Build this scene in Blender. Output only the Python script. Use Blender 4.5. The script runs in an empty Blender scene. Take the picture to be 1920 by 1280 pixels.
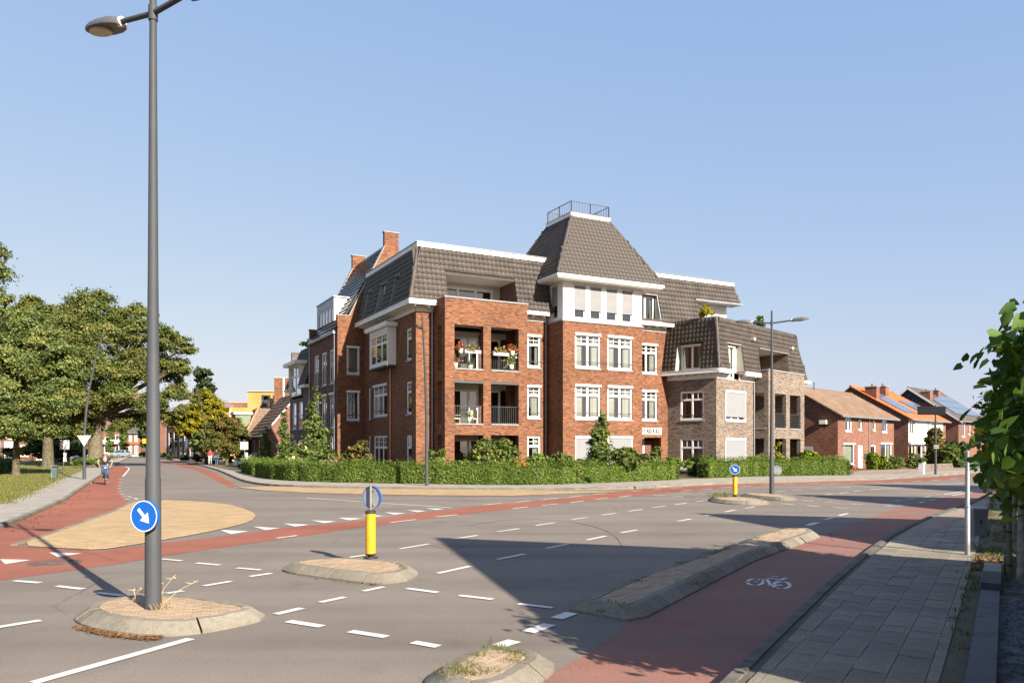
import bpy, math, random
import numpy as np
from mathutils import Vector, Matrix
R = math.radians
random.seed(7); rng = np.random.default_rng(7)
scene = bpy.context.scene
col = scene.collection

# ---------------------------------------------------------------- camera, sky, sun, exposure
F, CX, HY, CAMH = 1470.0, 960.0, 837.0, 2.12      # focal length and horizon of the photograph, in its pixels
cam_d = bpy.data.cameras.new('camera'); cam = bpy.data.objects.new('camera', cam_d); col.objects.link(cam)
cam.location = (0, 0, CAMH); cam.rotation_euler = (R(90), 0, 0)
cam_d.sensor_width = 36; cam_d.lens = 36 * F / 1920; cam_d.shift_y = (HY - 640) / 1920
cam_d.clip_start = 0.1; cam_d.clip_end = 6000
scene.camera = cam
SUN_EL, SUN_AZ = 29.0, math.degrees(math.atan2(0.61, -0.79))   # azimuth from +Y towards +X
world = bpy.data.worlds.new('World'); scene.world = world; world.use_nodes = True
wn = world.node_tree.nodes; wl = world.node_tree.links; wn.clear()
sky = wn.new('ShaderNodeTexSky'); sky.sky_type = 'NISHITA'; sky.sun_disc = False
sky.sun_elevation = R(SUN_EL); sky.sun_rotation = R(SUN_AZ); sky.altitude = 0
sky.air_density = 1.0; sky.dust_density = 1.0; sky.ozone_density = 1.0
bg = wn.new('ShaderNodeBackground'); bg.inputs['Strength'].default_value = 0.10
wo = wn.new('ShaderNodeOutputWorld'); # hazy late-summer sky: the physical sky with its contrast softened channel by channel
sep = wn.new('ShaderNodeSeparateColor'); cmb = wn.new('ShaderNodeCombineColor'); wl.new(sky.outputs[0], sep.inputs[0])
for i, (k, g) in enumerate(((1.06, 0.52), (1.335, 0.38), (2.46, 0.11))):
    pw = wn.new('ShaderNodeMath'); pw.operation = 'POWER'; pw.inputs[1].default_value = g; ml = wn.new('ShaderNodeMath'); ml.operation = 'MULTIPLY'; ml.inputs[1].default_value = k
    wl.new(sep.outputs[i], pw.inputs[0]); wl.new(pw.outputs[0], ml.inputs[0]); wl.new(ml.outputs[0], cmb.inputs[i])
wl.new(cmb.outputs[0], bg.inputs[0]); wl.new(bg.outputs[0], wo.inputs[0])
sun_d = bpy.data.lights.new('sun', 'SUN'); sun = bpy.data.objects.new('sun', sun_d); col.objects.link(sun)
sun_d.energy = 5.0; sun_d.angle = R(0.53); sun_d.color = (1.0, 0.90, 0.76)
sd = Vector((0.61, -0.79, 0)).normalized() * math.cos(R(SUN_EL)) + Vector((0, 0, math.sin(R(SUN_EL))))
sun.rotation_euler = sd.to_track_quat('Z', 'Y').to_euler(); sun.location = (30, -40, 40)
scene.view_settings.view_transform = 'Standard'; scene.view_settings.look = 'None'
scene.view_settings.exposure = 1.52; scene.view_settings.gamma = 1.0
scene.cycles.max_bounces = 6; scene.cycles.diffuse_bounces = 3; scene.cycles.glossy_bounces = 3
scene.cycles.transparent_max_bounces = 12; scene.cycles.transmission_bounces = 4
scene.cycles.caustics_reflective = False; scene.cycles.caustics_refractive = False
scene.cycles.sample_clamp_indirect = 6.0

# ---------------------------------------------------------------- projection helpers (survey of the photograph)
def G(px, py, z=0.0):
    Y = F * (CAMH - z) / (py - HY)
    return Vector(((px - CX) * Y / F, Y, z))
class Fr:
    """a vertical wall line: origin, direction angle, outward normal to its right"""
    def __init__(s, ox, oy, deg):
        s.o = (ox, oy); s.deg = deg; a = R(deg)
        s.u = (math.cos(a), math.sin(a)); s.n = (math.sin(a), -math.cos(a))
    def t(s, px, off=0.0):
        ox = s.o[0] + s.n[0] * off; oy = s.o[1] + s.n[1] * off; k = (px - CX) / F
        return (k * oy - ox) / (s.u[0] - k * s.u[1])
    def z(s, py, t, off=0.0):
        return CAMH - (py - HY) * (s.o[1] + s.n[1] * off + s.u[1] * t) / F
    def p(s, t, off=0.0, z=0.0):
        return Vector((s.o[0] + s.u[0] * t + s.n[0] * off, s.o[1] + s.u[1] * t + s.n[1] * off, z))

# ---------------------------------------------------------------- mesh builder
class MB:
    def __init__(s): s.v = []; s.f = []; s.m = []; s.uv = []; s.sm = []
    def face(s, pts, mi=0, uv=None, smooth=False):
        b = len(s.v); s.v.extend([tuple(p) for p in pts]); s.f.append(tuple(range(b, b + len(pts)))); s.m.append(mi)
        if uv is None: uv = [(p[0] + p[1], p[2]) for p in pts]
        s.uv.extend(uv); s.sm.append(smooth); return s
    def mesh(s, verts, faces, mi=0, smooth=False):
        b = len(s.v); s.v.extend([tuple(p) for p in verts])
        for f in faces:
            s.f.append(tuple(i + b for i in f)); s.m.append(mi); s.sm.append(smooth)
            s.uv.extend([(verts[i][0] + verts[i][1], verts[i][2]) for i in f])
        return s
    def box(s, x0, x1, y0, y1, z0, z1, mi=0):
        v = [(x0,y0,z0),(x1,y0,z0),(x1,y1,z0),(x0,y1,z0),(x0,y0,z1),(x1,y0,z1),(x1,y1,z1),(x0,y1,z1)]
        return s.mesh(v, [(0,3,2,1),(4,5,6,7),(0,1,5,4),(1,2,6,5),(2,3,7,6),(3,0,4,7)], mi)
    def bar(s, a, b, w, h, mi=0, up=(0,0,1)):
        a = Vector(a); b = Vector(b); d = (b - a).normalized(); u = Vector(up)
        x = d.cross(u)
        if x.length < 1e-4: x = Vector((1,0,0))
        x.normalize(); y = x.cross(d).normalized(); x *= w / 2; y *= h / 2
        v = [a-x-y, a+x-y, a+x+y, a-x+y, b-x-y, b+x-y, b+x+y, b-x+y]
        return s.mesh(v, [(0,3,2,1),(4,5,6,7),(0,1,5,4),(1,2,6,5),(2,3,7,6),(3,0,4,7)], mi)
    def tube(s, pts, rad, n=8, mi=0, cap=True, smooth=True):
        pts = [Vector(p) for p in pts]
        if not hasattr(rad, '__len__'): rad = [rad] * len(pts)
        rings = []; vs = []
        ref = Vector((0,0,1))
        d0 = (pts[-1] - pts[0]).normalized()
        if abs(d0.z) > 0.9: ref = Vector((1,0,0))
        for i, p in enumerate(pts):
            d = (pts[min(i+1, len(pts)-1)] - pts[max(i-1, 0)]).normalized()
            x = d.cross(ref).normalized(); y = d.cross(x).normalized()
            for k in range(n):
                a = 2 * math.pi * k / n
                vs.append(p + (x * math.cos(a) + y * math.sin(a)) * rad[i])
        fs = []
        for i in range(len(pts) - 1):
            for k in range(n):
                fs.append((i*n+k, i*n+(k+1)%n, (i+1)*n+(k+1)%n, (i+1)*n+k))
        s.mesh(vs, fs, mi, smooth)
        if cap:
            s.mesh(vs[:n], [tuple(range(n))], mi); s.mesh(vs[-n:], [tuple(range(n-1, -1, -1))], mi)
        return s
    def lathe(s, prof, n=12, mi=0, c=(0,0,0), smooth=True):
        vs = [(c[0]+r*math.cos(2*math.pi*k/n), c[1]+r*math.sin(2*math.pi*k/n), c[2]+z) for r, z in prof for k in range(n)]
        fs = [(i*n+k, i*n+(k+1)%n, (i+1)*n+(k+1)%n, (i+1)*n+k) for i in range(len(prof)-1) for k in range(n)]
        return s.mesh(vs, fs, mi, smooth)
    def prism(s, poly, z0, z1, mi=0):
        n = len(poly); v = [(p[0], p[1], z0) for p in poly] + [(p[0], p[1], z1) for p in poly]
        return s.mesh(v, [tuple(range(n-1, -1, -1)), tuple(range(n, 2*n))] + [(i, (i+1)%n, n+(i+1)%n, n+i) for i in range(n)], mi)
    def extr(s, pts, vec, mi=0):
        """a planar outline swept by a vector"""
        pts = [Vector(p) for p in pts]; n = len(pts); vec = Vector(vec)
        v = pts + [p + vec for p in pts]
        return s.mesh(v, [tuple(range(n-1, -1, -1)), tuple(range(n, 2*n))] + [(i, (i+1)%n, n+(i+1)%n, n+i) for i in range(n)], mi)
    def me(s, name, mats):
        m = bpy.data.meshes.new(name); m.from_pydata(s.v, [], s.f)
        uvl = m.uv_layers.new(name='UVMap')
        uvl.data.foreach_set('uv', np.array(s.uv, dtype=np.float32).ravel())
        m.polygons.foreach_set('material_index', np.array(s.m, dtype=np.int32))
        m.polygons.foreach_set('use_smooth', np.array(s.sm, dtype=bool))
        for mt in (mats if isinstance(mats, (list, tuple)) else [mats]): m.materials.append(mt)
        m.update(); return m
    def build(s, name, mats, parent=None, loc=None, rz=0.0):
        return put(name, s.me(name, mats), parent, loc, rz)
def put(name, me, parent=None, loc=None, rz=0.0):
    o = bpy.data.objects.new(name, me); col.objects.link(o)
    if parent is not None: o.parent = parent
    if loc is not None: o.location = loc
    if rz: o.rotation_euler[2] = rz
    return o
def tag(o, label=None, cat=None, group=None, kind=None):
    if label: o['label'] = label
    if cat: o['category'] = cat
    if group: o['group'] = group
    if kind: o['kind'] = kind
    return o
def thing(name, label, cat, loc=(0,0,0), rz=0.0, group=None):
    o = put(name, None, None, loc, rz); o.empty_display_size = 0.3
    return tag(o, label, cat, group)
def copy_tree(o, parent=None):
    c = o.copy(); col.objects.link(c); c.parent = parent
    for ch in list(o.children): copy_tree(ch, c)
    return c

# ---------------------------------------------------------------- materials
MATS = {}
def newmat(name):
    m = bpy.data.materials.new(name); m.use_nodes = True
    nt = m.node_tree; nt.nodes.clear(); out = nt.nodes.new('ShaderNodeOutputMaterial')
    return m, nt, out
def nd(nt, t, **kw):
    n = nt.nodes.new(t)
    for k, v in kw.items(): setattr(n, k, v)
    return n
def ramp(nt, stops, fac=None):
    r = nt.nodes.new('ShaderNodeValToRGB'); e = r.color_ramp.elements
    while len(e) < len(stops): e.new(0.5)
    for i, (p, c) in enumerate(stops): e[i].position = p; e[i].color = (*c, 1)
    if fac is not None: nt.links.new(fac, r.inputs[0])
    return r
def mixc(nt, a, b, fac, mode='MIX'):
    m = nt.nodes.new('ShaderNodeMix'); m.data_type = 'RGBA'; m.blend_type = mode
    for inp, v in ((m.inputs[0], fac), (m.inputs[6], a), (m.inputs[7], b)):
        if hasattr(v, 'links'): nt.links.new(v, inp)
        elif hasattr(v, '__len__'): inp.default_value = (*v, 1)
        else: inp.default_value = v
    return m.outputs[2]
def noise(nt, vec, scale, detail=3.0, rough=0.55, out=0):
    n = nt.nodes.new('ShaderNodeTexNoise'); n.inputs['Scale'].default_value = scale
    n.inputs['Detail'].default_value = detail; n.inputs['Roughness'].default_value = rough
    if vec is not None: nt.links.new(vec, n.inputs['Vector'])
    return n.outputs[out]
def mapped(nt, scale=(1,1,1), src='Object', loc=(0,0,0), rot=(0,0,0)):
    tc = nt.nodes.new('ShaderNodeTexCoord'); mp = nt.nodes.new('ShaderNodeMapping')
    mp.inputs['Scale'].default_value = scale; mp.inputs['Location'].default_value = loc; mp.inputs['Rotation'].default_value = rot
    nt.links.new(tc.outputs[src], mp.inputs['Vector']); return mp.outputs[0]
def princ(nt, out, rough=0.7, metal=0.0, spec=0.5, **kw):
    p = nt.nodes.new('ShaderNodeBsdfPrincipled'); p.inputs['Roughness'].default_value = rough
    p.inputs['Metallic'].default_value = metal; p.inputs['Specular IOR Level'].default_value = spec
    nt.links.new(p.outputs[0], out.inputs[0]); return p
def bump(nt, h, p, strength=0.3, dist=0.02):
    b = nt.nodes.new('ShaderNodeBump'); b.inputs['Strength'].default_value = strength; b.inputs['Distance'].default_value = dist
    nt.links.new(h, b.inputs['Height']); nt.links.new(b.outputs[0], p.inputs['Normal'])
def pm(name, c, rough=0.6, var=0.15, scale=3.0, fine=40.0, metal=0.0, spec=0.4, bmp=0.0, src='Object', tint=None):
    """plain painted / stone / metal surface with uneven tone"""
    if name in MATS: return MATS[name]
    m, nt, out = newmat(name); p = princ(nt, out, rough, metal, spec); v = mapped(nt, src=src)
    n1 = noise(nt, v, scale, 4); n2 = noise(nt, v, fine, 2)
    dark = tuple(x * (1 - var * 1.6) for x in c); lite = tuple(min(1, x * (1 + var)) for x in (tint or c))
    r = ramp(nt, [(0.3, dark), (0.7, lite)], n1)
    cc = mixc(nt, r.outputs[0], (0.5,0.5,0.5), n2, 'OVERLAY') if var > 0.05 else r.outputs[0]
    cc = mixc(nt, r.outputs[0], cc, 0.35)
    nt.links.new(cc, p.inputs['Base Color'])
    if bmp: bump(nt, n2, p, bmp, 0.01)
    MATS[name] = m; return m
def brickmat(name, cols, mortar, bw=0.222, bh=0.0625, streak=0.5, bias=0.0):
    m, nt, out = newmat(name); p = princ(nt, out, 0.85, 0, 0.25); L = nt.links
    tc = nd(nt, 'ShaderNodeTexCoord'); uv = tc.outputs['UV']
    sep = nd(nt, 'ShaderNodeSeparateXYZ'); L.new(uv, sep.inputs[0])
    def mth(op, a, b=None):
        n = nd(nt, 'ShaderNodeMath', operation=op)
        for i, v in enumerate((a, b)):
            if v is None: continue
            if hasattr(v, 'links'): L.new(v, n.inputs[i])
            else: n.inputs[i].default_value = v
        return n.outputs[0]
    row = mth('FLOOR', mth('DIVIDE', sep.outputs[1], bh))
    sh = mth('MULTIPLY', mth('FRACT', mth('MULTIPLY', row, 0.3819)), bw * 3)
    cx = mth('FLOOR', mth('DIVIDE', mth('ADD', sep.outputs[0], sh), bw))
    cmb = nd(nt, 'ShaderNodeCombineXYZ'); L.new(cx, cmb.inputs[0]); L.new(row, cmb.inputs[1])
    wn_ = nd(nt, 'ShaderNodeTexWhiteNoise', noise_dimensions='2D'); L.new(cmb.outputs[0], wn_.inputs[0])
    mp = nd(nt, 'ShaderNodeMapping'); mp.inputs['Scale'].default_value = (1.6, 7.0, 1); L.new(uv, mp.inputs[0])
    st = noise(nt, mp.outputs[0], 1.0, 4, 0.65)
    v = mth('ADD', mth('MULTIPLY', wn_.outputs[0], 1 - streak), mth('MULTIPLY', st, streak))
    v = mth('ADD', v, bias)
    rp = ramp(nt, cols, v)
    fy = mth('FRACT', mth('DIVIDE', sep.outputs[1], bh)); fx = mth('FRACT', mth('DIVIDE', mth('ADD', sep.outputs[0], sh), bw))
    mo = mth('MAXIMUM', mth('LESS_THAN', fy, 0.17), mth('LESS_THAN', fx, 0.045))
    big = noise(nt, uv, 0.35, 3)
    c1 = mixc(nt, rp.outputs[0], mortar, mth('MULTIPLY', mo, 0.75))
    c2 = mixc(nt, c1, ramp(nt, [(0.3, (0.8,0.8,0.8)), (0.7, (1.08,1.06,1.04))], big).outputs[0], 1.0, 'MULTIPLY')
    L.new(c2, p.inputs['Base Color'])
    bump(nt, mth('SUBTRACT', 1.0, mo), p, 0.5, 0.008)
    MATS[name] = m; return m
def leafmat(name, stops, trans=0.3, rough=0.55):
    if name in MATS: return MATS[name]
    m, nt, out = newmat(name); L = nt.links
    at = nd(nt, 'ShaderNodeAttribute', attribute_name='rnd'); r = ramp(nt, stops, at.outputs['Fac'])
    p = nd(nt, 'ShaderNodeBsdfPrincipled'); p.inputs['Roughness'].default_value = rough; p.inputs['Specular IOR Level'].default_value = 0.3
    L.new(r.outputs[0], p.inputs['Base Color'])
    t = nd(nt, 'ShaderNodeBsdfTranslucent'); tcol = mixc(nt, r.outputs[0], (1.0, 1.0, 0.35), 1.0, 'MULTIPLY')
    L.new(tcol, t.inputs[0])
    mx = nd(nt, 'ShaderNodeMixShader'); mx.inputs[0].default_value = trans
    L.new(p.outputs[0], mx.inputs[1]); L.new(t.outputs[0], mx.inputs[2]); L.new(mx.outputs[0], out.inputs[0])
    MATS[name] = m; return m
def glassmat(name='window_glass', tint=(0.80,0.86,0.86), refl=1.0):
    if name in MATS: return MATS[name]
    m, nt, out = newmat(name); L = nt.links
    tr = nd(nt, 'ShaderNodeBsdfTransparent'); tr.inputs[0].default_value = (*tint, 1)
    gl = nd(nt, 'ShaderNodeBsdfGlossy'); gl.inputs['Roughness'].default_value = 0.02; gl.inputs[0].default_value = (0.92,0.96,1,1)
    fr = nd(nt, 'ShaderNodeFresnel'); fr.inputs[0].default_value = 1.6
    mth = nd(nt, 'ShaderNodeMath', operation='MULTIPLY_ADD'); mth.inputs[1].default_value = 1.7 * refl; mth.inputs[2].default_value = 0.10
    L.new(fr.outputs[0], mth.inputs[0])
    v = mapped(nt, src='Object'); n = noise(nt, v, 0.9, 1); b = nd(nt, 'ShaderNodeBump'); b.inputs['Strength'].default_value = 0.04
    b.inputs['Distance'].default_value = 0.05; L.new(n, b.inputs['Height']); L.new(b.outputs[0], gl.inputs['Normal'])
    mx = nd(nt, 'ShaderNodeMixShader'); L.new(mth.outputs[0], mx.inputs[0]); L.new(tr.outputs[0], mx.inputs[1]); L.new(gl.outputs[0], mx.inputs[2])
    L.new(mx.outputs[0], out.inputs[0]); MATS[name] = m; return m
RED = brickmat('red_brick', [(0.18, (0.0328,0.0254,0.0256)), (0.33, (0.0798,0.0361,0.0256)), (0.5, (0.1596,0.0582,0.0285)), (0.7, (0.2024,0.0836,0.0372)), (0.9, (0.2352,0.1173,0.0569))], (0.1411,0.1058,0.0796), bias=0.07)
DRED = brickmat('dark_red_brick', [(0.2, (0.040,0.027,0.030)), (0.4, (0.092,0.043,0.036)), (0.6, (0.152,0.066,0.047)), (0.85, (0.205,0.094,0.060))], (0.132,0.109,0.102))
TAN = brickmat('tan_brick', [(0.18, (0.0513,0.0418,0.0377)), (0.36, (0.1132,0.0858,0.0709)), (0.55, (0.1848,0.1462,0.1169)), (0.8, (0.2362,0.1933,0.1577))], (0.1848,0.1619,0.1410), bias=0.04)
GREYB = brickmat('grey_brick', [(0.2, (0.053,0.045,0.045)), (0.5, (0.112,0.090,0.086)), (0.8, (0.165,0.135,0.128))], (0.150,0.135,0.128))
HOUSEB = brickmat('house_brick', [(0.15, (0.1050,0.0470,0.0312)), (0.5, (0.1882,0.0806,0.0528)), (0.85, (0.2327,0.1117,0.0752))], (0.1999,0.1495,0.1248), streak=0.35)
YELB = brickmat('yellow_brick', [(0.1, (0.3811,0.1875,0.0429)), (0.6, (0.4851,0.2554,0.0689)), (0.9, (0.5198,0.2838,0.0858))], (0.4158,0.2554,0.1073), streak=0.3)
WHITE = pm('white_paint', (0.680,0.671,0.646), 0.45, 0.05, 2.0)
GREYW = pm('pale_render', (0.450,0.450,0.435), 0.7, 0.05, 1.0)
CREAM = pm('soffit_board', (0.475,0.432,0.374), 0.7, 0.06, 2.0)
ZINC = pm('zinc', (0.294,0.308,0.322), 0.4, 0.1, 3.0, metal=0.6)
STONE = pm('sill_stone', (0.259,0.259,0.252), 0.8, 0.12, 4.0)
ANTH = pm('anthracite_metal', (0.055,0.062,0.07), 0.45, 0.1, 3.0, metal=0.2)
TILE = pm('roof_tile', (0.0690,0.0582,0.0510), 0.62, 0.22, 1.4, 22.0, spec=0.35, src='Object')
TILEB = pm('roof_underlay', (0.055,0.045,0.04), 0.9, 0.1)
DTILE = pm('slate_tile', (0.040,0.040,0.044), 0.45, 0.15, 1.5, 20.0)
SCREEN = pm('sunscreen_cloth', (0.1998,0.2035,0.2146), 0.9, 0.04, 2.0)
SCREEND = pm('blind_cloth', (0.1913,0.1935,0.2025), 0.9, 0.05, 2.0)
CURT = pm('curtain_cloth', (0.496,0.480,0.416), 0.95, 0.08, 2.0)
ROOM = pm('room_wall', (0.10,0.095,0.09), 0.95, 0.1, 0.6)
GLASS = glassmat()
GLASSD = glassmat('dark_glass', (0.35,0.38,0.38), 1.1)
CONC_OLD = pm('kerb_concrete_plain', (0.209,0.194,0.171), 0.9, 0.2, 3.0, 60.0, bmp=0.25)
BARK = pm('bark', (0.0720,0.0570,0.0390), 0.95, 0.3, 6.0, 30.0, bmp=0.7, tint=(0.0960,0.0840,0.0480))
CONC = None
LAMPG = pm('lamp_paint', (0.0496,0.0538,0.0607), 0.62, 0.08, 2.0, spec=0.25)
GALV = pm('galvanised_steel', (0.260,0.267,0.273), 0.45, 0.15, 8.0, metal=0.5)
# ================================================================ GROUND
def groundmat(name, stops, scale, fine, rough=0.9, bmp=0.25, fine_amt=0.35, spec=0.3, streak=None):
    m, nt, out = newmat(name); p = princ(nt, out, rough, 0, spec); L = nt.links
    v = mapped(nt); a = noise(nt, v, scale, 5, 0.6); b = noise(nt, v, fine, 3, 0.7)
    if streak:
        sv = mapped(nt, scale=streak[1], rot=(0,0,streak[0])); s_ = noise(nt, sv, 1.0, 4, 0.6)
        a = mixc(nt, a, s_, 0.55)
    c = ramp(nt, stops, a).outputs[0]
    oi = nd(nt, 'ShaderNodeObjectInfo'); c = mixc(nt, c, ramp(nt, [(0.0, (0.84,0.84,0.84)), (1.0, (1.12,1.11,1.09))], oi.outputs['Random']).outputs[0], 1.0 if name in ('concrete_slab','sandy_clinker','yellow_clinker') else 0.0, 'MULTIPLY')
    fr = ramp(nt, [(0.3, (0.35,0.35,0.35)), (0.7, (0.66,0.66,0.66))], b).outputs[0]
    c = mixc(nt, c, mixc(nt, c, fr, 1.0, 'OVERLAY'), fine_amt * 2)
    L.new(c, p.inputs['Base Color']); bump(nt, b, p, bmp, 0.01); MATS[name] = m; return m
ASPH_PLAIN = groundmat('asphalt', [(0.28, (0.1107,0.0964,0.0788)), (0.5, (0.1435,0.1248,0.1007)), (0.72, (0.1763,0.1525,0.1205))], 0.6, 60.0, 0.85, 0.5, 0.75, streak=(R(-57.8), (0.05, 0.9, 1)))
REDA = groundmat('red_asphalt', [(0.25, (0.1909,0.0616,0.0394)), (0.5, (0.2353,0.0824,0.0510)), (0.75, (0.2671,0.1032,0.0655))], 0.7, 70.0, 0.88, 0.35, 0.4)
YELP = groundmat('yellow_clinker', [(0.25, (0.274,0.191,0.101)), (0.5, (0.338,0.241,0.133)), (0.75, (0.389,0.288,0.173))], 1.3, 30.0, 0.9, 0.3, 0.3)
SANDP = groundmat('sandy_clinker', [(0.3, (0.264,0.191,0.125)), (0.55, (0.343,0.257,0.172)), (0.75, (0.409,0.317,0.218))], 3.0, 45.0, 0.95, 0.3, 0.4)
PAVE = groundmat('paving_slab', [(0.28, (0.192,0.172,0.144)), (0.5, (0.248,0.228,0.196)), (0.72, (0.296,0.276,0.240))], 1.7, 50.0, 0.9, 0.3, 0.35)
SLAB = groundmat('concrete_slab', [(0.22, (0.1057,0.0896,0.0643)), (0.42, (0.1835,0.1606,0.1224)), (0.58, (0.2392,0.2131,0.1659)), (0.8, (0.3116,0.2820,0.2229))], 1.5, 45.0, 0.9, 0.5, 0.55)
BRICKP = groundmat('brown_clinker', [(0.28, (0.188,0.128,0.098)), (0.5, (0.247,0.176,0.135)), (0.72, (0.285,0.217,0.173))], 1.3, 40.0, 0.9, 0.3, 0.3)
SOIL = groundmat('garden_soil', [(0.3, (0.06,0.05,0.032)), (0.5, (0.10,0.085,0.05)), (0.7, (0.13,0.115,0.06))], 1.0, 30.0)
GRAVEL = groundmat('dark_gravel', [(0.3, (0.045,0.045,0.05)), (0.5, (0.075,0.075,0.078)), (0.7, (0.13,0.125,0.12))], 6.0, 55.0, 0.9, 1.0, 0.5)
LAWN = groundmat('lawn', [(0.25, (0.087,0.099,0.022)), (0.5, (0.149,0.140,0.037)), (0.75, (0.223,0.186,0.068))], 0.28, 18.0, 0.95, 0.6, 0.3)
PAINT = groundmat('road_paint', [(0.25, (0.493,0.476,0.451)), (0.5, (0.595,0.578,0.552)), (0.75, (0.646,0.637,0.612))], 4.0, 60.0, 0.7, 0.15, 0.2)
def asphaltmat(name, stops, ang, worn=None):
    """worn asphalt: wheel tracks along the road, patches, aggregate grain, hairline cracks"""
    m, nt, out = newmat(name); p = princ(nt, out, 0.85, 0, 0.3); L = nt.links
    v = mapped(nt); big = noise(nt, v, 0.35, 5, 0.6); sv = mapped(nt, scale=(0.03, 0.75, 1), rot=(0, 0, -ang)); tr = noise(nt, sv, 1.0, 3, 0.55)
    a = mixc(nt, big, tr, 0.6); c = ramp(nt, stops, a).outputs[0]
    vc = nd(nt, 'ShaderNodeTexVoronoi'); vc.inputs['Scale'].default_value = 0.11; L.new(v, vc.inputs['Vector'])
    c = mixc(nt, c, ramp(nt, [(0.0, (0.93,0.93,0.93)), (1.0, (1.06,1.055,1.05))], vc.outputs['Color']).outputs[0], 1.0, 'MULTIPLY')
    g1 = noise(nt, v, 85.0, 2, 0.8); g2 = noise(nt, v, 28.0, 3, 0.7)
    c = mixc(nt, c, ramp(nt, [(0.32, (0.62,0.62,0.62)), (0.5, (1,1,1)), (0.68, (1.42,1.40,1.36))], g1).outputs[0], 0.75, 'MULTIPLY')
    c = mixc(nt, c, ramp(nt, [(0.35, (0.86,0.86,0.87)), (0.65, (1.12,1.11,1.10))], g2).outputs[0], 0.8, 'MULTIPLY')
    wv = nd(nt, 'ShaderNodeMix'); wv.data_type = 'VECTOR'; wv.inputs[0].default_value = 0.12; L.new(v, wv.inputs[4]); L.new(noise(nt, v, 1.6, 4, 0.7, 1), wv.inputs[5])
    ve = nd(nt, 'ShaderNodeTexVoronoi', feature='DISTANCE_TO_EDGE'); ve.inputs['Scale'].default_value = 0.30; L.new(wv.outputs[1], ve.inputs['Vector'])
    cr = ramp(nt, [(0.0, (1,1,1)), (0.006, (0,0,0))], ve.outputs['Distance']).outputs[0]; mk = ramp(nt, [(0.52, (0,0,0)), (0.62, (1,1,1))], noise(nt, v, 0.22, 2)).outputs[0]
    cm = mixc(nt, cr, mk, 1.0, 'MULTIPLY'); c = mixc(nt, c, mixc(nt, c, (0.45,0.45,0.45), 1.0, 'MULTIPLY'), cm)
    st = ramp(nt, [(0.62, (0,0,0)), (0.74, (0.55,0.55,0.55))], noise(nt, v, 1.1, 3, 0.5)).outputs[0]; c = mixc(nt, c, mixc(nt, c, (0.72,0.72,0.74), 1.0, 'MULTIPLY'), st)
    if worn:        # tar and grey stone showing through the coloured coat
        wm = ramp(nt, [(0.42, (0,0,0)), (0.72, (1,1,1))], mixc(nt, noise(nt, v, 0.5, 5, 0.7), g2, 0.35)).outputs[0]; c = mixc(nt, c, worn, wm)
    L.new(c, p.inputs['Base Color']); bump(nt, g1, p, 0.5, 0.01); MATS[name] = m; return m
ASPH = asphaltmat('asphalt', [(0.30, (0.1113,0.0948,0.0806)), (0.5, (0.1568,0.1347,0.1140)), (0.70, (0.2022,0.1727,0.1439))], R(57.8))
REDA = asphaltmat('red_asphalt', [(0.28, (0.165,0.055,0.036)), (0.5, (0.225,0.080,0.050)), (0.72, (0.262,0.105,0.068))], R(57.8))
REDN = asphaltmat('worn_red_asphalt', [(0.28, (0.1620,0.0650,0.0482)), (0.5, (0.2214,0.0952,0.0694)), (0.72, (0.2700,0.1288,0.0952))], R(57.8), (0.1458,0.1176,0.1008))
def paintmat():
    m, nt, out = newmat('road_paint'); p = princ(nt, out, 0.7, 0, 0.3); L = nt.links; v = mapped(nt); n1 = noise(nt, v, 9.0, 4, 0.75); n2 = noise(nt, v, 1.2, 3)
    c = ramp(nt, [(0.3, (0.44,0.42,0.39)), (0.7, (0.60,0.585,0.555))], n2).outputs[0]; ch = ramp(nt, [(0.60, (0,0,0)), (0.70, (0.85,0.85,0.85))], n1).outputs[0]
    L.new(mixc(nt, c, (0.17,0.15,0.125), ch), p.inputs['Base Color']); MATS['road_paint'] = m; return m
PAINT = paintmat()
def kerbmat():
    m, nt, out = newmat('kerb_concrete'); p = princ(nt, out, 0.9, 0, 0.25); L = nt.links; v = mapped(nt); n1 = noise(nt, v, 1.3, 5, 0.65); n2 = noise(nt, v, 14.0, 4, 0.7); n3 = noise(nt, v, 60.0, 2, 0.7)
    c = ramp(nt, [(0.28, (0.105,0.092,0.070)), (0.48, (0.165,0.148,0.118)), (0.7, (0.215,0.196,0.160))], mixc(nt, n1, n2, 0.45)).outputs[0]
    c = mixc(nt, c, ramp(nt, [(0.3, (0.8,0.8,0.8)), (0.7, (1.18,1.17,1.15))], n3).outputs[0], 1.0, 'MULTIPLY'); oi = nd(nt, 'ShaderNodeObjectInfo'); c = mixc(nt, c, ramp(nt, [(0.0, (0.82,0.82,0.80)), (1.0, (1.12,1.12,1.12))], oi.outputs['Random']).outputs[0], 1.0, 'MULTIPLY')
    L.new(c, p.inputs['Base Color']); bump(nt, mixc(nt, n2, n3, 0.5), p, 0.7, 0.015); MATS['kerb_concrete'] = m; return m
CONC = kerbmat()
JOINT = pm('joint_sand', (0.10,0.085,0.065), 0.95, 0.2, 3.0)
ground = MB().face([(-2500,-2500,-0.03),(2500,-2500,-0.03),(2500,2500,-0.03),(-2500,2500,-0.03)]).build('ground', SOIL); tag(ground, kind='structure')
road = MB().face([(-60,-30,0),(90,-30,0),(150,110,0),(-40,185,0),(-110,185,0),(-40,40,0)]).build('road', ASPH); tag(road, kind='structure')
def sheet(name, px, z, mat, pz=None, parent=None, extra_pre=(), extra_post=(), kind='structure'):
    pts = [Vector((*p, z)) for p in extra_pre] + [Vector((*G(x, y, z if pz is None else pz).xy, z)) for x, y in px] + [Vector((*p, z)) for p in extra_post]
    o = MB().face(pts).build(name, mat, parent)
    if kind and parent is None: tag(o, kind=kind)
    return o
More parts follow.
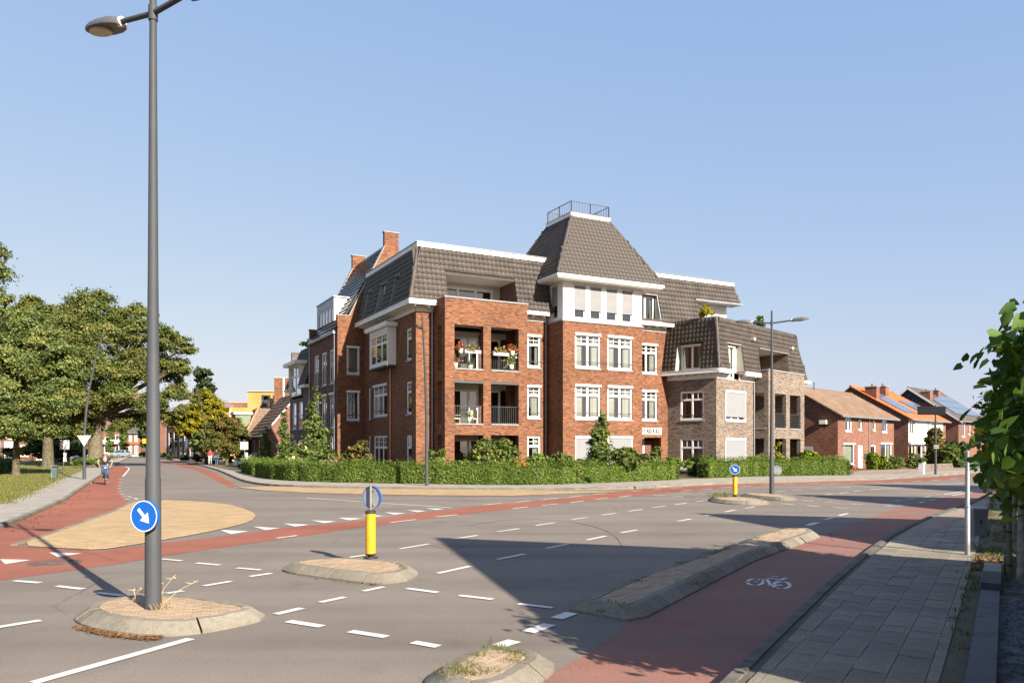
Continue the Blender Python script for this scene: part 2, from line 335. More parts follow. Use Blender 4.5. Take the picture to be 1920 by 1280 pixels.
RED_LOW = [(-100,1101),(0,1087),(200,1059),(312,1041),(440,1022),(522,1011),(686,986.5),(848,966.5),(905,959),(960,954),(1017,947.5),(1070,941.7),(1110,938),(1183,930),(1277,921),(1372,913.3),(1472,908.5),(1572,906.5),(1622,905.5),(1680,904),(1735,901.7),(1790,897.5),(1830,893.5)]
RED_UP = [(1822,888.5),(1785,891),(1735,895),(1685,898),(1647,900.4),(1597,901),(1485,904.8),(1400,906.3),(1280,912),(1213,916.5),(1152,921.5),(1110,928),(1067,932.5),(1018,937.5),(967,942.5),(905,947.5),(834,956),(803,959),(686,974),(522,990.5),(440,1002),(312,1016),(185,1033),(110,1029),(33,1024),(100,1003),(180,974),(215,961),(243,943),(236,935),(226,925),(222,915),(224,905),(229,895),(238,885),(244,877),(238,873),(215,874),(194,890),(169,906),(122,939),(31,980),(0,992),(-100,1029)]
sheet('cycle_path_far', RED_LOW + RED_UP, 0.004, REDA)
NEAR_L = [(880,1360),(1008,1277),(1100,1224),(1185,1165),(1417,1053),(1540,1003),(1606,980),(1670,956),(1720,942.5),(1770,931),(1800,925),(1860,914)]
NEAR_K = [(1372,1276),(1451,1197),(1551,1101),(1599,1060),(1643,1024),(1705,988),(1760,965.4),(1808,950),(1840,937),(1890,920)]
sheet('cycle_path_near', NEAR_L + NEAR_K[::-1] + [(1290,1360)], 0.004, REDN)
# side street cycle strip on the far side
sheet('cycle_path_side_street', [(448,911),(430,902),(402,885),(360,872),(318,865),(300,863),(296,865.5),(330,872),(370,882),(408,902),(432,914)], 0.004, REDA)

def inside(poly, x, y):
    c = False; n = len(poly); j = n - 1
    for i in range(n):
        xi, yi = poly[i][0], poly[i][1]; xj, yj = poly[j][0], poly[j][1]
        if (yi > y) != (yj > y) and x < (xj - xi) * (y - yi) / (yj - yi) + xi: c = not c
        j = i
    return c
def area(p): return 0.5 * sum(p[i][0]*p[(i+1)%len(p)][1] - p[(i+1)%len(p)][0]*p[i][1] for i in range(len(p)))
def offset(poly, d):
    n = len(poly); out = []
    s = 1 if area(poly) > 0 else -1
    for i in range(n):
        a, b, c = (Vector(poly[(i+k-1) % n][:2]) for k in range(3))
        e1 = (b - a).normalized(); e2 = (c - b).normalized()
        n1 = Vector((e1.y, -e1.x)) * s; n2 = Vector((e2.y, -e2.x)) * s
        m = n1 + n2
        if m.length < 1e-6: m = n1
        m.normalize(); k = d / max(0.55, m.dot(n1)); out.append(b + m * k)
    return out
def chaikin(p, closed=True, k=1):
    for _ in range(k):
        q = []; n = len(p)
        for i in range(n if closed else n - 1):
            a, b = Vector(p[i]), Vector(p[(i+1) % n]); q += [a*0.75+b*0.25, a*0.25+b*0.75]
        p = q if closed else [Vector(p[0])] + q + [Vector(p[-1])]
    return p
def resample(p, step, closed=False):
    p = [Vector(q[:2]) for q in p]
    if closed: p = p + [p[0]]
    L = [0.0]
    for a, b in zip(p, p[1:]): L.append(L[-1] + (b - a).length)
    n = max(2, int(round(L[-1] / step))); out = []
    for k in range(n + (0 if closed else 1)):
        s = L[-1] * k / n; i = 0
        while i < len(L) - 2 and L[i+1] < s: i += 1
        f = (s - L[i]) / max(1e-9, L[i+1] - L[i]); out.append(p[i].lerp(p[i+1], min(1, f)))
    return out
def clip_rect(poly, x0, x1, y0, y1):
    """part of an outline inside a rectangle"""
    for ax, v, sg in ((0, x0, 1), (0, x1, -1), (1, y0, 1), (1, y1, -1)):
        out = []; n = len(poly)
        for i in range(n):
            p, q = poly[i], poly[(i+1) % n]; dp, dq = (p[ax]-v)*sg, (q[ax]-v)*sg
            if dp >= 0: out.append(p)
            if (dp >= 0) != (dq >= 0): f = dp/(dp-dq); out.append((p[0]+(q[0]-p[0])*f, p[1]+(q[1]-p[1])*f))
        poly = out
        if len(poly) < 3: return []
    return poly
def pavers(poly, z, mat, bl, bw, ang, parent, name, stuff=True, h=0.02, limit=None, gap=0.004, bond=0.5, jit=0.002):
    """individual paving stones laid in courses inside an outline, cut along its edge"""
    c, s = math.cos(ang), math.sin(ang)
    loc = [(p[0]*c + p[1]*s, -p[0]*s + p[1]*c) for p in poly]
    if area(loc) < 0: loc = loc[::-1]
    x0 = min(p[0] for p in loc); x1 = max(p[0] for p in loc); y0 = min(p[1] for p in loc); y1 = max(p[1] for p in loc)
    mb = MB(); cells = []
    for r in range(int((y1 - y0) / bw) + 1):
        for q in range(-1, int((x1 - x0) / bl) + 2):
            a = x0 + (q + bond * (r % 2)) * bl; b = y0 + r * bw
            cs = [inside(loc, *p) for p in ((a,b),(a+bl,b),(a+bl,b+bw),(a,b+bw),(a+bl/2,b+bw/2))]
            if all(cs): cells.append((a, b, None))
            elif any(cs):
                pc = clip_rect(loc, a+gap, a+bl-gap, b+gap, b+bw-gap)
                if len(pc) >= 3 and area(pc) > bl*bw*0.06: cells.append((a, b, pc))
    def stone(mb, a, b, pc, dz, M):
        v = pc or [(a+gap,b+gap),(a+bl-gap,b+gap),(a+bl-gap,b+bw-gap),(a+gap,b+bw-gap)]; n = len(v)
        V = [M(x, y, -h) for x, y in v] + [M(x, y, dz) for x, y in v]
        mb.mesh(V, [tuple(range(n, 2*n))] + [(i, (i+1)%n, n+(i+1)%n, n+i) for i in range(n)])
    order = sorted(range(len(cells)), key=lambda i: (cells[i][0]*c - cells[i][1]*s + (parent.location.x if parent else 0))**2 + (cells[i][0]*s + cells[i][1]*c + (parent.location.y if parent else 0))**2)
    k = limit or 0
    full = None
    for i in order[:k]:
        a, b, pc = cells[i]
        if pc is None:
            if full is None: m = MB(); stone(m, 0, 0, None, 0, lambda x, y, zz: (x, y, zz)); full = m.me(name, mat)
            me = full
        else: m = MB(); stone(m, a, b, [(x-a, y-b) for x, y in pc], 0, lambda x, y, zz: (x, y, zz)); me = m.me(name, mat)
        o = put(name, me, parent, (a*c - b*s, a*s + b*c, z + random.uniform(-jit, jit)), ang)
        if pc is None: o.rotation_euler[0] = random.uniform(-1,1)*jit*1.5; o.rotation_euler[1] = random.uniform(-1,1)*jit*1.5
    for i in order[k:]:
        a, b, pc = cells[i]; stone(mb, a, b, pc, random.uniform(-jit, jit), lambda x, y, zz: (x*c - y*s, x*s + y*c, zz + z))
    if mb.f: tag(mb.build(name + '_field', mat, parent), kind='stuff')
def kerb_stones(line, w, h, mat, parent, name='kerb_stone', side=1, length=1.0, z0=-0.02, chamfer=0.02):
    """a row of separate kerb stones along an open line; the line is the road edge, stones lie on its 'side'"""
    p = resample(line, length)
    for i in range(len(p) - 1):
        a, b = p[i], p[i+1]; d = (b - a).normalized(); n = Vector((-d.y, d.x)) * side
        dp = (p[i] - p[i-1]).normalized() if i else d; dn = (p[i+2] - p[i+1]).normalized() if i < len(p) - 2 else d
        na = (n + Vector((-dp.y, dp.x)) * side).normalized(); nb = (n + Vector((-dn.y, dn.x)) * side).normalized()
        g = d * 0.006; a = a + g; b = b - g; hh = h + random.uniform(-0.006, 0.006)
        prof = [(0.0, z0), (0.0, hh - chamfer * 2), (chamfer, hh), (w, hh), (w, z0)]
        v = [(*(q + m * t), z) for q, m in ((a, na), (b, nb)) for t, z in prof]; k = len(prof)
        fs = [(j, j+1, k+j+1, k+j) if side < 0 else (j, k+j, k+j+1, j+1) for j in range(k-1)]
        mb = MB().mesh(v, fs + [tuple(range(k)), tuple(range(2*k-1, k-1, -1))]); mb.build(name, mat, parent)
# flush yellow clinker aprons ("overrun" paving), every clinker laid
APRON = [(245,944),(262,939),(330,938),(420,944),(462,955),(482,966),(470,978),(440,986),(380,999),(300,1013),(250,1021),(185,1031),(110,1027),(33,1022.5),(100,1001.5),(180,972.5),(215,960)]
AP_ = chaikin([(x, y) for x, y in APRON], True, 1); APRON = [(p.x, p.y) for p in AP_]
apron = sheet('paved_apron', APRON, 0.012, JOINT)
pavers([G(x, y).xy for x, y in APRON], 0.026, YELP, 0.21, 0.105, R(15), apron, 'clinker', limit=300)
STRIP = [(446,914),(507,912.2),(640,915.8),(817,917.8),(957,919.4),(1080,921),(1152,921.5),(1110,923.5),(1040,926),(957,929),(816,928.5),(658,926),(559,923),(489,919)]
strip = sheet('paved_verge', STRIP, 0.012, JOINT)
pavers([G(x, y).xy for x, y in STRIP], 0.026, YELP, 0.21, 0.105, R(20), strip, 'clinker')
# grey edging stones between red path and apron
kerb_stones(chaikin([G(x, y).xy for x, y in [(252,938),(245,945),(215,960),(180,972.5),(100,1001.5),(33,1022.5)]], False), 0.14, 0.034, CONC, apron, 'edging_stone', side=-1, length=0.9)

# ---- pavements
LK = [(-120,1036),(0,991.5),(31,980),(122,939),(169,906),(194,890),(212,875),(226,866),(240,859),(247,855.5)]
left_k = [G(x, y).xy for x, y in LK]
LB = [(-120,990),(0,945),(56,924),(106,902),(150,884),(165,874),(190,868),(215,861),(232,855),(240,852)]
lp = MB().face([Vector((*p, 0.10)) for p in left_k] + [Vector((*G(x, y, 0.10).xy, 0.10)) for x, y in LB[::-1]]).build('pavement_left', PAVE); tag(lp, kind='structure')
kerb_stones(left_k, 0.13, 0.115, CONC, lp, side=1)
FK = [(300,860),(345,866.5),(400,878.5),(440,896.5),(456,903),(480,908),(507,911),(559,913.3),(638,915.2),(717,916.8),(817,917.4),(890,918.4),(957,918.8),(1040,918.6),(1080,918.8),(1138,917.8),(1213,915.2),(1280,911),(1400,905.4),(1485,903.8),(1597,900.2),(1647,899.4),(1685,897),(1735,894),(1785,890),(1822,887.6),(1900,880)]
far_k = chaikin([G(x, y).xy for x, y in FK], False)
FB = [(330,861),(380,870),(425,880),(450,884.5),(475,892),(520,899.5),(600,903),(760,906),(850,907.5),(1000,908.5),(1100,905.5),(1280,898),(1400,893),(1500,891),(1600,889),(1700,885),(1800,880),(1880,874)]
fp = MB().face([Vector((*p, 0.10)) for p in far_k] + [Vector((*G(x, y, 0.10).xy, 0.10)) for x, y in FB[::-1]]).build('pavement_far', PAVE); tag(fp, kind='structure')
kerb_stones(far_k, 0.13, 0.115, CONC, fp, side=1)
gp = [Vector((*G(x, y, 0.10).xy, 0.10)) for x, y in FB]
gp = gp + [Vector((150,110,0.10)), Vector((150,260,0.10)), Vector((-48,260,0.10)), Vector((-56,170,0.10))]
tag(MB().face(gp).build('garden_ground', SOIL), kind='structure')
park = [Vector((*G(x, y, 0.10).xy, 0.10)) for x, y in LB] + [Vector((-110,175,0.10)), Vector((-300,175,0.10)), Vector((-300,0,0.10)), Vector((-40,0,0.10))]
tag(MB().face(park).build('lawn', LAWN), kind='structure')
# brick drive in front of the terrace
sheet('driveway', [(1600,889.5),(1700,885.5),(1815,879.5),(1805,874),(1700,878),(1655,880),(1615,881.5),(1600,884)], 0.106, BRICKP)

# ---- near right pavement: real 30 cm slabs
RD = R(57.8); ru = Vector((math.cos(RD), math.sin(RD))); rn = Vector((ru.y, -ru.x))
near_k = chaikin([(-0.9, 2.2), (0.6, 4.75)] + [G(x, y).xy[:] for x, y in NEAR_K], False)
near_k = [Vector(p) for p in near_k]
OUT0 = Vector((5.69, 9.95))
def outp(y): return OUT0 + ru * ((y - OUT0.y) / ru.y)
NP = [Vector(p) for p in near_k] + [outp(36) , outp(24), outp(14), outp(8), outp(2)]
npv = MB().face([Vector((*p, 0.085)) for p in NP]).build('pavement_near', JOINT); tag(npv, kind='structure')
inner = [p + rn * 0.22 for p in near_k] + [outp(36), outp(24), outp(14), outp(8), outp(2)]
pavers(inner, 0.103, SLAB, 0.30, 0.30, RD, npv, 'paving_slab', limit=300, gap=0.0028, jit=0.004)
kerb_stones(near_k, 0.13, 0.108, pm('dark_kerb', (0.10,0.09,0.073), 0.95, 0.25, 4.0, 30.0, bmp=0.5), npv, side=-1)  # near kerb in a darker, uneven tone than the other kerbs
sheet('driveway_near', [(1712,988),(1765,967.5),(1806,955),(1838,957),(1800,972),(1752,997)], 0.108, BRICKP)
# verge behind it: soil, gravel bed, edging bands
verge = MB().face([Vector((*outp(y), 0.09)) for y in (2, 8, 14, 24, 36)] + [Vector((60,40,0.09)), Vector((60,-10,0.09)), Vector((8,-10,0.09))]).build('verge', SOIL); tag(verge, kind='structure')

# ---- traffic islands
def island(name, label, top_px, parent_loc, stones=0.75, clink=(0.2,0.1), ang=0.0, h=0.13, lim=None, sm=2, mat=None):
    poly = [G(x, y, h).xy for x, y in top_px]
    if area(poly) < 0: poly = poly[::-1]
    poly = chaikin(poly, True, sm) if sm else [Vector(p) for p in poly]
    c = sum(poly, Vector((0,0))) / len(poly)
    t = thing(name, label, 'traffic island', (*c, 0.0), group='traffic islands in the road')
    loc = [p - c for p in poly]
    MB().face([Vector((*p, h - 0.012)) for p in loc]).build('bedding', JOINT, t)
    pavers([p for p in offset(loc, -0.01)], h + 0.004, mat or SANDP, clink[0], clink[1], ang, t, 'clinker', limit=lim or 300, gap=0.003)
    a = resample(loc, 0.10, True); o1 = offset(a, 0.10); o2 = offset(a, 0.26); n = len(a); step = max(2, int(stones / 0.10)); i = 0
    while i < n:
        k = min(step, n - i); idx = [(i + j) % n for j in range(k + 1)]
        V = []; 
        for q, j in enumerate(idx):
            f = 0.0
            jr = random.uniform(-0.006, 0.006); V += [(*a[j], h - 0.05), (*a[j], h + 0.008 + jr), (*o1[j], h + 0.006 + jr), (*o2[j], 0.03), (*o2[j], -0.02)]
        d = Vector(V[5]) - Vector(V[0]); e = d.normalized() * 0.011
        e2 = (Vector(V[-5]) - Vector(V[-10])).normalized() * 0.011
        for q in range(5): V[q] = tuple(Vector(V[q]) + e); V[-5+q] = tuple(Vector(V[-5+q]) - e2)
        fs = [(r*5+j, (r+1)*5+j, (r+1)*5+j+1, r*5+j+1) for r in range(len(idx)-1) for j in range(4)]
        fs += [(4,3,2,1,0)[::-1], tuple(len(V)-5+j for j in range(4, -1, -1))]
        MB().mesh(V, fs).build('kerb_stone', CONC, t)
        i += k
    return t, c
isl1, c1 = island('traffic_island', 'pointed kerbed island carrying the tall twin-arm lamp in the left foreground', [(182.5,1141),(219,1153),(278,1160),(318,1162),(358,1160),(417,1150),(467,1139.4),(417,1130.5),(348,1120.6),(312,1117.6),(239,1117.6),(205,1126.5),(187,1133)], None, ang=R(20))
isl2, c2 = island('traffic_island', 'kerbed island carrying the yellow bollard in the middle of the road', [(548,1055),(640,1067),(725,1076.5),(758,1063.4),(748,1056),(702,1050),(637,1046),(581,1049)], None, ang=R(50))
isl3, c3 = island('traffic_island', 'long narrow kerbed island between road and red cycle path', [(1113,1124),(1175,1135),(1385,1039),(1405,1032),(1515,996),(1510,991),(1472,991),(1422,1007),(1340,1037),(1228,1073)], None, ang=R(57.8), sm=0, mat=SANDP)
isl4, c4 = island('traffic_island', 'weedy kerbed island cut by the bottom edge of the picture', [(844,1253),(880,1232),(917,1213),(961,1222),(999,1227),(936,1265),(913,1276),(867,1274)], None, ang=R(57.8))
isl5, c5 = island('traffic_island', 'small far island with the second yellow bollard and grass tufts', [(1338,931),(1352,928.5),(1400,932),(1440,938),(1400,939.5),(1350,936)], None, ang=R(45))
isl6, c6 = island('traffic_island', 'far island carrying the distant twin-arm lamp', [(1394,924),(1430,924.5),(1472,928),(1485,931),(1465,932),(1420,928.5)], None, ang=R(45))

# ---- road markings
def dash(a, b, w=0.11, name='lane_dash', parent=road):
    p, q = G(*a), G(*b); d = (q - p).normalized(); n = Vector((-d.y, d.x, 0)) * w / 2; z = Vector((0,0,0.011))
    MB().face([p-n+z, p+n+z, q+n+z, q-n+z][::-1]).build(name, PAINT, parent)
D = """62 1281 358 1198;-20 1179 76 1163.5;26.6 1089 75 1093;106 1099 156 1104.7;182 1111.5 230 1117;540 1165 604 1175;656.5 1184 725 1194.6;774.6 1204.5 822 1212.7;303 1048 340.6 1051.6;368.7 1055.6 412.5 1059.7;443.7 1065 489 1068.7;763 1103.4 820.6 1111;861.6 1116.6 924 1124;972 1132.3 1036 1140;468.7 1081 509 1075;382 1098.8 433.7 1090;312.5 1113 343.7 1108;517 1152 566 1140.5;599.8 1129.7 647 1119.8;681 1108.7 719 1100.5;821 1075 881 1061.8;656 1045 686 1040.5;750 1029 804 1020;848.5 1011 895 1003.7;932.8 996.8 973.8 991;932.8 1049 983.7 1038.8;1005 985 1039.4 980.4;1073 973.8 1100.8 970;1128 965.6 1155 962;1178 958.4 1204.5 954.8;1223 951.5 1247.8 948.6;1265.8 946 1287 943;1305 940.4 1326.5 937.8;1024.7 1028 1065.7 1020;1100 1012.6 1135.6 1005;1164 999 1194.6 993.5;1270.7 977 1295 973;1321 967 1341 964;1358.7 959.7 1379 956;1397 953 1415 950;1224 928 1246.7 929.2;1263 930 1284 931.3;1303 933.7 1326.7 935;1271.7 922.8 1291.7 924;1308 925 1328 926;1346 927.5 1366.7 928.8;518.7 1009 556.5 1004;732 979.7 779.6 974;817 969 858 965;960 953.7 990 950.3;1016.7 947.5 1045.8 944.5;1069 942 1095 939;1116.7 936 1140 933.8;1160 931.7 1183 929;905 946.7 939 943.7;966.7 941.7 994 939;1017.5 936.7 1047.5 933.7;1066.7 932 1093 929.3;1113 926.7 1136.7 925;1185 920.8 1203 919.7;1221.7 918 1240 916.7;1258 915 1278 913.7;1276.7 920 1296.7 919;1315 917.5 1335 916;1351.7 914.7 1371.7 913.3;1387 911.7 1410 910.7;1429 909.5 1450 908.7;1469 907.7 1491 907;1511 906.5 1535 906;1554 905.7 1575 905.5;1595 905 1615 905;1635 904.7 1655 904.4;1675 904 1693 903.2;1712 902.6 1728 901.8;1748 900.5 1762 899.4;1780 898 1795 896.8;1455 921.7 1472.5 920.7;1486 919 1503.7 918;1520 917 1538.7 916;1572.5 914 1592.5 913;1520 931 1532.5 929.5;1547 927.5 1561 926;1574 924.5 1589 923;1601 921 1616 919.7;1631 918 1805 905.5;1502.5 938 1524 939.5;1466 944 1490 946.5;1513 947.7 1538.7 950;1547.5 941 1572.5 942.7;1562.5 951.5 1589.5 954;1594 944.5 1617.5 946;1545.5 974.5 1563 970;1572.5 966.7 1589.5 962.5;1677.5 939.5 1690 937.7;1702.5 935.7 1716 934;1728.7 932.5 1742.5 930.7;1723.7 942.5 1733.7 940.5;1742.5 938 1753 936.5;1761 933.7 1771 932;1785 928.7 1850 918;1770 927 1850 914;573.6 933.4 848 952;1655 945.5 1700 946.8;1660 949 1697 947.5;251 934 259 936;240 930.5 246 932"""
for s in D.split(';'):
    q = [float(t) for t in s.split()]; dash(q[:2], q[2:], 0.13 if q[1] > 1150 else 0.11)
for q in ((1043,1160,1072,1149.4),(990,1185.5,1031,1171),(933.5,1212,965,1202),(1513.7,985,1533,979.5)): dash(q[:2], q[2:], 0.18, 'edge_block')
for i in range(9):      # little blocks along the left cycle path
    x, y = [(231,892),(227,898),(224.5,904),(223,910),(223,915.5),(225,921.5),(228,926.5),(232,931),(237,935.5)][i]
    dash((x-2.5, y), (x+3, y+0.3), 0.22, 'edge_block')
dash((230,893.5), (242,879.5), 0.12, 'edge_line'); dash((242,879.5), (241,876.5), 0.12, 'edge_line'); dash((241,876.5), (234,874), 0.12, 'edge_line')
T = """412.5 993.7 465.6 996 432.8 1001.5;474.4 987.3 525.3 990 498.4 994;531.9 981.4 580.4 983.7 553 987.3;583.7 975.5 631 977.5 608 980.8;633.6 970.6 678.8 972 655 975.5;677 965.6 720.5 966.6 702.5 969.2;720.5 960.4 761 962 738.6 965;761.5 956 799 957.8 783 960;797.6 952.8 835 953.8 817 956;92 1036 154 1037.5 108 1044.4;0 1048.7 59.4 1050 9.4 1057.8"""
for s in T.split(';'):
    q = [float(t) for t in s.split()]
    MB().face([G(q[i], q[i+1]) + Vector((0,0,0.011)) for i in (0, 4, 2)]).build('give_way_triangle', PAINT, road)
# bicycle symbol on the near cycle path
bw_ = MB(); bo = G(1442, 1093); zz = Vector((0,0,0.010))
def bpx(x, y): return G(1380 + x / 16, 1060 + y / 16) + zz
def bline(pts, w=0.05):
    P = [bpx(*p) for p in pts]
    for a, b in zip(P, P[1:]):
        d = (b - a).normalized(); n = Vector((-d.y, d.x, 0)) * w / 2; bw_.face([a-n, b-n, b+n, a+n]); zz.z += 0.0
def ell(cx, cy, rx, ry, a0, a1): return [(cx + rx*math.cos(R(a)), cy + ry*math.sin(R(a))) for a in np.linspace(a0, a1, 9)]
for a0 in (0, 95, 190, 280): bline(ell(575, 505, 235, 95, a0 + 5, a0 + 78), 0.055); bline(ell(1370, 600, 245, 105, a0 + 5, a0 + 78), 0.055)
bline([(560,500),(650,490)]); bline([(720,460),(840,420)]); bline([(850,425),(920,425),(980,500),(1010,560)]); bline([(940,385),(1370,430)], 0.07); bline([(1340,450),(1450,390),(1540,385)], 0.06)
bline([(1060,330),(1280,335)]); bline([(950,585),(1130,600),(1380,600)], 0.10); bline([(1150,520),(1290,470)]); bline([(1100,650),(1200,690)])
bw_.build('cycle_symbol', PAINT, road)
# manhole cover in the left cycle path
mh = G(103, 1055); IRON = pm('cast_iron', (0.13,0.085,0.07), 0.7, 0.2, 5.0, metal=0.3)
t = thing('manhole_cover', 'round rusty manhole cover set in the red cycle path', 'manhole', (mh.x, mh.y, 0))
MB().lathe([(0.0,0.012),(0.30,0.012),(0.315,0.006)], 24).build('lid', IRON, t)
MB().lathe([(0.33,0.005),(0.34,0.014),(0.43,0.014),(0.44,0.004)], 24).build('rim', IRON, t)
mb = MB()
for k in range(-3, 4):
    w = math.sqrt(max(0.01, 0.28**2 - (k*0.08)**2)); mb.box(-w, w, k*0.08-0.012, k*0.08+0.012, 0.011, 0.02)
mb.build('ribs', IRON, t)

# tyre marks of turning vehicles, gullies in the kerb line
TYM = pm('tyre_mark', (0.128,0.114,0.098), 0.85, 0.2, 6.0)
for pts in ([(880,985),(960,972),(1060,975),(1130,990),(1162,1010),(1167,1028)],):
    L_ = chaikin([G(x, y).xy for x, y in pts], False, 2); mb = MB()
    for a, b in zip(L_, L_[1:]):
        d = (b - a).normalized(); n = Vector((-d.y, d.x)) * 0.022; mb.face([(*(a-n), 0.0075), (*(b-n), 0.0075), (*(b+n), 0.0075), (*(a+n), 0.0075)])
    mb.build('tyre_mark', TYM, road)
for px, py, lab, ang in ((1112,917,'rusty gully grate in the kerb before the tower',0.4), (1249,911.5,'small dark gully in the kerb before the tan building',0.6), (1478,903.5,'dark gully in the kerb behind the far lamp',0.5), (171,906,'small gully in the left kerb beside the cyclist',2.1)):
    q = G(px, py); t = thing('gully_grate', lab, 'drain', (q.x, q.y, 0.0), ang, 'gullies along the kerbs')
    MB().box(-0.25, 0.25, -0.12, 0.10, 0.0, 0.10).build('frame', IRON, t)
    for k in range(5): MB().box(-0.21 + k*0.09, -0.17 + k*0.09, -0.128, -0.121, 0.02, 0.085).build('slot', pm('gully_dark', (0.01,0.01,0.01), 0.9, 0.05), t)
# ================================================================ BUILDING KIT (walls with openings, windows, tiles)
def wall(root, p0, deg, length, z0, z1, openings=(), mat=RED, name='wall', rd=0.16, u0=0.0, back=None):
    """vertical brick wall with real openings and reveals; p0 = left end seen from outside"""
    a = R(deg); u = Vector((math.cos(a), math.sin(a), 0)); inw = Vector((-math.sin(a), math.cos(a), 0)); P = Vector((*p0, 0))
    ts = sorted({0.0, length} | {min(max(o[i], 0), length) for o in openings for i in (0, 1)})
    zs = sorted({z0, z1} | {min(max(o[i], z0), z1) for o in openings for i in (2, 3)})
    def hole(t, z): return any(o[0] < t < o[1] and o[2] < z < o[3] for o in openings)
    mb = MB()
    def pt(t, z, d=0.0): return P + u * t + inw * d + Vector((0,0,z))
    for ta, tb in zip(ts, ts[1:]):
        for za, zb in zip(zs, zs[1:]):
            if hole((ta+tb)/2, (za+zb)/2): continue
            mb.face([pt(ta,za), pt(tb,za), pt(tb,zb), pt(ta,zb)], 0, [(u0+ta,za),(u0+tb,za),(u0+tb,zb),(u0+ta,zb)])
    for o in openings:
        a0, a1, b0, b1 = max(o[0],0), min(o[1],length), max(o[2],z0), min(o[3],z1); d = o[4] if len(o) > 4 else rd
        mb.face([pt(a0,b0), pt(a0,b1), pt(a0,b1,d), pt(a0,b0,d)][::-1], 0, [(u0+a0+d,b0),(u0+a0+d,b1),(u0+a0,b1),(u0+a0,b0)])
        mb.face([pt(a1,b0), pt(a1,b1), pt(a1,b1,d), pt(a1,b0,d)], 0, [(u0+a1,b0),(u0+a1,b1),(u0+a1+d,b1),(u0+a1+d,b0)])
        mb.face([pt(a0,b1), pt(a1,b1), pt(a1,b1,d), pt(a0,b1,d)][::-1], 0, [(u0+a0,b1+d),(u0+a1,b1+d),(u0+a1,b1),(u0+a0,b1)])
        mb.face([pt(a0,b0), pt(a1,b0), pt(a1,b0,d), pt(a0,b0,d)], 0, [(u0+a0,b0),(u0+a1,b0),(u0+a1,b0+d),(u0+a0,b0+d)])
    if back:    # rear skin so that the wall reads solid from inside
        for ta, tb in zip(ts, ts[1:]):
            for za, zb in zip(zs, zs[1:]):
                if not hole((ta+tb)/2, (za+zb)/2): mb.face([pt(ta,za,back), pt(ta,zb,back), pt(tb,zb,back), pt(tb,za,back)], 0, [(u0+ta,za),(u0+ta,zb),(u0+tb,zb),(u0+tb,za)])
    return mb.build(name, mat, root)
WC = {}
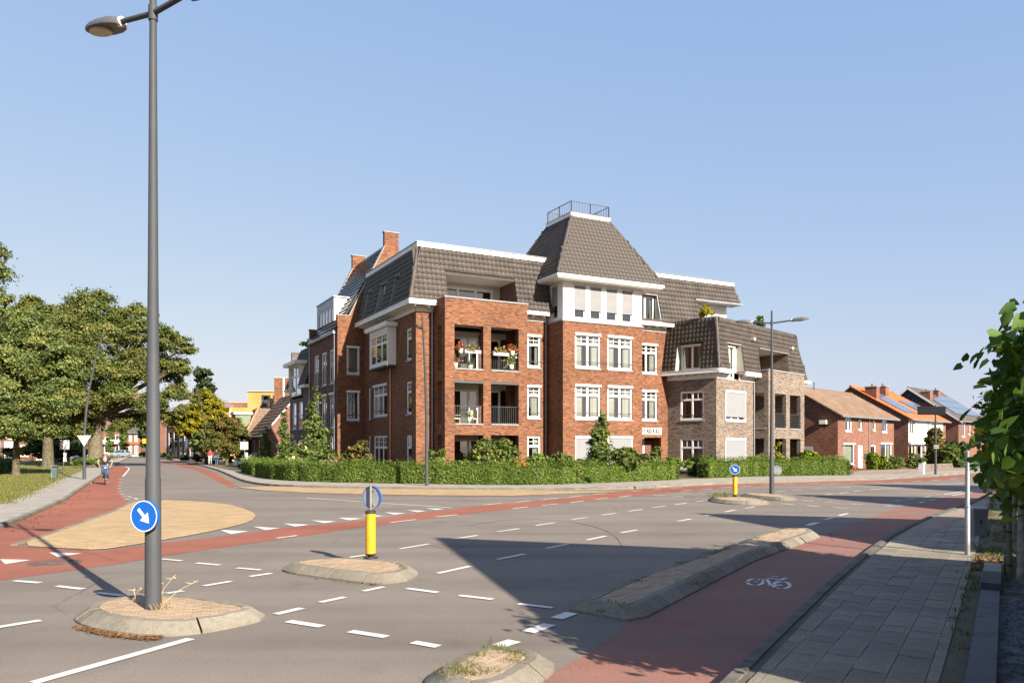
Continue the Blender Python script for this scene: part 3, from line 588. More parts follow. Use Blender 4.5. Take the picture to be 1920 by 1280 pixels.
def window(root, p0, deg, t0, t1, z0, z1, cols=(1, 1), transom=0.30, mun=(2, 2), bar=True, cassette=True, screen=0.0, curtain=0.5, sill=True,
           fw=0.10, set_in=0.06, glass=None, frame=None, panel=0.0, name='window', room=True, depth=1.1, blind=False):
    w = round(t1 - t0, 2); h = round(z1 - z0, 2); fm = frame or WHITE
    a = R(deg); loc = Vector((p0[0] + math.cos(a) * t0, p0[1] + math.sin(a) * t0, z0))
    key = (w, h, tuple(cols), transom, mun, fw, set_in, fm.name)
    y0, y1 = set_in, set_in + 0.075
    tw = float(sum(cols)); xs = [0.0]
    for c in cols: xs.append(xs[-1] + c / tw * w)
    zt = h * (1 - transom) if transom else h
    lights = []
    for i in range(len(cols)):
        xa = xs[i] + (fw if i == 0 else fw * 0.45); xb = xs[i+1] - (fw if i == len(cols) - 1 else fw * 0.45)
        lights.append((xa, xb, fw, (zt - 0.04) if transom else h - fw, False))
        if transom: lights.append((xa, xb, zt + 0.04, h - fw, True))
    if key not in WC:
        mb = MB(); mb.box(0, fw, y0, y1, 0, h); mb.box(w - fw, w, y0, y1, 0, h); mb.box(fw, w - fw, y0, y1, 0, fw); mb.box(fw, w - fw, y0, y1, h - fw, h)
        for x in xs[1:-1]: mb.box(x - fw*0.45, x + fw*0.45, y0 + 0.004, y1 - 0.004, fw, h - fw)
        if transom:
            for xa, xb, za, zb, top in lights:
                if top: mb.box(xa, xb, y0 + 0.006, y1 - 0.006, zt - 0.04, zt + 0.04)
        for xa, xb, za, zb, top in lights:
            s = 0.035        # sash
            mb.box(xa, xa+s, y0+0.016, y1-0.01, za, zb); mb.box(xb-s, xb, y0+0.016, y1-0.01, za, zb); mb.box(xa+s, xb-s, y0+0.016, y1-0.01, za, za+s); mb.box(xa+s, xb-s, y0+0.016, y1-0.01, zb-s, zb)
            if top and mun:
                for k in range(1, mun[0]): x = xa + (xb-xa)*k/mun[0]; mb.box(x-0.014, x+0.014, y0+0.022, y1-0.02, za+s, zb-s)
                for k in range(1, mun[1]): z = za + (zb-za)*k/mun[1]; mb.box(xa+s, xb-s, y0+0.024, y1-0.022, z-0.014, z+0.014)
        WC[key] = mb.me('window', fm)
    o = put(name, WC[key], root, loc, a)
    for xa, xb, za, zb, top in lights:
        if panel and not top and panel > 0:
            zp = h * panel
            MB().box(xa + 0.02, xb - 0.02, y0 + 0.012, y0 + 0.05, za + 0.02, zp).build('panel', ANTH, o)
            za = zp
        MB().face([(xa, y1-0.03, za), (xb, y1-0.03, za), (xb, y1-0.03, zb), (xa, y1-0.03, zb)]).build('pane', glass or GLASS, o)
    if room:
        mb = MB(); d = depth; e = 0.02
        for f in ([(e,y1,0),(e,d,0),(e,d,h),(e,y1,h)], [(w-e,y1,0),(w-e,y1,h),(w-e,d,h),(w-e,d,0)], [(e,d,0),(w-e,d,0),(w-e,d,h),(e,d,h)], [(e,y1,h-e),(e,d,h-e),(w-e,d,h-e),(w-e,y1,h-e)], [(e,y1,e),(w-e,y1,e),(w-e,d,e),(e,d,e)]): mb.face(f)
        mb.build('interior', ROOM, o)
    if curtain and screen < 0.95:
        mb = MB(); n = 16
        spans = [(0.05, w*(0.10+0.28*curtain)), (w*(0.9-0.28*curtain), w-0.05)] if curtain < 0.95 else [(0.05, w-0.05)]
        for xa, xb in spans:
            q = [(xa+(xb-xa)*k/n, 0.22 + 0.03*math.sin(k*2.2)) for k in range(n+1)]
            for (x, y), (x2, y2) in zip(q, q[1:]): mb.face([(x,y,0.03),(x2,y2,0.03),(x2,y2,h-0.05),(x,y,h-0.05)], smooth=True)
        mb.build('curtain', CURT, o)
    if sill: MB().box(-0.03, w+0.03, -0.06, set_in + 0.02, -0.10, -0.002).build('sill', STONE, o)
    if cassette: MB().box(-0.02, w+0.02, -0.07, set_in - 0.004, h-0.12, h+0.03).build('screen_cassette', WHITE, o)
    if screen:
        zb = h * (1 - screen); mb = MB().box(0.03, w-0.03, -0.012, 0.004, zb, h-0.125); mb.box(0.03, w-0.03, -0.02, 0.012, zb-0.05, zb)
        mb.build('sun_screen', SCREEND if blind else SCREEN, o)
        MB().box(0.0, 0.045, -0.025, 0.02, 0.0, h-0.125).box(w-0.045, w, -0.025, 0.02, 0.0, h-0.125).build('screen_guide', WHITE, o)
    if bar: MB().box(0.0, w, 0.0, 0.03, h*0.17, h*0.17+0.035).build('safety_bar', ANTH, o)
    return o
def tile_mb(mb, M, w, l):
    prof = [(0,0.0),(0.17,0.034),(0.38,0.05),(0.62,0.034),(0.8,0.008),(1.0,0.0)]
    V = [(x*w, -0.02, z+0.028) for x, z in prof] + [(x*w, l, z) for x, z in prof] + [(x*w, -0.02, z*0.3-0.01) for x, z in prof]
    n = len(prof); fs = [(i, i+1, n+i+1, n+i) for i in range(n-1)] + [(2*n+i, 2*n+i+1, i+1, i) for i in range(n-1)]
    mb.mesh([M @ Vector(v) for v in V], fs, 0, True)
def tiles(root, A, B, Cc, Dd, mat=TILE, under=TILEB, name='roof_tiles', tw=0.31, tl=0.34, skip=None, singles=None, base=True, thick=0.06):
    """pantiles on a sloping quad A(bottom left) B(bottom right) Cc(top right) Dd(top left)"""
    A, B, Cc, Dd = (Vector(p) for p in (A, B, Cc, Dd)); ex = (B - A).normalized(); nrm = ex.cross(Dd - A).normalized(); ey = nrm.cross(ex).normalized()
    H = (Dd - A).dot(ey); nr = max(1, int(round(H / tl))); tl = H / nr; mb = MB()
    xl1 = (Dd - A).dot(ex); xr0 = (B - A).dot(ex); xr1 = (Cc - A).dot(ex)
    proto = None
    for r in range(nr):
        f0, f1 = r / nr, (r + 1) / nr; fm = (f0 + f1) / 2
        xa = xl1 * fm; xb = xr0 + (xr1 - xr0) * fm
        k = math.ceil(xa / tw - 0.6)
        while k * tw < xb - tw * 0.4:
            x = k * tw; k += 1
            if skip and skip(x + tw/2, (f0 + 0.5/nr) * H): continue
            O = A + ex * x + ey * (f0 * H) + nrm * 0.025
            M = Matrix(((ex.x, ey.x, nrm.x, O.x), (ex.y, ey.y, nrm.y, O.y), (ex.z, ey.z, nrm.z, O.z), (0,0,0,1)))
            if singles is not None and singles[0] > 0:
                if proto is None: q = MB(); tile_mb(q, Matrix.Identity(4), tw, tl); proto = q.me('roof_tile', mat)
                o = put('roof_tile', proto, root); o.matrix_local = M; singles[0] -= 1
            else: tile_mb(mb, M, tw, tl)
    if mb.f: tag(mb.build(name, mat, root), kind='stuff')
    if base and skip is None:
        MB().extr([A, B, Cc, Dd], -nrm * thick).build('roof_slab', under, root)
    return nrm
def slope_with_hole(root, A, ex, ey, W, H, holes, under=TILEB):
    """underlay of a roof plane with rectangular cut-outs (x0,x1,y0,y1)"""
    xs = sorted({0, W} | {h[i] for h in holes for i in (0,1)}); ys = sorted({0, H} | {h[i] for h in holes for i in (2,3)}); mb = MB()
    for xa, xb in zip(xs, xs[1:]):
        for ya, yb in zip(ys, ys[1:]):
            if any(h[0] < (xa+xb)/2 < h[1] and h[2] < (ya+yb)/2 < h[3] for h in holes): continue
            mb.face([A + ex*xa + ey*ya, A + ex*xb + ey*ya, A + ex*xb + ey*yb, A + ex*xa + ey*yb])
    return mb.build('roof_slab', under, root)
def railing(root, p0, p1, z0, z1, n=None, name='railing', mat=ANTH, post=0.04, step=0.12):
    a = Vector((*p0, 0)); b = Vector((*p1, 0)); L = (b - a).length; mb = MB(); k = n or int(L / step)
    mb.bar(a + Vector((0,0,z1)), b + Vector((0,0,z1)), 0.05, 0.03); mb.bar(a + Vector((0,0,z0+0.06)), b + Vector((0,0,z0+0.06)), 0.04, 0.02)
    for i in range(k + 1):
        p = a.lerp(b, i / k); w = post if i in (0, k) else 0.016; mb.bar(p + Vector((0,0,z0)), p + Vector((0,0,z1-0.016)), w, w)
    return mb.build(name, mat, root)
def drainpipe(root, x, y, z0, z1, mat=ZINC, r=0.05):
    return MB().tube([(x,y,z0),(x,y,z1)], r, 10).build('drainpipe', mat, root)
def cornice(root, p0, deg, length, zb, zt, proj, step=0.62, ends=(0, 0), soffit=CREAM, bk=True):
    """white box gutter with soffit, frieze and brackets along a wall"""
    a = R(deg); c = put('cornice', None, root, (p0[0], p0[1], 0), a)
    mb = MB(); x0, x1 = -ends[0], length + ends[1]
    mb.box(x0, x1, -proj, -proj + 0.12, zb, zt); mb.box(x0, x1, -proj - 0.03, -proj + 0.16, zt, zt + 0.03)
    mb.build('fascia', WHITE, c)
    MB().box(x0, x1, -proj + 0.121, -0.002, zb + 0.06, zb + 0.10).build('soffit', soffit, c)
    MB().box(-min(ends[0], 0.06), length + min(ends[1], 0.06), -0.06, -0.002, zb - 0.34, zb + 0.06).build('frieze', WHITE, c)
    if bk:
        n = max(1, int((x1 - x0) / step)); me = MB().box(-0.04, 0.04, -proj + 0.16, -0.061, zb - 0.10, zb + 0.058).me('bracket', WHITE)
        for i in range(n): put('bracket', me, c, (x0 + (i + 0.5) * (x1 - x0) / n, 0, 0))
    return c
# ================================================================ MAIN APARTMENT BUILDING
DC = 48.5; C0 = ((780 - CX) / F * DC, DC)
B = thing('apartment_building', 'tall red brick apartment building with dark mansard roof and white square corner tower', 'building', (*C0, 0), R(28))
FR = Fr(*C0, 28)
WZ = [(0.55, 2.83), (4.02, 6.20), (7.42, 9.57)]
S2 = dict(cols=(1, 1), transom=0.30)
# front wall (between and beside the projections)
ops = [(6.98, 8.9, a, b) for a, b in WZ] + [(1.45, 6.6, 0.25, 2.95, 0.7), (1.45, 6.6, 3.45, 6.32, 0.7), (1.45, 6.6, 6.85, 9.72, 0.7)]
wall(B, (0, 0), 0, 9.43, 0, 10.5, ops)
for i, (a, b) in enumerate(WZ): window(B, (0, 0), 0, 6.98, 8.9, a, b, curtain=(0.6, 0.8, 0.3)[i], cassette=i > 0, bar=i > 0, **S2)
ops = [(16.8 - 15.85, 18.75 - 15.85, a, b) for a, b in WZ[1:]] + [(17.3 - 15.85, 19.1 - 15.85, 0.1, 2.78, 1.0)]
wall(B, (15.85, 0), 0, 3.95, 0, 10.5, ops, u0=15.85)
for a, b in WZ[1:]: window(B, (0, 0), 0, 16.8, 18.75, a, b, curtain=0.7, **S2)
window(B, (0, 0.95), 0, 17.35, 18.35, 0.2, 2.7, cols=(1,), transom=0, curtain=0, cassette=False, bar=False, sill=False, name='entrance_door')
MB().box(18.36, 19.1, 0.97, 1.05, 0.1, 2.78).build('entrance_side', DRED, B)
# name panel over the entrance
sg = MB().box(16.35, 19.13, -0.035, -0.004, 2.99, 3.50).build('name_panel', pm('enamel_panel', (0.42,0.42,0.41), 0.5, 0.04), B)
LETTER = pm('sign_lettering', (0.012,0.012,0.014), 0.8, 0.05, spec=0.1)
# narrow roman capitals: strokes as (x0, z0, x1, z1, width) in a unit box
GL = {'V': [(0.0,1,0.5,0,0.3),(1.0,1,0.5,0,0.14)], 'E': [(0.15,0,0.15,1,0.3),(0,0.95,0.9,0.95,0.12),(0,0.05,0.9,0.05,0.12),(0.2,0.5,0.7,0.5,0.12),(0.87,0.78,0.87,1,0.1),(0.87,0,0.87,0.22,0.1)], 'N': [(0.1,0,0.1,1,0.14),(0.1,1,0.9,0,0.3),(0.9,0,0.9,1,0.14)], 'D': [(0.15,0,0.15,1,0.3),(0,0.95,0.6,0.95,0.12),(0,0.05,0.6,0.05,0.12),(0.6,0.97,0.85,0.72,0.22),(0.85,0.75,0.85,0.25,0.3),(0.85,0.28,0.6,0.03,0.22)], 'A': [(0.5,1,0.05,0,0.14),(0.5,1,0.95,0,0.3),(0.2,0.33,0.8,0.33,0.1)], 'L': [(0.15,0,0.15,1,0.3),(0,0.95,0.4,0.95,0.08),(0,0.05,0.9,0.05,0.12),(0.87,0,0.87,0.28,0.1)]}
for k, ch in enumerate('VENDAAL'):
    mb = MB(); W_, H_ = 0.185, 0.36; X_ = 17.235 + k*0.257; yy = -0.0375
    for n_, (xa, za, xb, zb, w_) in enumerate(GL[ch]):
        a = Vector((X_ + xa*W_, yy - 0.0006*n_, 3.065 + za*H_)); b = Vector((X_ + xb*W_, yy - 0.0006*n_, 3.065 + zb*H_)); d = (b - a).normalized(); q = Vector((-d.z, 0, d.x)) * w_*W_*0.68
        mb.face([a-q, b-q, b+q, a+q])
    mb.build('letter', LETTER, sg)
# balcony bay
bx0, bx1, by = 1.17, 6.89, -1.8
bops = [(0.63, 2.59, a, b, 0.34) for a, b in ((0.25, 2.84), (3.53, 6.17), (6.88, 9.57))] + [(3.11, 5.08, a, b, 0.34) for a, b in ((0.25, 2.84), (3.53, 6.17), (6.88, 9.57))]
wall(B, (bx0, by), 0, bx1 - bx0, 0, 11.18, bops, u0=3.1, back=0.34, name='bay_wall')
sops = [(0.6, 1.25, a, b, 0.3) for a, b in ((0.25, 2.84), (3.53, 6.17), (6.88, 9.57))]
wall(B, (bx0, 0), -90, 1.8, 0, 11.18, sops, u0=9.0, back=None, name='bay_wall')
wall(B, (bx1, by), 90, 1.8, 0, 11.18, (), u0=12.0, name='bay_wall')
MB().box(bx0 - 0.05, bx1 + 0.05, by - 0.05, by + 0.40, 11.182, 11.26).box(bx0 - 0.05, bx0 + 0.35, by + 0.40, 0.3, 11.182, 11.26).box(bx1 - 0.35, bx1 + 0.05, by + 0.40, 0.3, 11.182, 11.26).build('coping', STONE, B)
for z in (2.95, 6.32, 9.72):
    top = {2.95: 3.45, 6.32: 6.82, 9.72: 10.9}[z]
    MB().box(bx0 + 0.36, bx1 - 0.36, by + 0.345, 0.69, z, top).build('balcony_slab', CREAM, B)
for i, z in enumerate((0.26, 3.47, 6.84)):
    for a, b in ((1.8, 3.76), (4.28, 6.25)):
        if i: MB().box(a + 0.01, b - 0.01, by - 0.05, by + 0.30, z + 0.0, z + 0.075).build('balcony_sill', STONE, B); railing(B, (a, by + 0.17), (b, by + 0.17), z + 0.08, z + 1.16, step=0.14)
    window(B, (0, 0.6), 0, 1.5, 4.6, z, z + 2.35, cols=(0.7, 1.3, 0.6), transom=0, curtain=0, cassette=False, bar=False, sill=False, name='balcony_door', glass=GLASS)
    window(B, (0, 0.6), 0, 5.2, 6.2, z, z + 2.35, cols=(1,), transom=0, curtain=0, cassette=False, bar=False, sill=False, name='balcony_door')
    MB().box(4.6, 5.2, 0.55, 0.7, z, z + 2.6).build('pier', DRED, B)
    MB().box(1.45, 6.6, 0.62, 0.68, z + 2.36, z + 2.72).build('fascia_panel', CREAM, B)
for a, b in ((1.8, 3.76), (4.28, 6.25)): MB().box(a, b, by + 0.02, by + 0.14, 6.03, 6.165).build('awning_case', ANTH, B)
# ---- mansard over the left wing
def mansard(root, pA, deg, length, z0, z1, y0, y1, holes=(), hip=(0, 0), mat=TILE, under=TILEB, singles=None):
    """steep tiled slope along a wall line; y = outward at bottom / inward at top, hip = inset of the top at each end"""
    a = R(deg); u = Vector((math.cos(a), math.sin(a), 0)); inw = Vector((-math.sin(a), math.cos(a), 0)); P = Vector((*pA, 0))
    A = P - inw*y0 + Vector((0,0,z0)); Bq = A + u*length; T = P + inw*y1 + Vector((0,0,z1))
    Dq = T + u*hip[0]; Cq = T + u*(length - hip[1])
    ey = (T - A).normalized(); H = (T - A).length
    hs = [(h[0], h[1], (h[2]-z0)/(z1-z0)*H, (h[3]-z0)/(z1-z0)*H) for h in holes]
    sk = (lambda x, r: any(h[0]-0.05 < x < h[1]+0.05 and h[2]-0.1 < r < h[3]+0.1 for h in hs)) if hs else None
    tiles(root, A, Bq, Cq, Dq, mat, under, skip=sk, singles=singles)
    if hs: slope_with_hole(root, A + u*max(hip[0],0)*0.5 , u, ey, length - max(hip[0],0)*0.5 - max(hip[1],0)*0.5, H, [(h[0]-max(hip[0],0)*0.5, h[1]-max(hip[0],0)*0.5, h[2], h[3]) for h in hs], under)
    return A, Bq, Cq, Dq
zR0, zR1 = 11.10, 14.56
# front slope, with the roof terrace cut in
mansard(B, (-0.6, 0), 0, 10.1, zR0, zR1, 0.6, 0.23, [(1.93 + 0.6, 6.9 + 0.6, 11.0, 13.0)], hip=(0.83, 0))
# left slope with three dormer recesses (t from the back)
yl = lambda t: 10.56 - t
dorm = [(1.35, 2.25), (4.2, 5.6), (7.2, 8.1)]
mansard(B, (0, 10.56), -90, 11.16, zR0, zR1, 0.6, 0.23, [(a, b, 11.25, 13.2) for a, b in dorm], hip=(0, 0.83), mat=DTILE)
MB().tube([(-0.6, -0.6, zR0 + 0.02), (0.23, 0.23, zR1)], 0.13, 10).build('hip_ridge', TILE, B)
for a, b in dorm:
    w = window(B, (0.02, 10.56), -90, a + 0.03, b - 0.03, 11.3, 13.15, cols=(1,) if b - a < 1 else (1, 1), transom=0, curtain=0.3, cassette=False, bar=False, sill=False, name='dormer_window')
    mb = MB()
    for t in (a, b):
        mb.extr([(-0.60, yl(t), 11.2), (0.10, yl(t), 11.2), (0.10, yl(t), 13.25), (-0.12, yl(t), 13.25)], (0, 0.06 if t == a else -0.06, 0))
    mb.box(-0.16, 0.12, yl(b) - 0.05, yl(a) + 0.05, 13.2, 13.29); mb.build('dormer_cheek', ZINC, B)
# roof terrace
wall(B, (1.94, 2.1), 0, 4.96, 11.2, 13.0, [(0.56, 4.46, 11.25, 12.75)], mat=CREAM, name='terrace_wall')
window(B, (0, 2.1), 0, 2.5, 6.4, 11.25, 12.75, cols=(1, 1, 1), transom=0, curtain=0, cassette=False, bar=False, sill=False, name='terrace_window', fw=0.14)
MB().box(1.93, 6.9, 0.0, 2.25, 12.98, 13.06).build('terrace_ceiling', CREAM, B)
MB().box(1.85, 6.98, -0.12, 0.02, 12.98, 13.10).build('awning_case', ZINC, B)
for x, dx in ((1.93, -0.12), (6.9, 0.12)):
    MB().extr([(x, -0.55, 11.2), (x, 2.25, 11.2), (x, 2.25, 12.98), (x, -0.12, 12.98)], (dx, 0, 0)).build('terrace_cheek', DRED, B)
MB().box(1.93, 6.9, -0.55, 2.25, 11.1, 11.18).build('terrace_floor', STONE, B)
mb = MB().box(1.2, 1.6, -0.12, 0.0, 11.3, 11.3)
# parapet fascia along the roof top
MB().box(0.12, 9.9, 0.10, 0.28, zR1, 14.84).build('parapet', WHITE, B)
MB().box(0.12, 0.30, 0.28, 10.56, zR1, 14.84).build('parapet', WHITE, B)
MB().box(0.06, 10.0, 0.04, 0.32, 14.842, 14.875).box(0.06, 0.34, 0.32, 10.6, 14.842, 14.875).build('parapet_cap', ZINC, B)
MB().box(0.3, 9.9, 0.29, 10.5, 14.4, 14.6).build('roof_deck', STONE, B)
cornice(B, (0, 0), 0, 1.13, 10.83, 11.10, 0.72, ends=(0.72, 0.0))
cornice(B, (0, 10.56), -90, 10.56, 10.83, 11.10, 0.72, ends=(0.5, 0.595))
cornice(B, (6.92, 0), 0, 2.4, 10.83, 11.08, 0.62, ends=(0, 0))
drainpipe(B, 1.05, -0.07, 0, 10.6); drainpipe(B, 9.28, -0.07, 0, 10.6)
# ---- left facade
LT = lambda t: t + 10.56
lops = [(LT(-1.69), LT(-0.78), a, b) for a, b in ((0.40, 2.85), (4.18, 6.24), (7.58, 9.6))] + [(LT(-8.3), LT(-5.42), 0.4, 2.88), (LT(-8.4), LT(-5.42), 4.22, 6.43), (LT(-9.5), LT(-9.05), 4.1, 6.35), (LT(-9.5), LT(-9.05), 0.4, 2.9)]
wall(B, (0, 10.56), -90, 10.56, 0, 10.5, lops, u0=20)
for a, b in ((0.40, 2.85), (4.18, 6.24), (7.58, 9.6)): window(B, (0, 10.56), -90, LT(-1.69), LT(-0.78), a, b, cols=(1,), transom=0.32, curtain=0.3, cassette=False, bar=a > 1, set_in=0.05)
window(B, (0, 10.56), -90, LT(-8.3), LT(-5.42), 0.4, 2.88, cols=(1,1,1), transom=0.33, curtain=0.4, cassette=False, bar=False, set_in=0.04)
window(B, (0, 10.56), -90, LT(-8.4), LT(-5.42), 4.22, 6.43, cols=(1,1,1), transom=0.33, curtain=0.4, set_in=0.04)
for a, b in ((4.1, 6.35), (0.4, 2.9)): window(B, (0, 10.56), -90, LT(-9.5), LT(-9.05), a, b, cols=(1,), transom=0, curtain=0, cassette=False, bar=False, set_in=0.04, fw=0.07)
# white oriel
orl = put('oriel', None, B, (0, 10.56, 0), R(-90))
MB().box(LT(-7.4), LT(-3.6), -0.62, -0.01, 7.5, 7.62).box(LT(-7.4), LT(-7.28), -0.6, -0.01, 7.62, 10.0).box(LT(-3.72), LT(-3.6), -0.6, -0.01, 7.62, 10.0).box(LT(-7.28), LT(-3.72), -0.6, -0.01, 9.75, 10.0).build('casing', WHITE, orl)
MB().box(LT(-7.75), LT(-3.3), -0.85, -0.01, 10.02, 10.28).build('cap', WHITE, orl)
MB().box(LT(-7.6), LT(-3.4), -0.75, -0.01, 10.281, 10.36).build('cap_roof', ZINC, orl)
MB().box(LT(-7.45), LT(-3.55), -0.66, -0.005, 7.40, 7.498).build('base', ANTH, orl)
window(B, (-0.56, 10.56), -90, LT(-7.26), LT(-3.74), 7.63, 9.74, cols=(1,1,1), transom=0.34, curtain=0.4, cassette=False, set_in=0.0, fw=0.13, sill=False, depth=0.5)
drainpipe(B, -0.07, 10.56 - LT(-4.58), 0.0, 7.4, pm('copper_pipe', (0.62,0.26,0.13), 0.5, 0.1, 3.0))
# ---- tower
tx0, tx1, ty0, ty1 = 9.43, 15.85, -2.0, 4.4
tw_ = [(0.93, 2.95), (3.52, 5.57)]
tops = [(a, b, z0, z1) for a, b in tw_ for z0, z1 in ((0.5, 2.80), (3.95, 6.22), (7.33, 9.60))]
wall(B, (tx0, ty0), 0, tx1 - tx0, 0, 10.32, tops, u0=31, name='tower_wall')
wall(B, (tx0, ty1), -90, ty1 - ty0, 0, 10.32, (), u0=40, name='tower_wall'); wall(B, (tx1, ty0), 90, ty1 - ty0, 0, 10.32, (), u0=50, name='tower_wall')
for i, (a, b) in enumerate(tw_):
    window(B, (tx0, ty0), 0, a, b, 0.5, 2.80, screen=0.999, curtain=0, bar=False, **S2)
    window(B, (tx0, ty0), 0, a, b, 3.95, 6.22, curtain=0.85, **S2); window(B, (tx0, ty0), 0, a, b, 7.33, 9.60, curtain=0.75, **S2)
MB().box(tx0 - 0.07, tx1 + 0.07, ty0 - 0.07, ty1, 10.325, 10.43).build('string_course', STONE, B)
sops = [(a - tx0, b - tx0, 10.55, 12.84) for a, b in ((10.27, 11.23), (11.53, 12.49), (12.83, 13.79), (14.11, 15.07))]
wall(B, (tx0 + 0.02, ty0 + 0.02), 0, tx1 - tx0 - 0.04, 10.432, 12.95, sops, mat=WHITE, name='lantern_wall', rd=0.1)
wall(B, (tx0 + 0.02, ty1), -90, ty1 - ty0 - 0.02, 10.432, 12.95, [(4.9, 5.75, 10.55, 12.84)], mat=WHITE, name='lantern_wall', rd=0.1)
wall(B, (tx1 - 0.02, ty0 + 0.02), 90, ty1 - ty0, 10.432, 12.95, (), mat=WHITE, name='lantern_wall')
for a, b, z0, z1 in sops: window(B, (tx0, ty0 + 0.03), 0, a, b, z0, z1, cols=(1,), transom=0, curtain=0, cassette=False, bar=False, sill=False, screen=0.72, fw=0.09, blind=True)
window(B, (tx0 + 0.03, ty1), -90, 4.9, 5.75, 10.55, 12.84, cols=(1,), transom=0, curtain=0, cassette=False, bar=False, sill=False, screen=0.6, blind=True)
ex0, ex1, ey0, ey1 = 8.5, 17.1, -2.85, 5.75
MB().box(ex0, ex1, ey0, ey1, 13.02, 13.22).build('eaves', WHITE, B)
MB().box(ex0 + 0.08, ex1 - 0.08, ey0 + 0.08, ey1 - 0.08, 12.955, 13.015).build('eaves_soffit', pm('white_soffit', (0.74,0.72,0.68), 0.6, 0.04), B)
dx0, dx1, dy0, dy1, dz = 11.25, 14.35, -0.15, 3.0, 17.9
e = 0.06; q0 = [(ex0+e, ey0+e, 13.221), (ex1-e, ey0+e, 13.221), (ex1-e, ey1-e, 13.221), (ex0+e, ey1-e, 13.221)]; q1 = [(dx0, dy0, dz), (dx1, dy0, dz), (dx1, dy1, dz), (dx0, dy1, dz)]
tiles(B, q0[0], q0[1], q1[1], q1[0], singles=[300])
tiles(B, q0[3], q0[0], q1[0], q1[3]); tiles(B, q0[1], q0[2], q1[2], q1[1]); tiles(B, q0[2], q0[3], q1[3], q1[2])
for k in range(4): MB().tube([Vector(q0[k]) + Vector((0,0,0.05)), Vector(q1[k])], 0.12, 8).build('hip_ridge', TILE, B)
MB().box(dx0 - 0.10, dx1 + 0.10, dy0 - 0.10, dy1 + 0.10, dz - 0.02, dz + 0.22).build('deck_fascia', WHITE, B)
MB().box(dx0 - 0.13, dx1 + 0.13, dy0 - 0.13, dy1 + 0.13, dz + 0.222, dz + 0.25).build('deck_cap', ZINC, B)
rz = dz + 0.25
for a, b in (((dx0,dy0),(dx1,dy0)), ((dx1,dy0),(dx1,dy1)), ((dx1,dy1),(dx0,dy1)), ((dx0,dy1),(dx0,dy0))):
    m = ((a[0]+b[0])/2, (a[1]+b[1])/2); railing(B, a, m, rz, rz + 0.78, post=0.06, step=0.2, name='deck_railing'); railing(B, m, b, rz, rz + 0.78, post=0.06, step=0.2, name='deck_railing')
# ---- right wing roof
mansard(B, (15.95, 0), 0, 6.5, zR0, zR1, 0.6, 0.23, [(16.9 - 15.95, 18.6 - 15.95, 11.3, 13.1)])
mansard(B, (22.45, 0), 0, 4.25, 13.2, zR1, 0.10, 0.23, hip=(0, 0.45))
cornice(B, (15.92, 0), 0, 4.3, 10.83, 11.08, 0.62)
wall(B, (15.9, 0.25), 0, 6.55, 10.5, 11.2, (), u0=70)
window(B, (0, 0.1), 0, 16.93, 18.57, 11.3, 13.05, cols=(1, 1), transom=0, curtain=0.3, cassette=False, bar=False, sill=False, name='dormer_window')
mb = MB()
for x, d in ((16.9, -0.06), (18.6, 0.06)): mb.extr([(x, -0.60, 11.25), (x, 0.12, 11.25), (x, 0.12, 13.12), (x, -0.14, 13.12)], (d, 0, 0))
mb.box(16.84, 18.66, -0.18, 0.14, 13.1, 13.17); mb.build('dormer_cheek', ZINC, B)
wall(B, (22.45, 0.9), 0, 3.85, 8.0, 13.2, [(0.1, 1.9, 10.9, 12.95)], mat=WHITE, name='terrace_wall')
window(B, (22.45, 0.9), 0, 0.1, 1.9, 10.9, 12.95, cols=(1, 1), transom=0, curtain=0, cassette=False, bar=False, sill=False, name='terrace_window', fw=0.13)
MB().box(22.2, 26.9, -0.25, 1.0, 13.08, 13.2).build('gutter', ZINC, B)
MB().extr([(22.4, -0.5, 11.1), (22.4, 0.9, 11.1), (22.4, 0.9, 13.2), (22.4, -0.05, 13.2)], (0.08, 0, 0)).build('terrace_cheek', WHITE, B)
MB().box(15.9, 26.35, 0.10, 0.28, zR1, 14.84).box(26.17, 26.35, 0.28, 9, zR1, 14.84).build('parapet', WHITE, B)
MB().box(15.9, 26.42, 0.04, 0.34, 14.842, 14.875).build('parapet_cap', ZINC, B)
MB().box(15.9, 26.2, 0.29, 9, 13.9, 14.6).build('roof_deck', STONE, B)
MB().box(22.5, 26.25, 1.1, 9, 8, 13.1).build('rear_block', WHITE, B)
tiles(B, (26.7, -0.1, 13.2), (26.7, 9, 13.2), (26.25, 9, zR1), (26.25, 0.23, zR1)); MB().tube([(26.7, -0.1, 13.2), (26.25, 0.23, zR1)], 0.1, 8).build('hip_ridge', TILE, B)
MB().box(0.4, 22, 9.8, 10.3, 0, 14.3).build('rear_wall', DRED, B)
# ---- second block with stepped gables and chimneys
def gable(y, t, ops):
    wall(B, (-2.0, y), 0, 8.0, 0, 11.0, ops, mat=DRED if False else RED, u0=60, name='gable_wall')
    prof = [(-2.0, 11.0), (-2.0, 11.65), (-1.1, 11.65), (1.56, 17.0), (1.56, 18.15), (2.66, 18.15), (2.66, 17.0), (5.3, 11.65), (6.0, 11.65), (6.0, 11.0)]
    MB().extr([(x, y, z) for x, z in prof], (0, t, 0)).build('gable_top', RED, B)
    MB().extr([(x, y - 0.03, z) for x, z in [(-1.1, 11.67), (1.56, 17.02), (1.56, 17.14), (-1.17, 11.67)]], (0, t + 0.06, 0)).box(-2.05, -1.1, y - 0.04, y + t + 0.04, 11.655, 11.72).box(1.5, 2.72, y - 0.05, y + t + 0.05, 18.152, 18.22).build('gable_coping', STONE, B)
    if ops:
        for o in ops: window(B, (-2.0, y), 0, o[0], o[1], o[2], o[3], cols=(1,), transom=0, curtain=1.0 if o[2] > 7 else 0, bar=True, set_in=0.05)
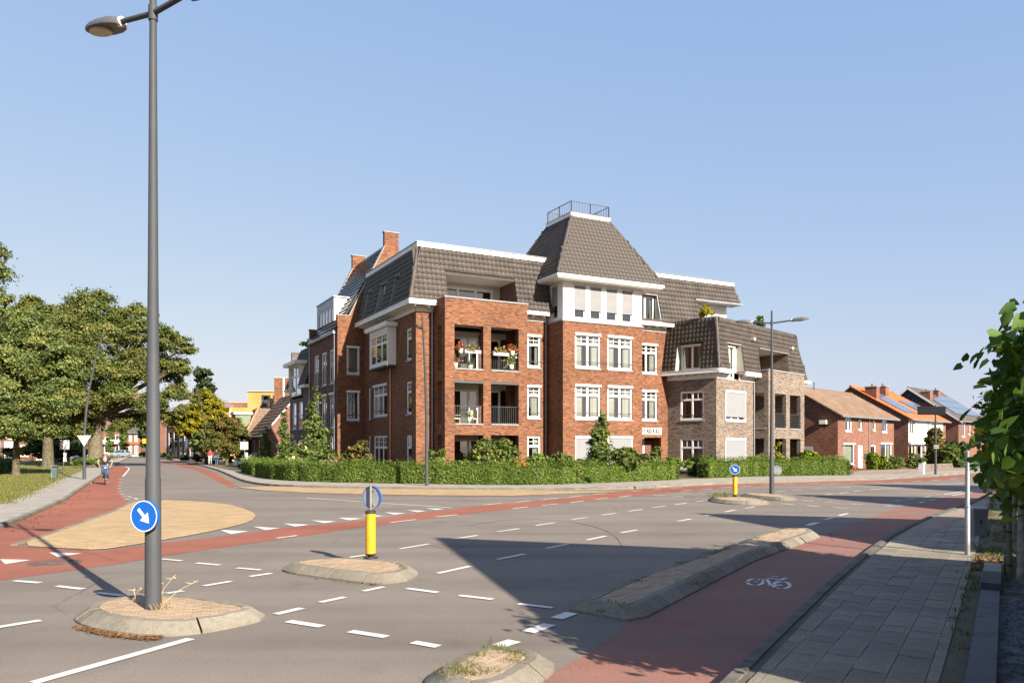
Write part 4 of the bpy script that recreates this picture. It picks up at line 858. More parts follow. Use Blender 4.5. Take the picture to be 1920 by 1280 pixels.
gable(10.56, 0.35, [(0.68, 1.64, 7.41, 9.45), (0.68, 1.64, 4.04, 6.2)]); gable(18.79, 0.35, [])
b2o = []
for a, b in ((6.05, 7.5), (3.7, 5.25), (1.35, 2.85)):
    b2o += [(a, b, 6.8, 9.35), (a, b, 3.5, 6.1), (a, b, 0.2, 2.9)]
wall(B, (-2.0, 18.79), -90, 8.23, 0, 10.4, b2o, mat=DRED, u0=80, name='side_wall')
for i, o in enumerate(b2o): window(B, (-2.0, 18.79), -90, *o, cols=(1, 1), transom=0, curtain=0.8 if i % 3 < 2 else 0, bar=False, cassette=i % 3 == 1, panel=(0.46, 0.44, 0.0)[i % 3], glass=None if i % 3 < 2 else GLASSD, set_in=0.05)
MB().box(-2.22, -1.95, 10.95, 18.79, 10.38, 10.58).build('gutter', ZINC, B)
drainpipe(B, -2.08, 11.1, 0, 10.45); drainpipe(B, -2.08, 18.65, 0, 10.45)
PV = pm('solar_roof', (0.02,0.03,0.055), 0.12, 0.1, 2.0, spec=0.7)
sl = Vector((4.2, 0, 7.0)); sn = Vector((-7.0, 0, 4.2)).normalized(); sU = sl.normalized()
MB().extr([(-2.15, 10.92, 10.5), (-2.15, 18.78, 10.5), (2.05, 18.78, 17.5), (2.05, 10.92, 17.5)], (0.1, 0, -0.06)).build('roof_slab', TILEB, B)
MB().extr([(2.05, 10.92, 17.5), (2.05, 18.78, 17.5), (6.2, 18.78, 10.5), (6.2, 10.92, 10.5)], (-0.1, 0, -0.06)).build('roof_slab', TILEB, B)
nrow = 20
for r in range(nrow):
    p = Vector((-2.15, 0, 10.5)) + sl * (r / nrow); q = Vector((-2.15, 0, 10.5)) + sl * ((r + 1) / nrow)
    MB().mesh([p + Vector((0,10.94,0)) + sn*0.09, p + Vector((0,18.76,0)) + sn*0.09, q + Vector((0,18.76,0)) + sn*0.02, q + Vector((0,10.94,0)) + sn*0.02, p + Vector((0,10.94,0)), p + Vector((0,18.76,0))], [(0,1,2,3)[::-1], (4,5,1,0)[::-1]]).build('solar_strip', PV, B)
# long box dormer
dm = put('box_dormer', None, B)
wall(dm, (-1.55, 18.3), -90, 5.1, 11.2, 13.47, [(0.25, 4.85, 11.35, 12.85)], mat=pm('blue_grey_board', (0.36,0.42,0.50), 0.6, 0.05), name='dormer_front')
for i in range(5): window(B, (-1.55, 18.3), -90, 0.25 + i*0.92, 0.25 + (i+1)*0.92, 11.35, 12.85, cols=(1,), transom=0, curtain=0, cassette=False, bar=False, sill=False, fw=0.09, name='dormer_window', depth=0.6)
MB().extr([(-1.55, 13.2, 11.2), (-0.2, 13.2, 13.5), (-1.55, 13.2, 13.5)], (0, 0.08, 0)).build('dormer_cheek', GREYW, dm)
MB().box(-1.62, 0.2, 13.1, 18.35, 13.471, 13.55).build('dormer_roof', ZINC, dm)
MB().extr([(-1.55, 18.22, 11.2), (-0.2, 18.22, 13.5), (-1.55, 18.22, 13.5)], (0, 0.08, 0)).build('dormer_cheek', GREYW, dm)
# ---- third block
B3o = [(26.3 - (10.56 + 14.8), 26.3 - (10.56 + 13.2), 3.65, 5.97), (26.3 - (10.56 + 12.4), 26.3 - (10.56 + 10.8), 3.65, 5.97), (0.9, 2.5, 0.3, 2.7), (3.3, 4.9, 0.3, 2.7), (26.3 - (10.56 + 14.8), 26.3 - (10.56 + 10.8), 6.3, 7.1)]
wall(B, (-2.0, 26.3), -90, 7.5, 0, 7.0, B3o, mat=GREYB, u0=100, name='side_wall'); wall(B, (-2.0, 18.8), 180, 0.01, 0, 1, (), mat=GREYB)
for i, o in enumerate(B3o[:4]): window(B, (-2.0, 26.3), -90, *o, cols=(1,), transom=0.5 if i < 2 else 0, mun=None, curtain=0, bar=False, cassette=False, set_in=0.05, glass=GLASS)
mansard(B, (-2.0, 26.3), -90, 7.5, 7.2, 10.75, 0.4, 0.9, [(26.3 - (10.56 + 14.8), 26.3 - (10.56 + 10.8), 7.1, 9.45)], hip=(0.8, 0), mat=DTILE)
window(B, (-2.2, 26.3), -90, 26.3 - (10.56 + 14.75), 26.3 - (10.56 + 10.85), 6.5, 9.1, cols=(1, 1), transom=0.35, curtain=0.3, bar=False, cassette=False, sill=False, name='dormer_window', depth=0.5)
MB().box(-2.75, -1.3, 21.0, 25.7, 9.12, 9.42).build('dormer_cap', WHITE, B)
for y in (21.28, 25.38): MB().box(-2.3, -1.35, y, y + 0.08, 7.15, 9.11).build('dormer_cheek', WHITE, B)
MB().box(-2.5, -2.02, 18.82, 21.3, 7.0, 7.22).build('gutter', WHITE, B); MB().box(-2.5, -2.02, 25.4, 26.6, 7.0, 7.22).build('gutter', WHITE, B)
MB().box(-1.9, 6, 25.9, 26.25, 0, 10.6).build('end_wall', GREYB, B); MB().box(-1.05, 6, 18.9, 26.0, 10.6, 10.76).build('roof_deck', STONE, B)
# ================================================================ TAN BRICK CORNER BUILDING
DB = 55.0; B0 = ((1343 - CX) / F * DB, DB)
T = thing('apartment_building', 'lower tan brick apartment building with dark mansard beside the red brick one', 'building', (*B0, 0), R(46))
fo_ = [(1.27, 4.3, 0.35, 2.72), (1.27, 4.3, 3.97, 6.15), (1.5, 3.15, 6.98, 7.3)]
wall(T, (0, 0), 0, 5.62, 0, 7.0, fo_[:2], mat=TAN)
window(T, (0, 0), 0, *fo_[0], screen=0.999, curtain=0, bar=False, cols=(1,1,1)); window(T, (0, 0), 0, *fo_[1], screen=0.84, curtain=0, bar=False, cols=(1,1,1))
lo_ = [(4.3 - 2.9, 4.3 - 0.97, 0.45, 2.72), (4.3 - 2.9, 4.3 - 0.97, 4.03, 6.10)]
wall(T, (0, 4.3), -90, 4.3, 0, 7.0, lo_, mat=TAN, u0=8)
window(T, (0, 4.3), -90, *lo_[0], cassette=False, bar=False, curtain=0.9, mun=(2,1), set_in=0.03); window(T, (0, 4.3), -90, *lo_[1], cassette=False, curtain=0.3, mun=(2,1), set_in=0.03)
# balcony bay
bx, bxe, by = 5.61, 11.84, -1.15
bo = [(1.05, 2.95, a, b, 0.3) for a, b in ((0.2, 2.73), (3.5, 6.13))] + [(3.61, 5.53, a, b, 0.3) for a, b in ((0.2, 2.73), (3.5, 6.13))]
wall(T, (bx, by), 0, bxe - bx, 0, 7.8, bo, mat=TAN, u0=14, back=0.3, name='bay_wall'); wall(T, (bx, 0.3), -90, 1.45, 0, 7.8, [(0.25, 1.1, a, b, 0.3) for a, b in ((0.2, 2.73), (3.5, 6.13))], mat=TAN, u0=22, name='bay_wall'); wall(T, (bxe, by), 90, 9.0, 0, 7.8, (), mat=TAN, u0=25, name='bay_wall')
MB().box(bx - 0.05, bxe + 0.05, by - 0.05, by + 0.36, 7.802, 7.88).box(bx - 0.05, bx + 0.3, by + 0.36, -0.3, 7.802, 7.88).build('coping', STONE, T)
for z, zt in ((2.85, 3.42), (6.25, 7.2)): MB().box(bx + 0.31, bxe - 0.31, by + 0.305, 2.0, z, zt).build('balcony_slab', CREAM, T)
wall(T, (bx, 1.9), 0, bxe - bx, 0, 7.2, (), mat=TAN, name='loggia_wall', u0=30)
for z in (0.25, 3.44):
    window(T, (bx, 1.78), 0, 0.4, 2.6, z, z + 2.3, cols=(1, 1), transom=0, curtain=0.2, cassette=False, bar=False, sill=False, name='balcony_door', glass=GLASSD, room=False); MB().box(bx + 2.7, bx + 3.1, 0.2, 1.9, z, z + 2.6).build('pier', TAN, T)
    for a, b in ((6.66, 8.56), (9.22, 11.14)):
        if z > 3: MB().box(a, b, by - 0.05, by + 0.28, z, z + 0.08).build('balcony_sill', STONE, T); railing(T, (a, by + 0.15), (b, by + 0.15), z + 0.08, z + 1.2, step=0.11)
MB().box(bx - 0.03, bx + 0.28, -1.0, 0.05, 3.44, 3.52).build('balcony_sill', STONE, T)
cornice(T, (0, 0), 0, 1.4, 7.28, 7.55, 0.6, ends=(0.6, 0.0)); cornice(T, (3.2, 0), 0, 2.38, 7.28, 7.55, 0.6); cornice(T, (0, 4.3), -90, 4.3, 7.28, 7.55, 0.6, ends=(0.2, 0.475))
drainpipe(T, 5.5, -0.07, 0, 7.2); drainpipe(T, -0.07, 4.15, 0, 7.2)
mb_ = mansard(T, (-0.5, 0), 0, 14.3, 7.56, 11.2, 0.5, 0.0, [(1.1 + 0.5, 3.1 + 0.5, 7.4, 9.5), (5.75 + 0.5, 10.55 + 0.5, 7.5, 9.5)], hip=(0.5, 1.45))
mansard(T, (0, 4.3), -90, 4.8, 7.56, 11.2, 0.5, 0.0, [(4.3 - 3.0, 4.3 - 1.05, 7.6, 9.55)], hip=(0, 0.5))
MB().tube([(-0.5, -0.5, 7.58), (0, 0, 11.25)], 0.13, 8).build('hip_ridge', TILE, T); MB().tube([(13.8, -0.5, 7.58), (12.35, 0, 11.25)], 0.1, 8).build('hip_ridge', TILE, T)
MB().tube([(0, 4.3, 11.22), (0, 0, 11.25), (12.35, 0, 11.22)], 0.06, 8).build('roof_edge', ANTH, T)
MB().box(0.1, 12.2, 0.1, 8, 10.9, 11.15).build('roof_deck', STONE, T); tiles(T, (13.8, -0.5, 7.56), (13.8, 8, 7.56), (12.35, 8, 11.2), (12.35, 0, 11.2))
MB().box(13.2, 14.4, -0.6, 8, 7.3, 7.54).build('eaves', WHITE, T); MB().box(11.9, 13.3, 0.2, 8, 0, 7.3).build('end_wall', TAN, T)
for x, z in ((4.7, 10.0), (11.2, 9.9)): MB().box(x, x + 0.3, -0.36 - (0.1), -0.1, z, z + 0.22).build('roof_vent', CREAM, T)
# recessed roof windows
window(T, (0.1, 4.3), -90, 4.3 - 2.95, 4.3 - 1.1, 7.66, 9.45, cols=(1, 1), transom=0, curtain=0.7, cassette=True, bar=False, sill=False, name='dormer_window', set_in=0.1)
mb = MB()
for y, d in ((3.0, 0.05), (1.05, -0.05)): mb.extr([(-0.5, y, 7.6), (0.2, y, 7.6), (0.2, y, 9.55), (-0.22, y, 9.55)], (0, d, 0))
mb.build('dormer_cheek', pm('cheek_board', (0.40,0.40,0.36), 0.6, 0.05), T)
window(T, (0, 0.05), 0, 1.45, 2.7, 7.0, 9.4, cols=(1, 1), transom=0, curtain=0.9, cassette=True, bar=False, name='dormer_window', set_in=0.05, depth=0.8)
mb = MB()
for x, d in ((1.1, -0.05), (3.1, 0.05)): mb.extr([(x, -0.5, 7.56), (x, 0.2, 7.56), (x, 0.2, 9.5), (x, -0.22, 9.5)], (d, 0, 0))
mb.box(1.05, 3.15, -0.28, 0.15, 9.48, 9.56); mb.box(2.72, 3.1, 0.12, 0.18, 7.5, 9.5); mb.box(1.1, 1.44, 0.12, 0.18, 7.5, 9.5); mb.build('dormer_cheek', MATS['cheek_board'], T)
# roof terrace recess
MB().box(5.75, 10.55, 2.0, 2.1, 7.8, 9.5).build('terrace_wall', DRED, T); MB().box(5.75, 10.55, -0.2, 2.05, 9.47, 9.55).build('terrace_ceiling', CREAM, T)
for x, d in ((5.75, -0.1), (10.55, 0.1)): MB().extr([(x, -0.45, 7.8), (x, 2.05, 7.8), (x, 2.05, 9.47), (x, -0.22, 9.47)], (d, 0, 0)).build('terrace_cheek', TAN, T)
MB().box(5.7, 10.7, -0.42, -0.2, 9.45, 9.55).build('awning_case', ZINC, T)

# ================================================================ TERRACED HOUSES
def roof_mat(name, c): return pm(name, c, 0.75, 0.18, 1.2, 14.0)
BROWN_T = roof_mat('brown_tile', (0.15,0.098,0.066)); ORANGE_T = roof_mat('orange_tile', (0.34,0.098,0.032)); DARK_T = roof_mat('dark_tile', (0.07,0.06,0.058)); DBLUE = pm('dark_boarding', (0.03,0.035,0.05), 0.7, 0.1)
SOLAR = pm('solar_glass', (0.10,0.13,0.18), 0.16, 0.05, 2.0, spec=0.8)
def house(name, label, origin, deg, L, dep, ze, zr, ry, wm, rm, ops=(), group=None, over=0.4, chim=(), gable_m=None, wins=True, tl=0.5, tw=0.45, side=0.25, cat='house', tiled=True):
    h = thing(name, label, cat, (*origin, 0), R(deg), group)
    wall(h, (0, 0), 0, L, 0, ze, ops, mat=wm, u0=3)
    for x, s in ((0, 1), (L, -1)):
        mb = MB(); pts = [(x, 0, 0), (x, dep, 0), (x, dep, ze), (x, ry, zr - 0.05), (x, 0, ze)]
        if s < 0: pts = pts[::-1]
        mb.face(pts, 0, [(p[1] + 40, p[2]) for p in pts]); mb.build('gable_wall', wm, h)
        if gable_m:
            MB().extr([(x - 0.03*s, ry - 1.9, zr - 1.75), (x - 0.03*s, ry + 1.9, zr - 1.75), (x - 0.03*s, ry, zr - 0.06)], (0.02*s, 0, 0)).build('gable_boarding', gable_m, h)
    k = (zr - ze) / ry; o2 = over
    A = Vector((-side, -o2, ze - k*o2 + 0.1)); Bq = Vector((L + side, -o2, ze - k*o2 + 0.1)); Cq = Vector((L + side, ry, zr + 0.1)); Dq = Vector((-side, ry, zr + 0.1))
    if tiled: tiles(h, A, Bq, Cq, Dq, rm, rm, tw=tw, tl=tl)
    else: MB().extr([A, Bq, Cq, Dq], (0, 0, -0.1)).build('roof_slope', rm, h)
    kb = (zr - ze) / (dep - ry)
    MB().extr([(L + side, dep + o2, ze - kb*o2 + 0.1), (-side, dep + o2, ze - kb*o2 + 0.1), (-side, ry, zr + 0.1), (L + side, ry, zr + 0.1)], (0, 0, -0.1)).build('roof_rear', rm, h)
    MB().tube([(-side, ry, zr + 0.12), (L + side, ry, zr + 0.12)], 0.12, 8).build('ridge', rm, h)
    MB().box(-side, L + side, -o2 - 0.14, -o2 + 0.02, ze - k*o2 - 0.02, ze - k*o2 + 0.12).build('gutter', ZINC, h)
    for (x0, x1, y0, y1, zt) in chim:
        c = MB().box(x0, x1, y0, y1, ze + 0.5, zt).build('chimney', HOUSEB, h); MB().box(x0 - 0.06, x1 + 0.06, y0 - 0.06, y1 + 0.06, zt, zt + 0.08).build('chimney_cap', STONE, c); MB().tube([((x0+x1)/2, (y0+y1)/2, zt + 0.08), ((x0+x1)/2, (y0+y1)/2, zt + 0.38)], 0.1, 8).build('chimney_pot', HOUSEB, c)
    return h
DA = 68.0; A0 = ((1571 - CX) / F * DA, DA)
TG = 'terraced houses beside the main road'
opsA = [(1.67, 3.14, 3.46, 4.75), (4.79, 5.57, 3.62, 4.6), (8.4, 9.1, 3.62, 4.6), (10.81, 12.29, 3.48, 4.75), (1.18, 3.77, 0.5, 2.42), (4.66, 5.83, 0.1, 2.26), (7.85, 9.1, 0.8, 2.27), (10.38, 13.49, 0.7, 2.48)]
hA = house('terraced_house', 'brick double house with plain brown roof and white window frames', A0, 46, 14.1, 8.4, 4.95, 7.45, 4.2, HOUSEB, BROWN_T, opsA, TG)
for i, o in enumerate(opsA):
    if i == 5:
        d = MB().box(o[0], o[1], 0.05, 0.12, o[2], o[3]).build('front_door', WHITE, hA); MB().box(o[1]-0.18, o[1]-0.12, 0.0, 0.05, 1.05, 1.2).build('door_handle', ZINC, d); continue
    window(hA, (0, 0), 0, *o, cols=(1, 1) if i in (0, 7) else (1,), transom=0, curtain=0.98 if i == 4 else 0.4, cassette=i in (4, 7), bar=False, set_in=0.04)
drainpipe(hA, 7.3, -0.06, 0, 4.8); MB().box(6.15, 6.5, -0.14, -0.01, 1.0, 1.5).build('letter_box', pm('green_box', (0.02,0.16,0.11), 0.5, 0.05), hA)
MB().box(-0.03, -0.005, 2.2, 3.2, 0.1, 2.15).build('side_door', pm('grey_door', (0.35,0.37,0.38), 0.6, 0.05), hA); MB().box(-0.35, -0.02, 0.9, 1.5, 4.1, 4.45).build('wall_vent', WHITE, hA); MB().tube([(4.5,4.0,7.4),(4.5,4.0,8.2)], 0.05, 6).build('vent_pipe', ANTH, hA)
def hp(t, y): a = R(46); return (A0[0] + math.cos(a)*t - math.sin(a)*y, A0[1] + math.sin(a)*t + math.cos(a)*y)
opsB = [(0.35, 2.0, 3.4, 4.95), (8.0, 9.5, 3.5, 4.95), (0.3, 2.4, 0.3, 2.35), (3.0, 5.8, 0.3, 2.35), (8.4, 11.5, 0.3, 2.35)]
hB = house('terraced_house', 'double house with bright orange tiled roof, solar panels and white upper front', hp(18.4, 0), 46, 13.1, 10.2, 5.1, 8.55, 5.8, HOUSEB, ORANGE_T, opsB, TG, chim=[(0.15, 1.1, 3.2, 4.4, 8.5), (5.9, 7.0, 4.2, 5.2, 8.9)])
for i, o in enumerate(opsB): window(hB, (0, 0), 0, *o, cols=(1, 1), transom=0, curtain=0.4, cassette=False, bar=False, set_in=0.03)
wo_ = [(0.3, 2.05, 3.35, 5.0), (7.95, 9.55, 3.45, 5.0)]; wall(hB, (0.05, -0.035), 0, 11.9, 2.45, 5.08, [(a-0.05, b-0.05, c, d) for a, b, c, d in wo_], mat=WHITE, name='white_cladding', rd=0.03)
MB().box(0, 12.9, -0.3, -0.04, 2.36, 2.6).build('canopy', WHITE, hB); drainpipe(hB, 6.4, -0.1, 0, 5)
def panels(h, ze, zr, ry, over, xs, ys, w=1.0, l=1.55):
    k = (zr - ze) / ry; ex = Vector((1,0,0)); ey = Vector((0, ry, zr - ze)).normalized(); n = ex.cross(ey).normalized()
    me = MB().box(0.02, w - 0.02, 0.02, l - 0.02, 0, 0.05).me('solar_panel', SOLAR)
    for x in xs:
        for y in ys:
            O = Vector((x, 0, ze + 0.1)) + ey*y + n*0.12; o = put('solar_panel', me, h)
            o.matrix_local = Matrix(((ex.x,ey.x,n.x,O.x),(ex.y,ey.y,n.y,O.y),(ex.z,ey.z,n.z,O.z),(0,0,0,1)))
panels(hB, 5.1, 8.55, 5.8, 0.4, [1.3, 2.3, 3.3, 4.3], [0.9, 2.45, 4.0]); panels(hB, 5.1, 8.55, 5.8, 0.4, [7.6, 8.6, 9.6, 10.6, 11.6], [0.9, 2.45])
opsC = [(1.5, 2.9, 3.3, 5.0), (4.5, 5.3, 3.6, 4.9), (9.5, 10.5, 3.4, 4.6), (1.0, 3.8, 0.5, 2.4)]
hC = house('terraced_house', 'double house with dark boarded gable and solar panels covering its roof', hp(36.7, 0), 46, 14.0, 10.2, 5.4, 9.4, 5.65, HOUSEB, DARK_T, opsC, TG, gable_m=DBLUE, chim=[(0.2, 1.3, 3.2, 4.3, 8.9), (6.5, 7.6, 4.0, 5.0, 9.4)])
for i, o in enumerate(opsC): window(hC, (0, 0), 0, *o, cols=(1,), transom=0, curtain=0.4, cassette=i in (0, 3), bar=False, set_in=0.04)
MB().extr([(-0.26, -0.5, 5.15), (-0.26, 5.65, 9.55), (-0.26, 5.65, 9.3), (-0.26, -0.5, 4.9)], (-0.05, 0, 0)).extr([(-0.26, 5.65, 9.55), (-0.26, 10.6, 5.15), (-0.26, 10.6, 4.9), (-0.26, 5.65, 9.3)], (-0.05, 0, 0)).build('bargeboard', WHITE, hC)
panels(hC, 5.4, 9.4, 5.65, 0.4, [1.7 + i for i in range(11)], [0.9, 2.5, 4.1])
MB().box(hA.location.x, hA.location.x, 0, 0, 0, 0)
# low stone walls of the front gardens
gw = thing('garden_wall', 'low grey rubble wall in front of the brown-roofed house', 'wall', (*hp(7.6, -4.6), 0.1), R(43))
for i in range(34):
    for r in range(2): MB().box(i*0.4 + 0.2*(r % 2), i*0.4 + 0.385 + 0.2*(r % 2), 0 + random.uniform(0,0.03), 0.28, r*0.22, r*0.22 + 0.205).build('stone', pm('rubble_stone', (0.15,0.125,0.10), 0.9, 0.25, 3.0), gw)
pl = G(1728, 888, 0.1); t = thing('planter', 'tall white square planter with a small shrub at the wall end', 'planter', (pl.x, pl.y, 0.1), R(46))
MB().box(-0.17, 0.17, -0.17, 0.17, 0, 0.85).build('box', WHITE, t); MB().box(-0.14, 0.14, -0.14, 0.14, 0.852, 0.87).build('soil', SOIL, t)

# ================================================================ HOUSES BEHIND THE CAMERA SIDE (their gables shade the road)
s_h = Vector((-0.61, 0.79)); tanel = math.tan(R(SUN_EL))
for i, (ax, ay, lab) in enumerate(((825,1008,'first'), (1311,962,'second'), (1490,927,'third'), (1600,907,'fourth'))):
    sh = G(ax, ay).xy; zr = 8.5; apex = sh - s_h * (zr / tanel)           # ridge end that throws this shadow tip
    h = thing('gabled_house', f'brick house with steep gable beside the near pavement, {lab} along the road from the camera', 'house', (*apex, 0), RD - math.pi/2, 'gabled houses on the near side of the road')
    hw, ze, Ld = 4.0, 4.5, 11.0    # local: x = away from the road, y = along the road
    MB().face([(0,-hw,0),(0,-hw,ze),(0,0,zr-0.1),(0,hw,ze),(0,hw,0)], 0).build('gable_wall', HOUSEB, h)
    MB().face([(0,-hw,0),(Ld,-hw,0),(Ld,-hw,ze),(0,-hw,ze)]).build('side_wall', HOUSEB, h); MB().face([(0,hw,0),(0,hw,ze),(Ld,hw,ze),(Ld,hw,0)]).build('side_wall', HOUSEB, h); MB().face([(Ld,-hw,0),(Ld,hw,0),(Ld,hw,ze),(Ld,0,zr-0.1),(Ld,-hw,ze)]).build('gable_wall', HOUSEB, h)
    for s in (-1, 1): MB().extr([(-0.15, s*(hw+0.15), ze-0.15), (Ld, s*(hw+0.15), ze-0.15), (Ld, 0, zr), (-0.15, 0, zr)], (0,0,-0.12)).build('roof_slope', ORANGE_T, h)
    for y in (-2.6, 0.6): window(h, (0, hw), -90, hw + y, hw + y + 2.0, 0.8, 2.5, cols=(1, 1), transom=0, bar=False, cassette=False, room=False, curtain=0.9, set_in=-0.08)
    window(h, (0, hw), -90, hw - 0.8, hw + 0.8, 4.4, 6.0, cols=(1, 1), transom=0, bar=False, cassette=False, room=False, curtain=0.9, set_in=-0.08)

# ================================================================ BACKGROUND BUILDINGS
def bp(x, y): a = R(28); return (C0[0] + math.cos(a)*x - math.sin(a)*y, C0[1] + math.sin(a)*x + math.cos(a)*y)
def atY(px, Y): return ((px - CX) / F * Y, Y)
# small brown-roofed house behind the end of the block
o = atY(499, 84); sh_ = thing('small_house', 'small brick house with brown tiled gable roof behind the young trees', 'house', (*o, 0), R(28))
wall(sh_, (0, 0), 0, 7.0, 0, 3.7, [(1.2, 4.2, 0.7, 2.6), (0.2, 0.5, 1, 1.2)], mat=HOUSEB); window(sh_, (0, 0), 0, 1.2, 4.2, 0.7, 2.6, cols=(1, 1, 1), transom=0.3, mun=None, curtain=0, cassette=False, bar=False)
MB().face([(0,0,3.7),(7.0,0,3.7),(3.5,0,7.9)]).build('gable_wall', HOUSEB, sh_)
window(sh_, (0, -0.1), 0, 3.0, 4.0, 4.0, 5.6, cols=(1,), transom=0, curtain=0.9, cassette=False, bar=False)
wall(sh_, (0, 9), -90, 9, 0, 3.7, [(4.5, 5.6, 1.0, 2.9), (1.5, 2.5, 1.0, 2.9)], mat=HOUSEB); window(sh_, (0, 9), -90, 4.5, 5.6, 1.0, 2.9, cols=(1,), transom=0, cassette=False, bar=False); window(sh_, (0, 9), -90, 1.5, 2.5, 1.0, 2.9, cols=(1,), transom=0, cassette=False, bar=False)
tiles(sh_, (-0.4, 9.2, 3.35), (-0.4, -0.25, 3.35), (3.5, -0.25, 8.0), (3.5, 9.2, 8.0), BROWN_T, BROWN_T, tw=0.5, tl=0.5)
MB().extr([(7.4, -0.25, 3.35), (7.4, 9.2, 3.35), (3.5, 9.2, 8.0), (3.5, -0.25, 8.0)], (0,0,-0.1)).build('roof_rear', BROWN_T, sh_)
MB().extr([(-0.42, -0.28, 3.2), (3.5, -0.28, 7.9), (3.5, -0.28, 8.1), (-0.42, -0.28, 3.4)], (0, 0.06, 0)).build('bargeboard', WHITE, sh_); MB().tube([(3.3,3,7.8),(3.3,3,8.9)], 0.12, 8).build('flue', WHITE, sh_); MB().box(-0.5, -0.3, -0.25, 9.2, 3.2, 3.36).build('gutter', WHITE, sh_)
o = atY(459, 92); s2 = thing('small_house', 'low brick wing with brown roof and green dormer left of the small house', 'house', (*o, 0), R(28))
wall(s2, (0, 0), 0, 6, 0, 3.0, [(0.8, 1.6, 0.8, 2.4)], mat=DRED); tiles(s2, (-0.3, -0.3, 2.8), (6, -0.3, 2.8), (6, 3.5, 6.8), (2.2, 3.5, 6.8), BROWN_T, BROWN_T, tw=0.5, tl=0.5); window(s2, (0, 0), 0, 0.8, 1.6, 0.8, 2.4, cols=(1,), transom=0, cassette=False, bar=False)
tiles(s2, (-0.3, 7, 2.8), (-0.3, -0.3, 2.8), (2.2, 3.5, 6.8), (2.2, 7, 6.8), BROWN_T, BROWN_T, tw=0.5, tl=0.5); MB().box(-0.6, 1.2, 3.0, 6, 2.2, 6.0).build('dormer', pm('green_boarding', (0.16,0.19,0.12), 0.8, 0.1), s2); MB().box(-0.8, 1.4, 2.8, 6.1, 6.0, 6.3).build('dormer_cap', WHITE, s2); MB().tube([(-0.3,-0.35,2.95),(2.2,3.45,6.95)], 0.13, 6).build('hip_ridge', pm('terracotta_ridge', (0.42,0.19,0.11), 0.8, 0.1), s2)
# yellow flats
o = atY(418, 118); yb_ = thing('flat_block', 'yellow brick flats with roof terrace railing behind the golden tree', 'building', (*o, 0), R(12))
wall(yb_, (0, 0), 0, 14, 0, 8.0, [(2.6, 3.8, 4.2, 6.6), (6.2, 7.6, 4.2, 6.6), (2.6, 3.8, 1.0, 3.2)], mat=YELB)
for a, b, c, d in [(2.6, 3.8, 4.2, 6.6), (6.2, 7.6, 4.2, 6.6), (2.6, 3.8, 1.0, 3.2)]: window(yb_, (0, 0), 0, a, b, c, d, cols=(1,), transom=0, curtain=0.5, cassette=False, bar=False, frame=ANTH)
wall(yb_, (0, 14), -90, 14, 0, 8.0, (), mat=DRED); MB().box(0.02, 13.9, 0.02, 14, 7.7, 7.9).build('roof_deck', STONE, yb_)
wall(yb_, (3.3, 2.2), 0, 9.2, 8.0, 10.6, [(2.0, 3.4, 8.1, 10.1)], mat=YELB, u0=5); window(yb_, (3.3, 2.2), 0, 2.0, 3.4, 8.1, 10.1, cols=(1,), transom=0, cassette=False, bar=False, frame=ANTH); wall(yb_, (3.3, 11), -90, 8.8, 8.0, 10.6, [(5.5, 7.5, 8.2, 10.0)], mat=DRED); window(yb_, (3.3, 11), -90, 5.5, 7.5, 8.2, 10.0, cols=(1, 1), transom=0, cassette=False, bar=False)
MB().box(3.1, 12.6, 2.0, 11.2, 10.6, 10.8).build('roof_cap', STONE, yb_); railing(yb_, (0.05, 0.05), (10.5, 0.05), 8.0, 9.1, name='terrace_railing', mat=ZINC, step=0.3); railing(yb_, (0.05, 12), (0.05, 0.05), 8.0, 9.1, name='terrace_railing', mat=ZINC, step=0.3); MB().box(7.2, 10.4, 0.1, 0.16, 8.1, 10.0).build('privacy_screen', GREYW, yb_); MB().box(7.5, 10.5, 4, 8, 10.8, 11.4).box(8.2, 9.2, 5, 6, 11.4, 12.2).build('roof_plant', GREYW, yb_); drainpipe(yb_, 1.0, -0.1, 4, 8, WHITE, 0.12)
o = atY(514, 112); rb_ = thing('stair_block', 'plain orange-red brick block rising behind the small house', 'building', (*o, 0), R(12))
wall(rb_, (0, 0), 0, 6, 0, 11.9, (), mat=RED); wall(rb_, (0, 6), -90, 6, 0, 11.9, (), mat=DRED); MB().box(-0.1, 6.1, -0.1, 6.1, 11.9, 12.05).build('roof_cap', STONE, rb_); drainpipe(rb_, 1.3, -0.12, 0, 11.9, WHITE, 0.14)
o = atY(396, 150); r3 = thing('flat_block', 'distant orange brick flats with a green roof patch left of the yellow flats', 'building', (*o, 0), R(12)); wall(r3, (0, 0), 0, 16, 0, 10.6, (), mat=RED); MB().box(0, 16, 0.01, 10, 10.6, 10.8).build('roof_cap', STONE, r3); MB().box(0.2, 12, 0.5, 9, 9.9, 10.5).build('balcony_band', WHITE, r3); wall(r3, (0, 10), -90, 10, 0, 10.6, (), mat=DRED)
MB().box(0, 11, -1.2, 0, 7.7, 8.5).build('balcony_band', WHITE, r3)
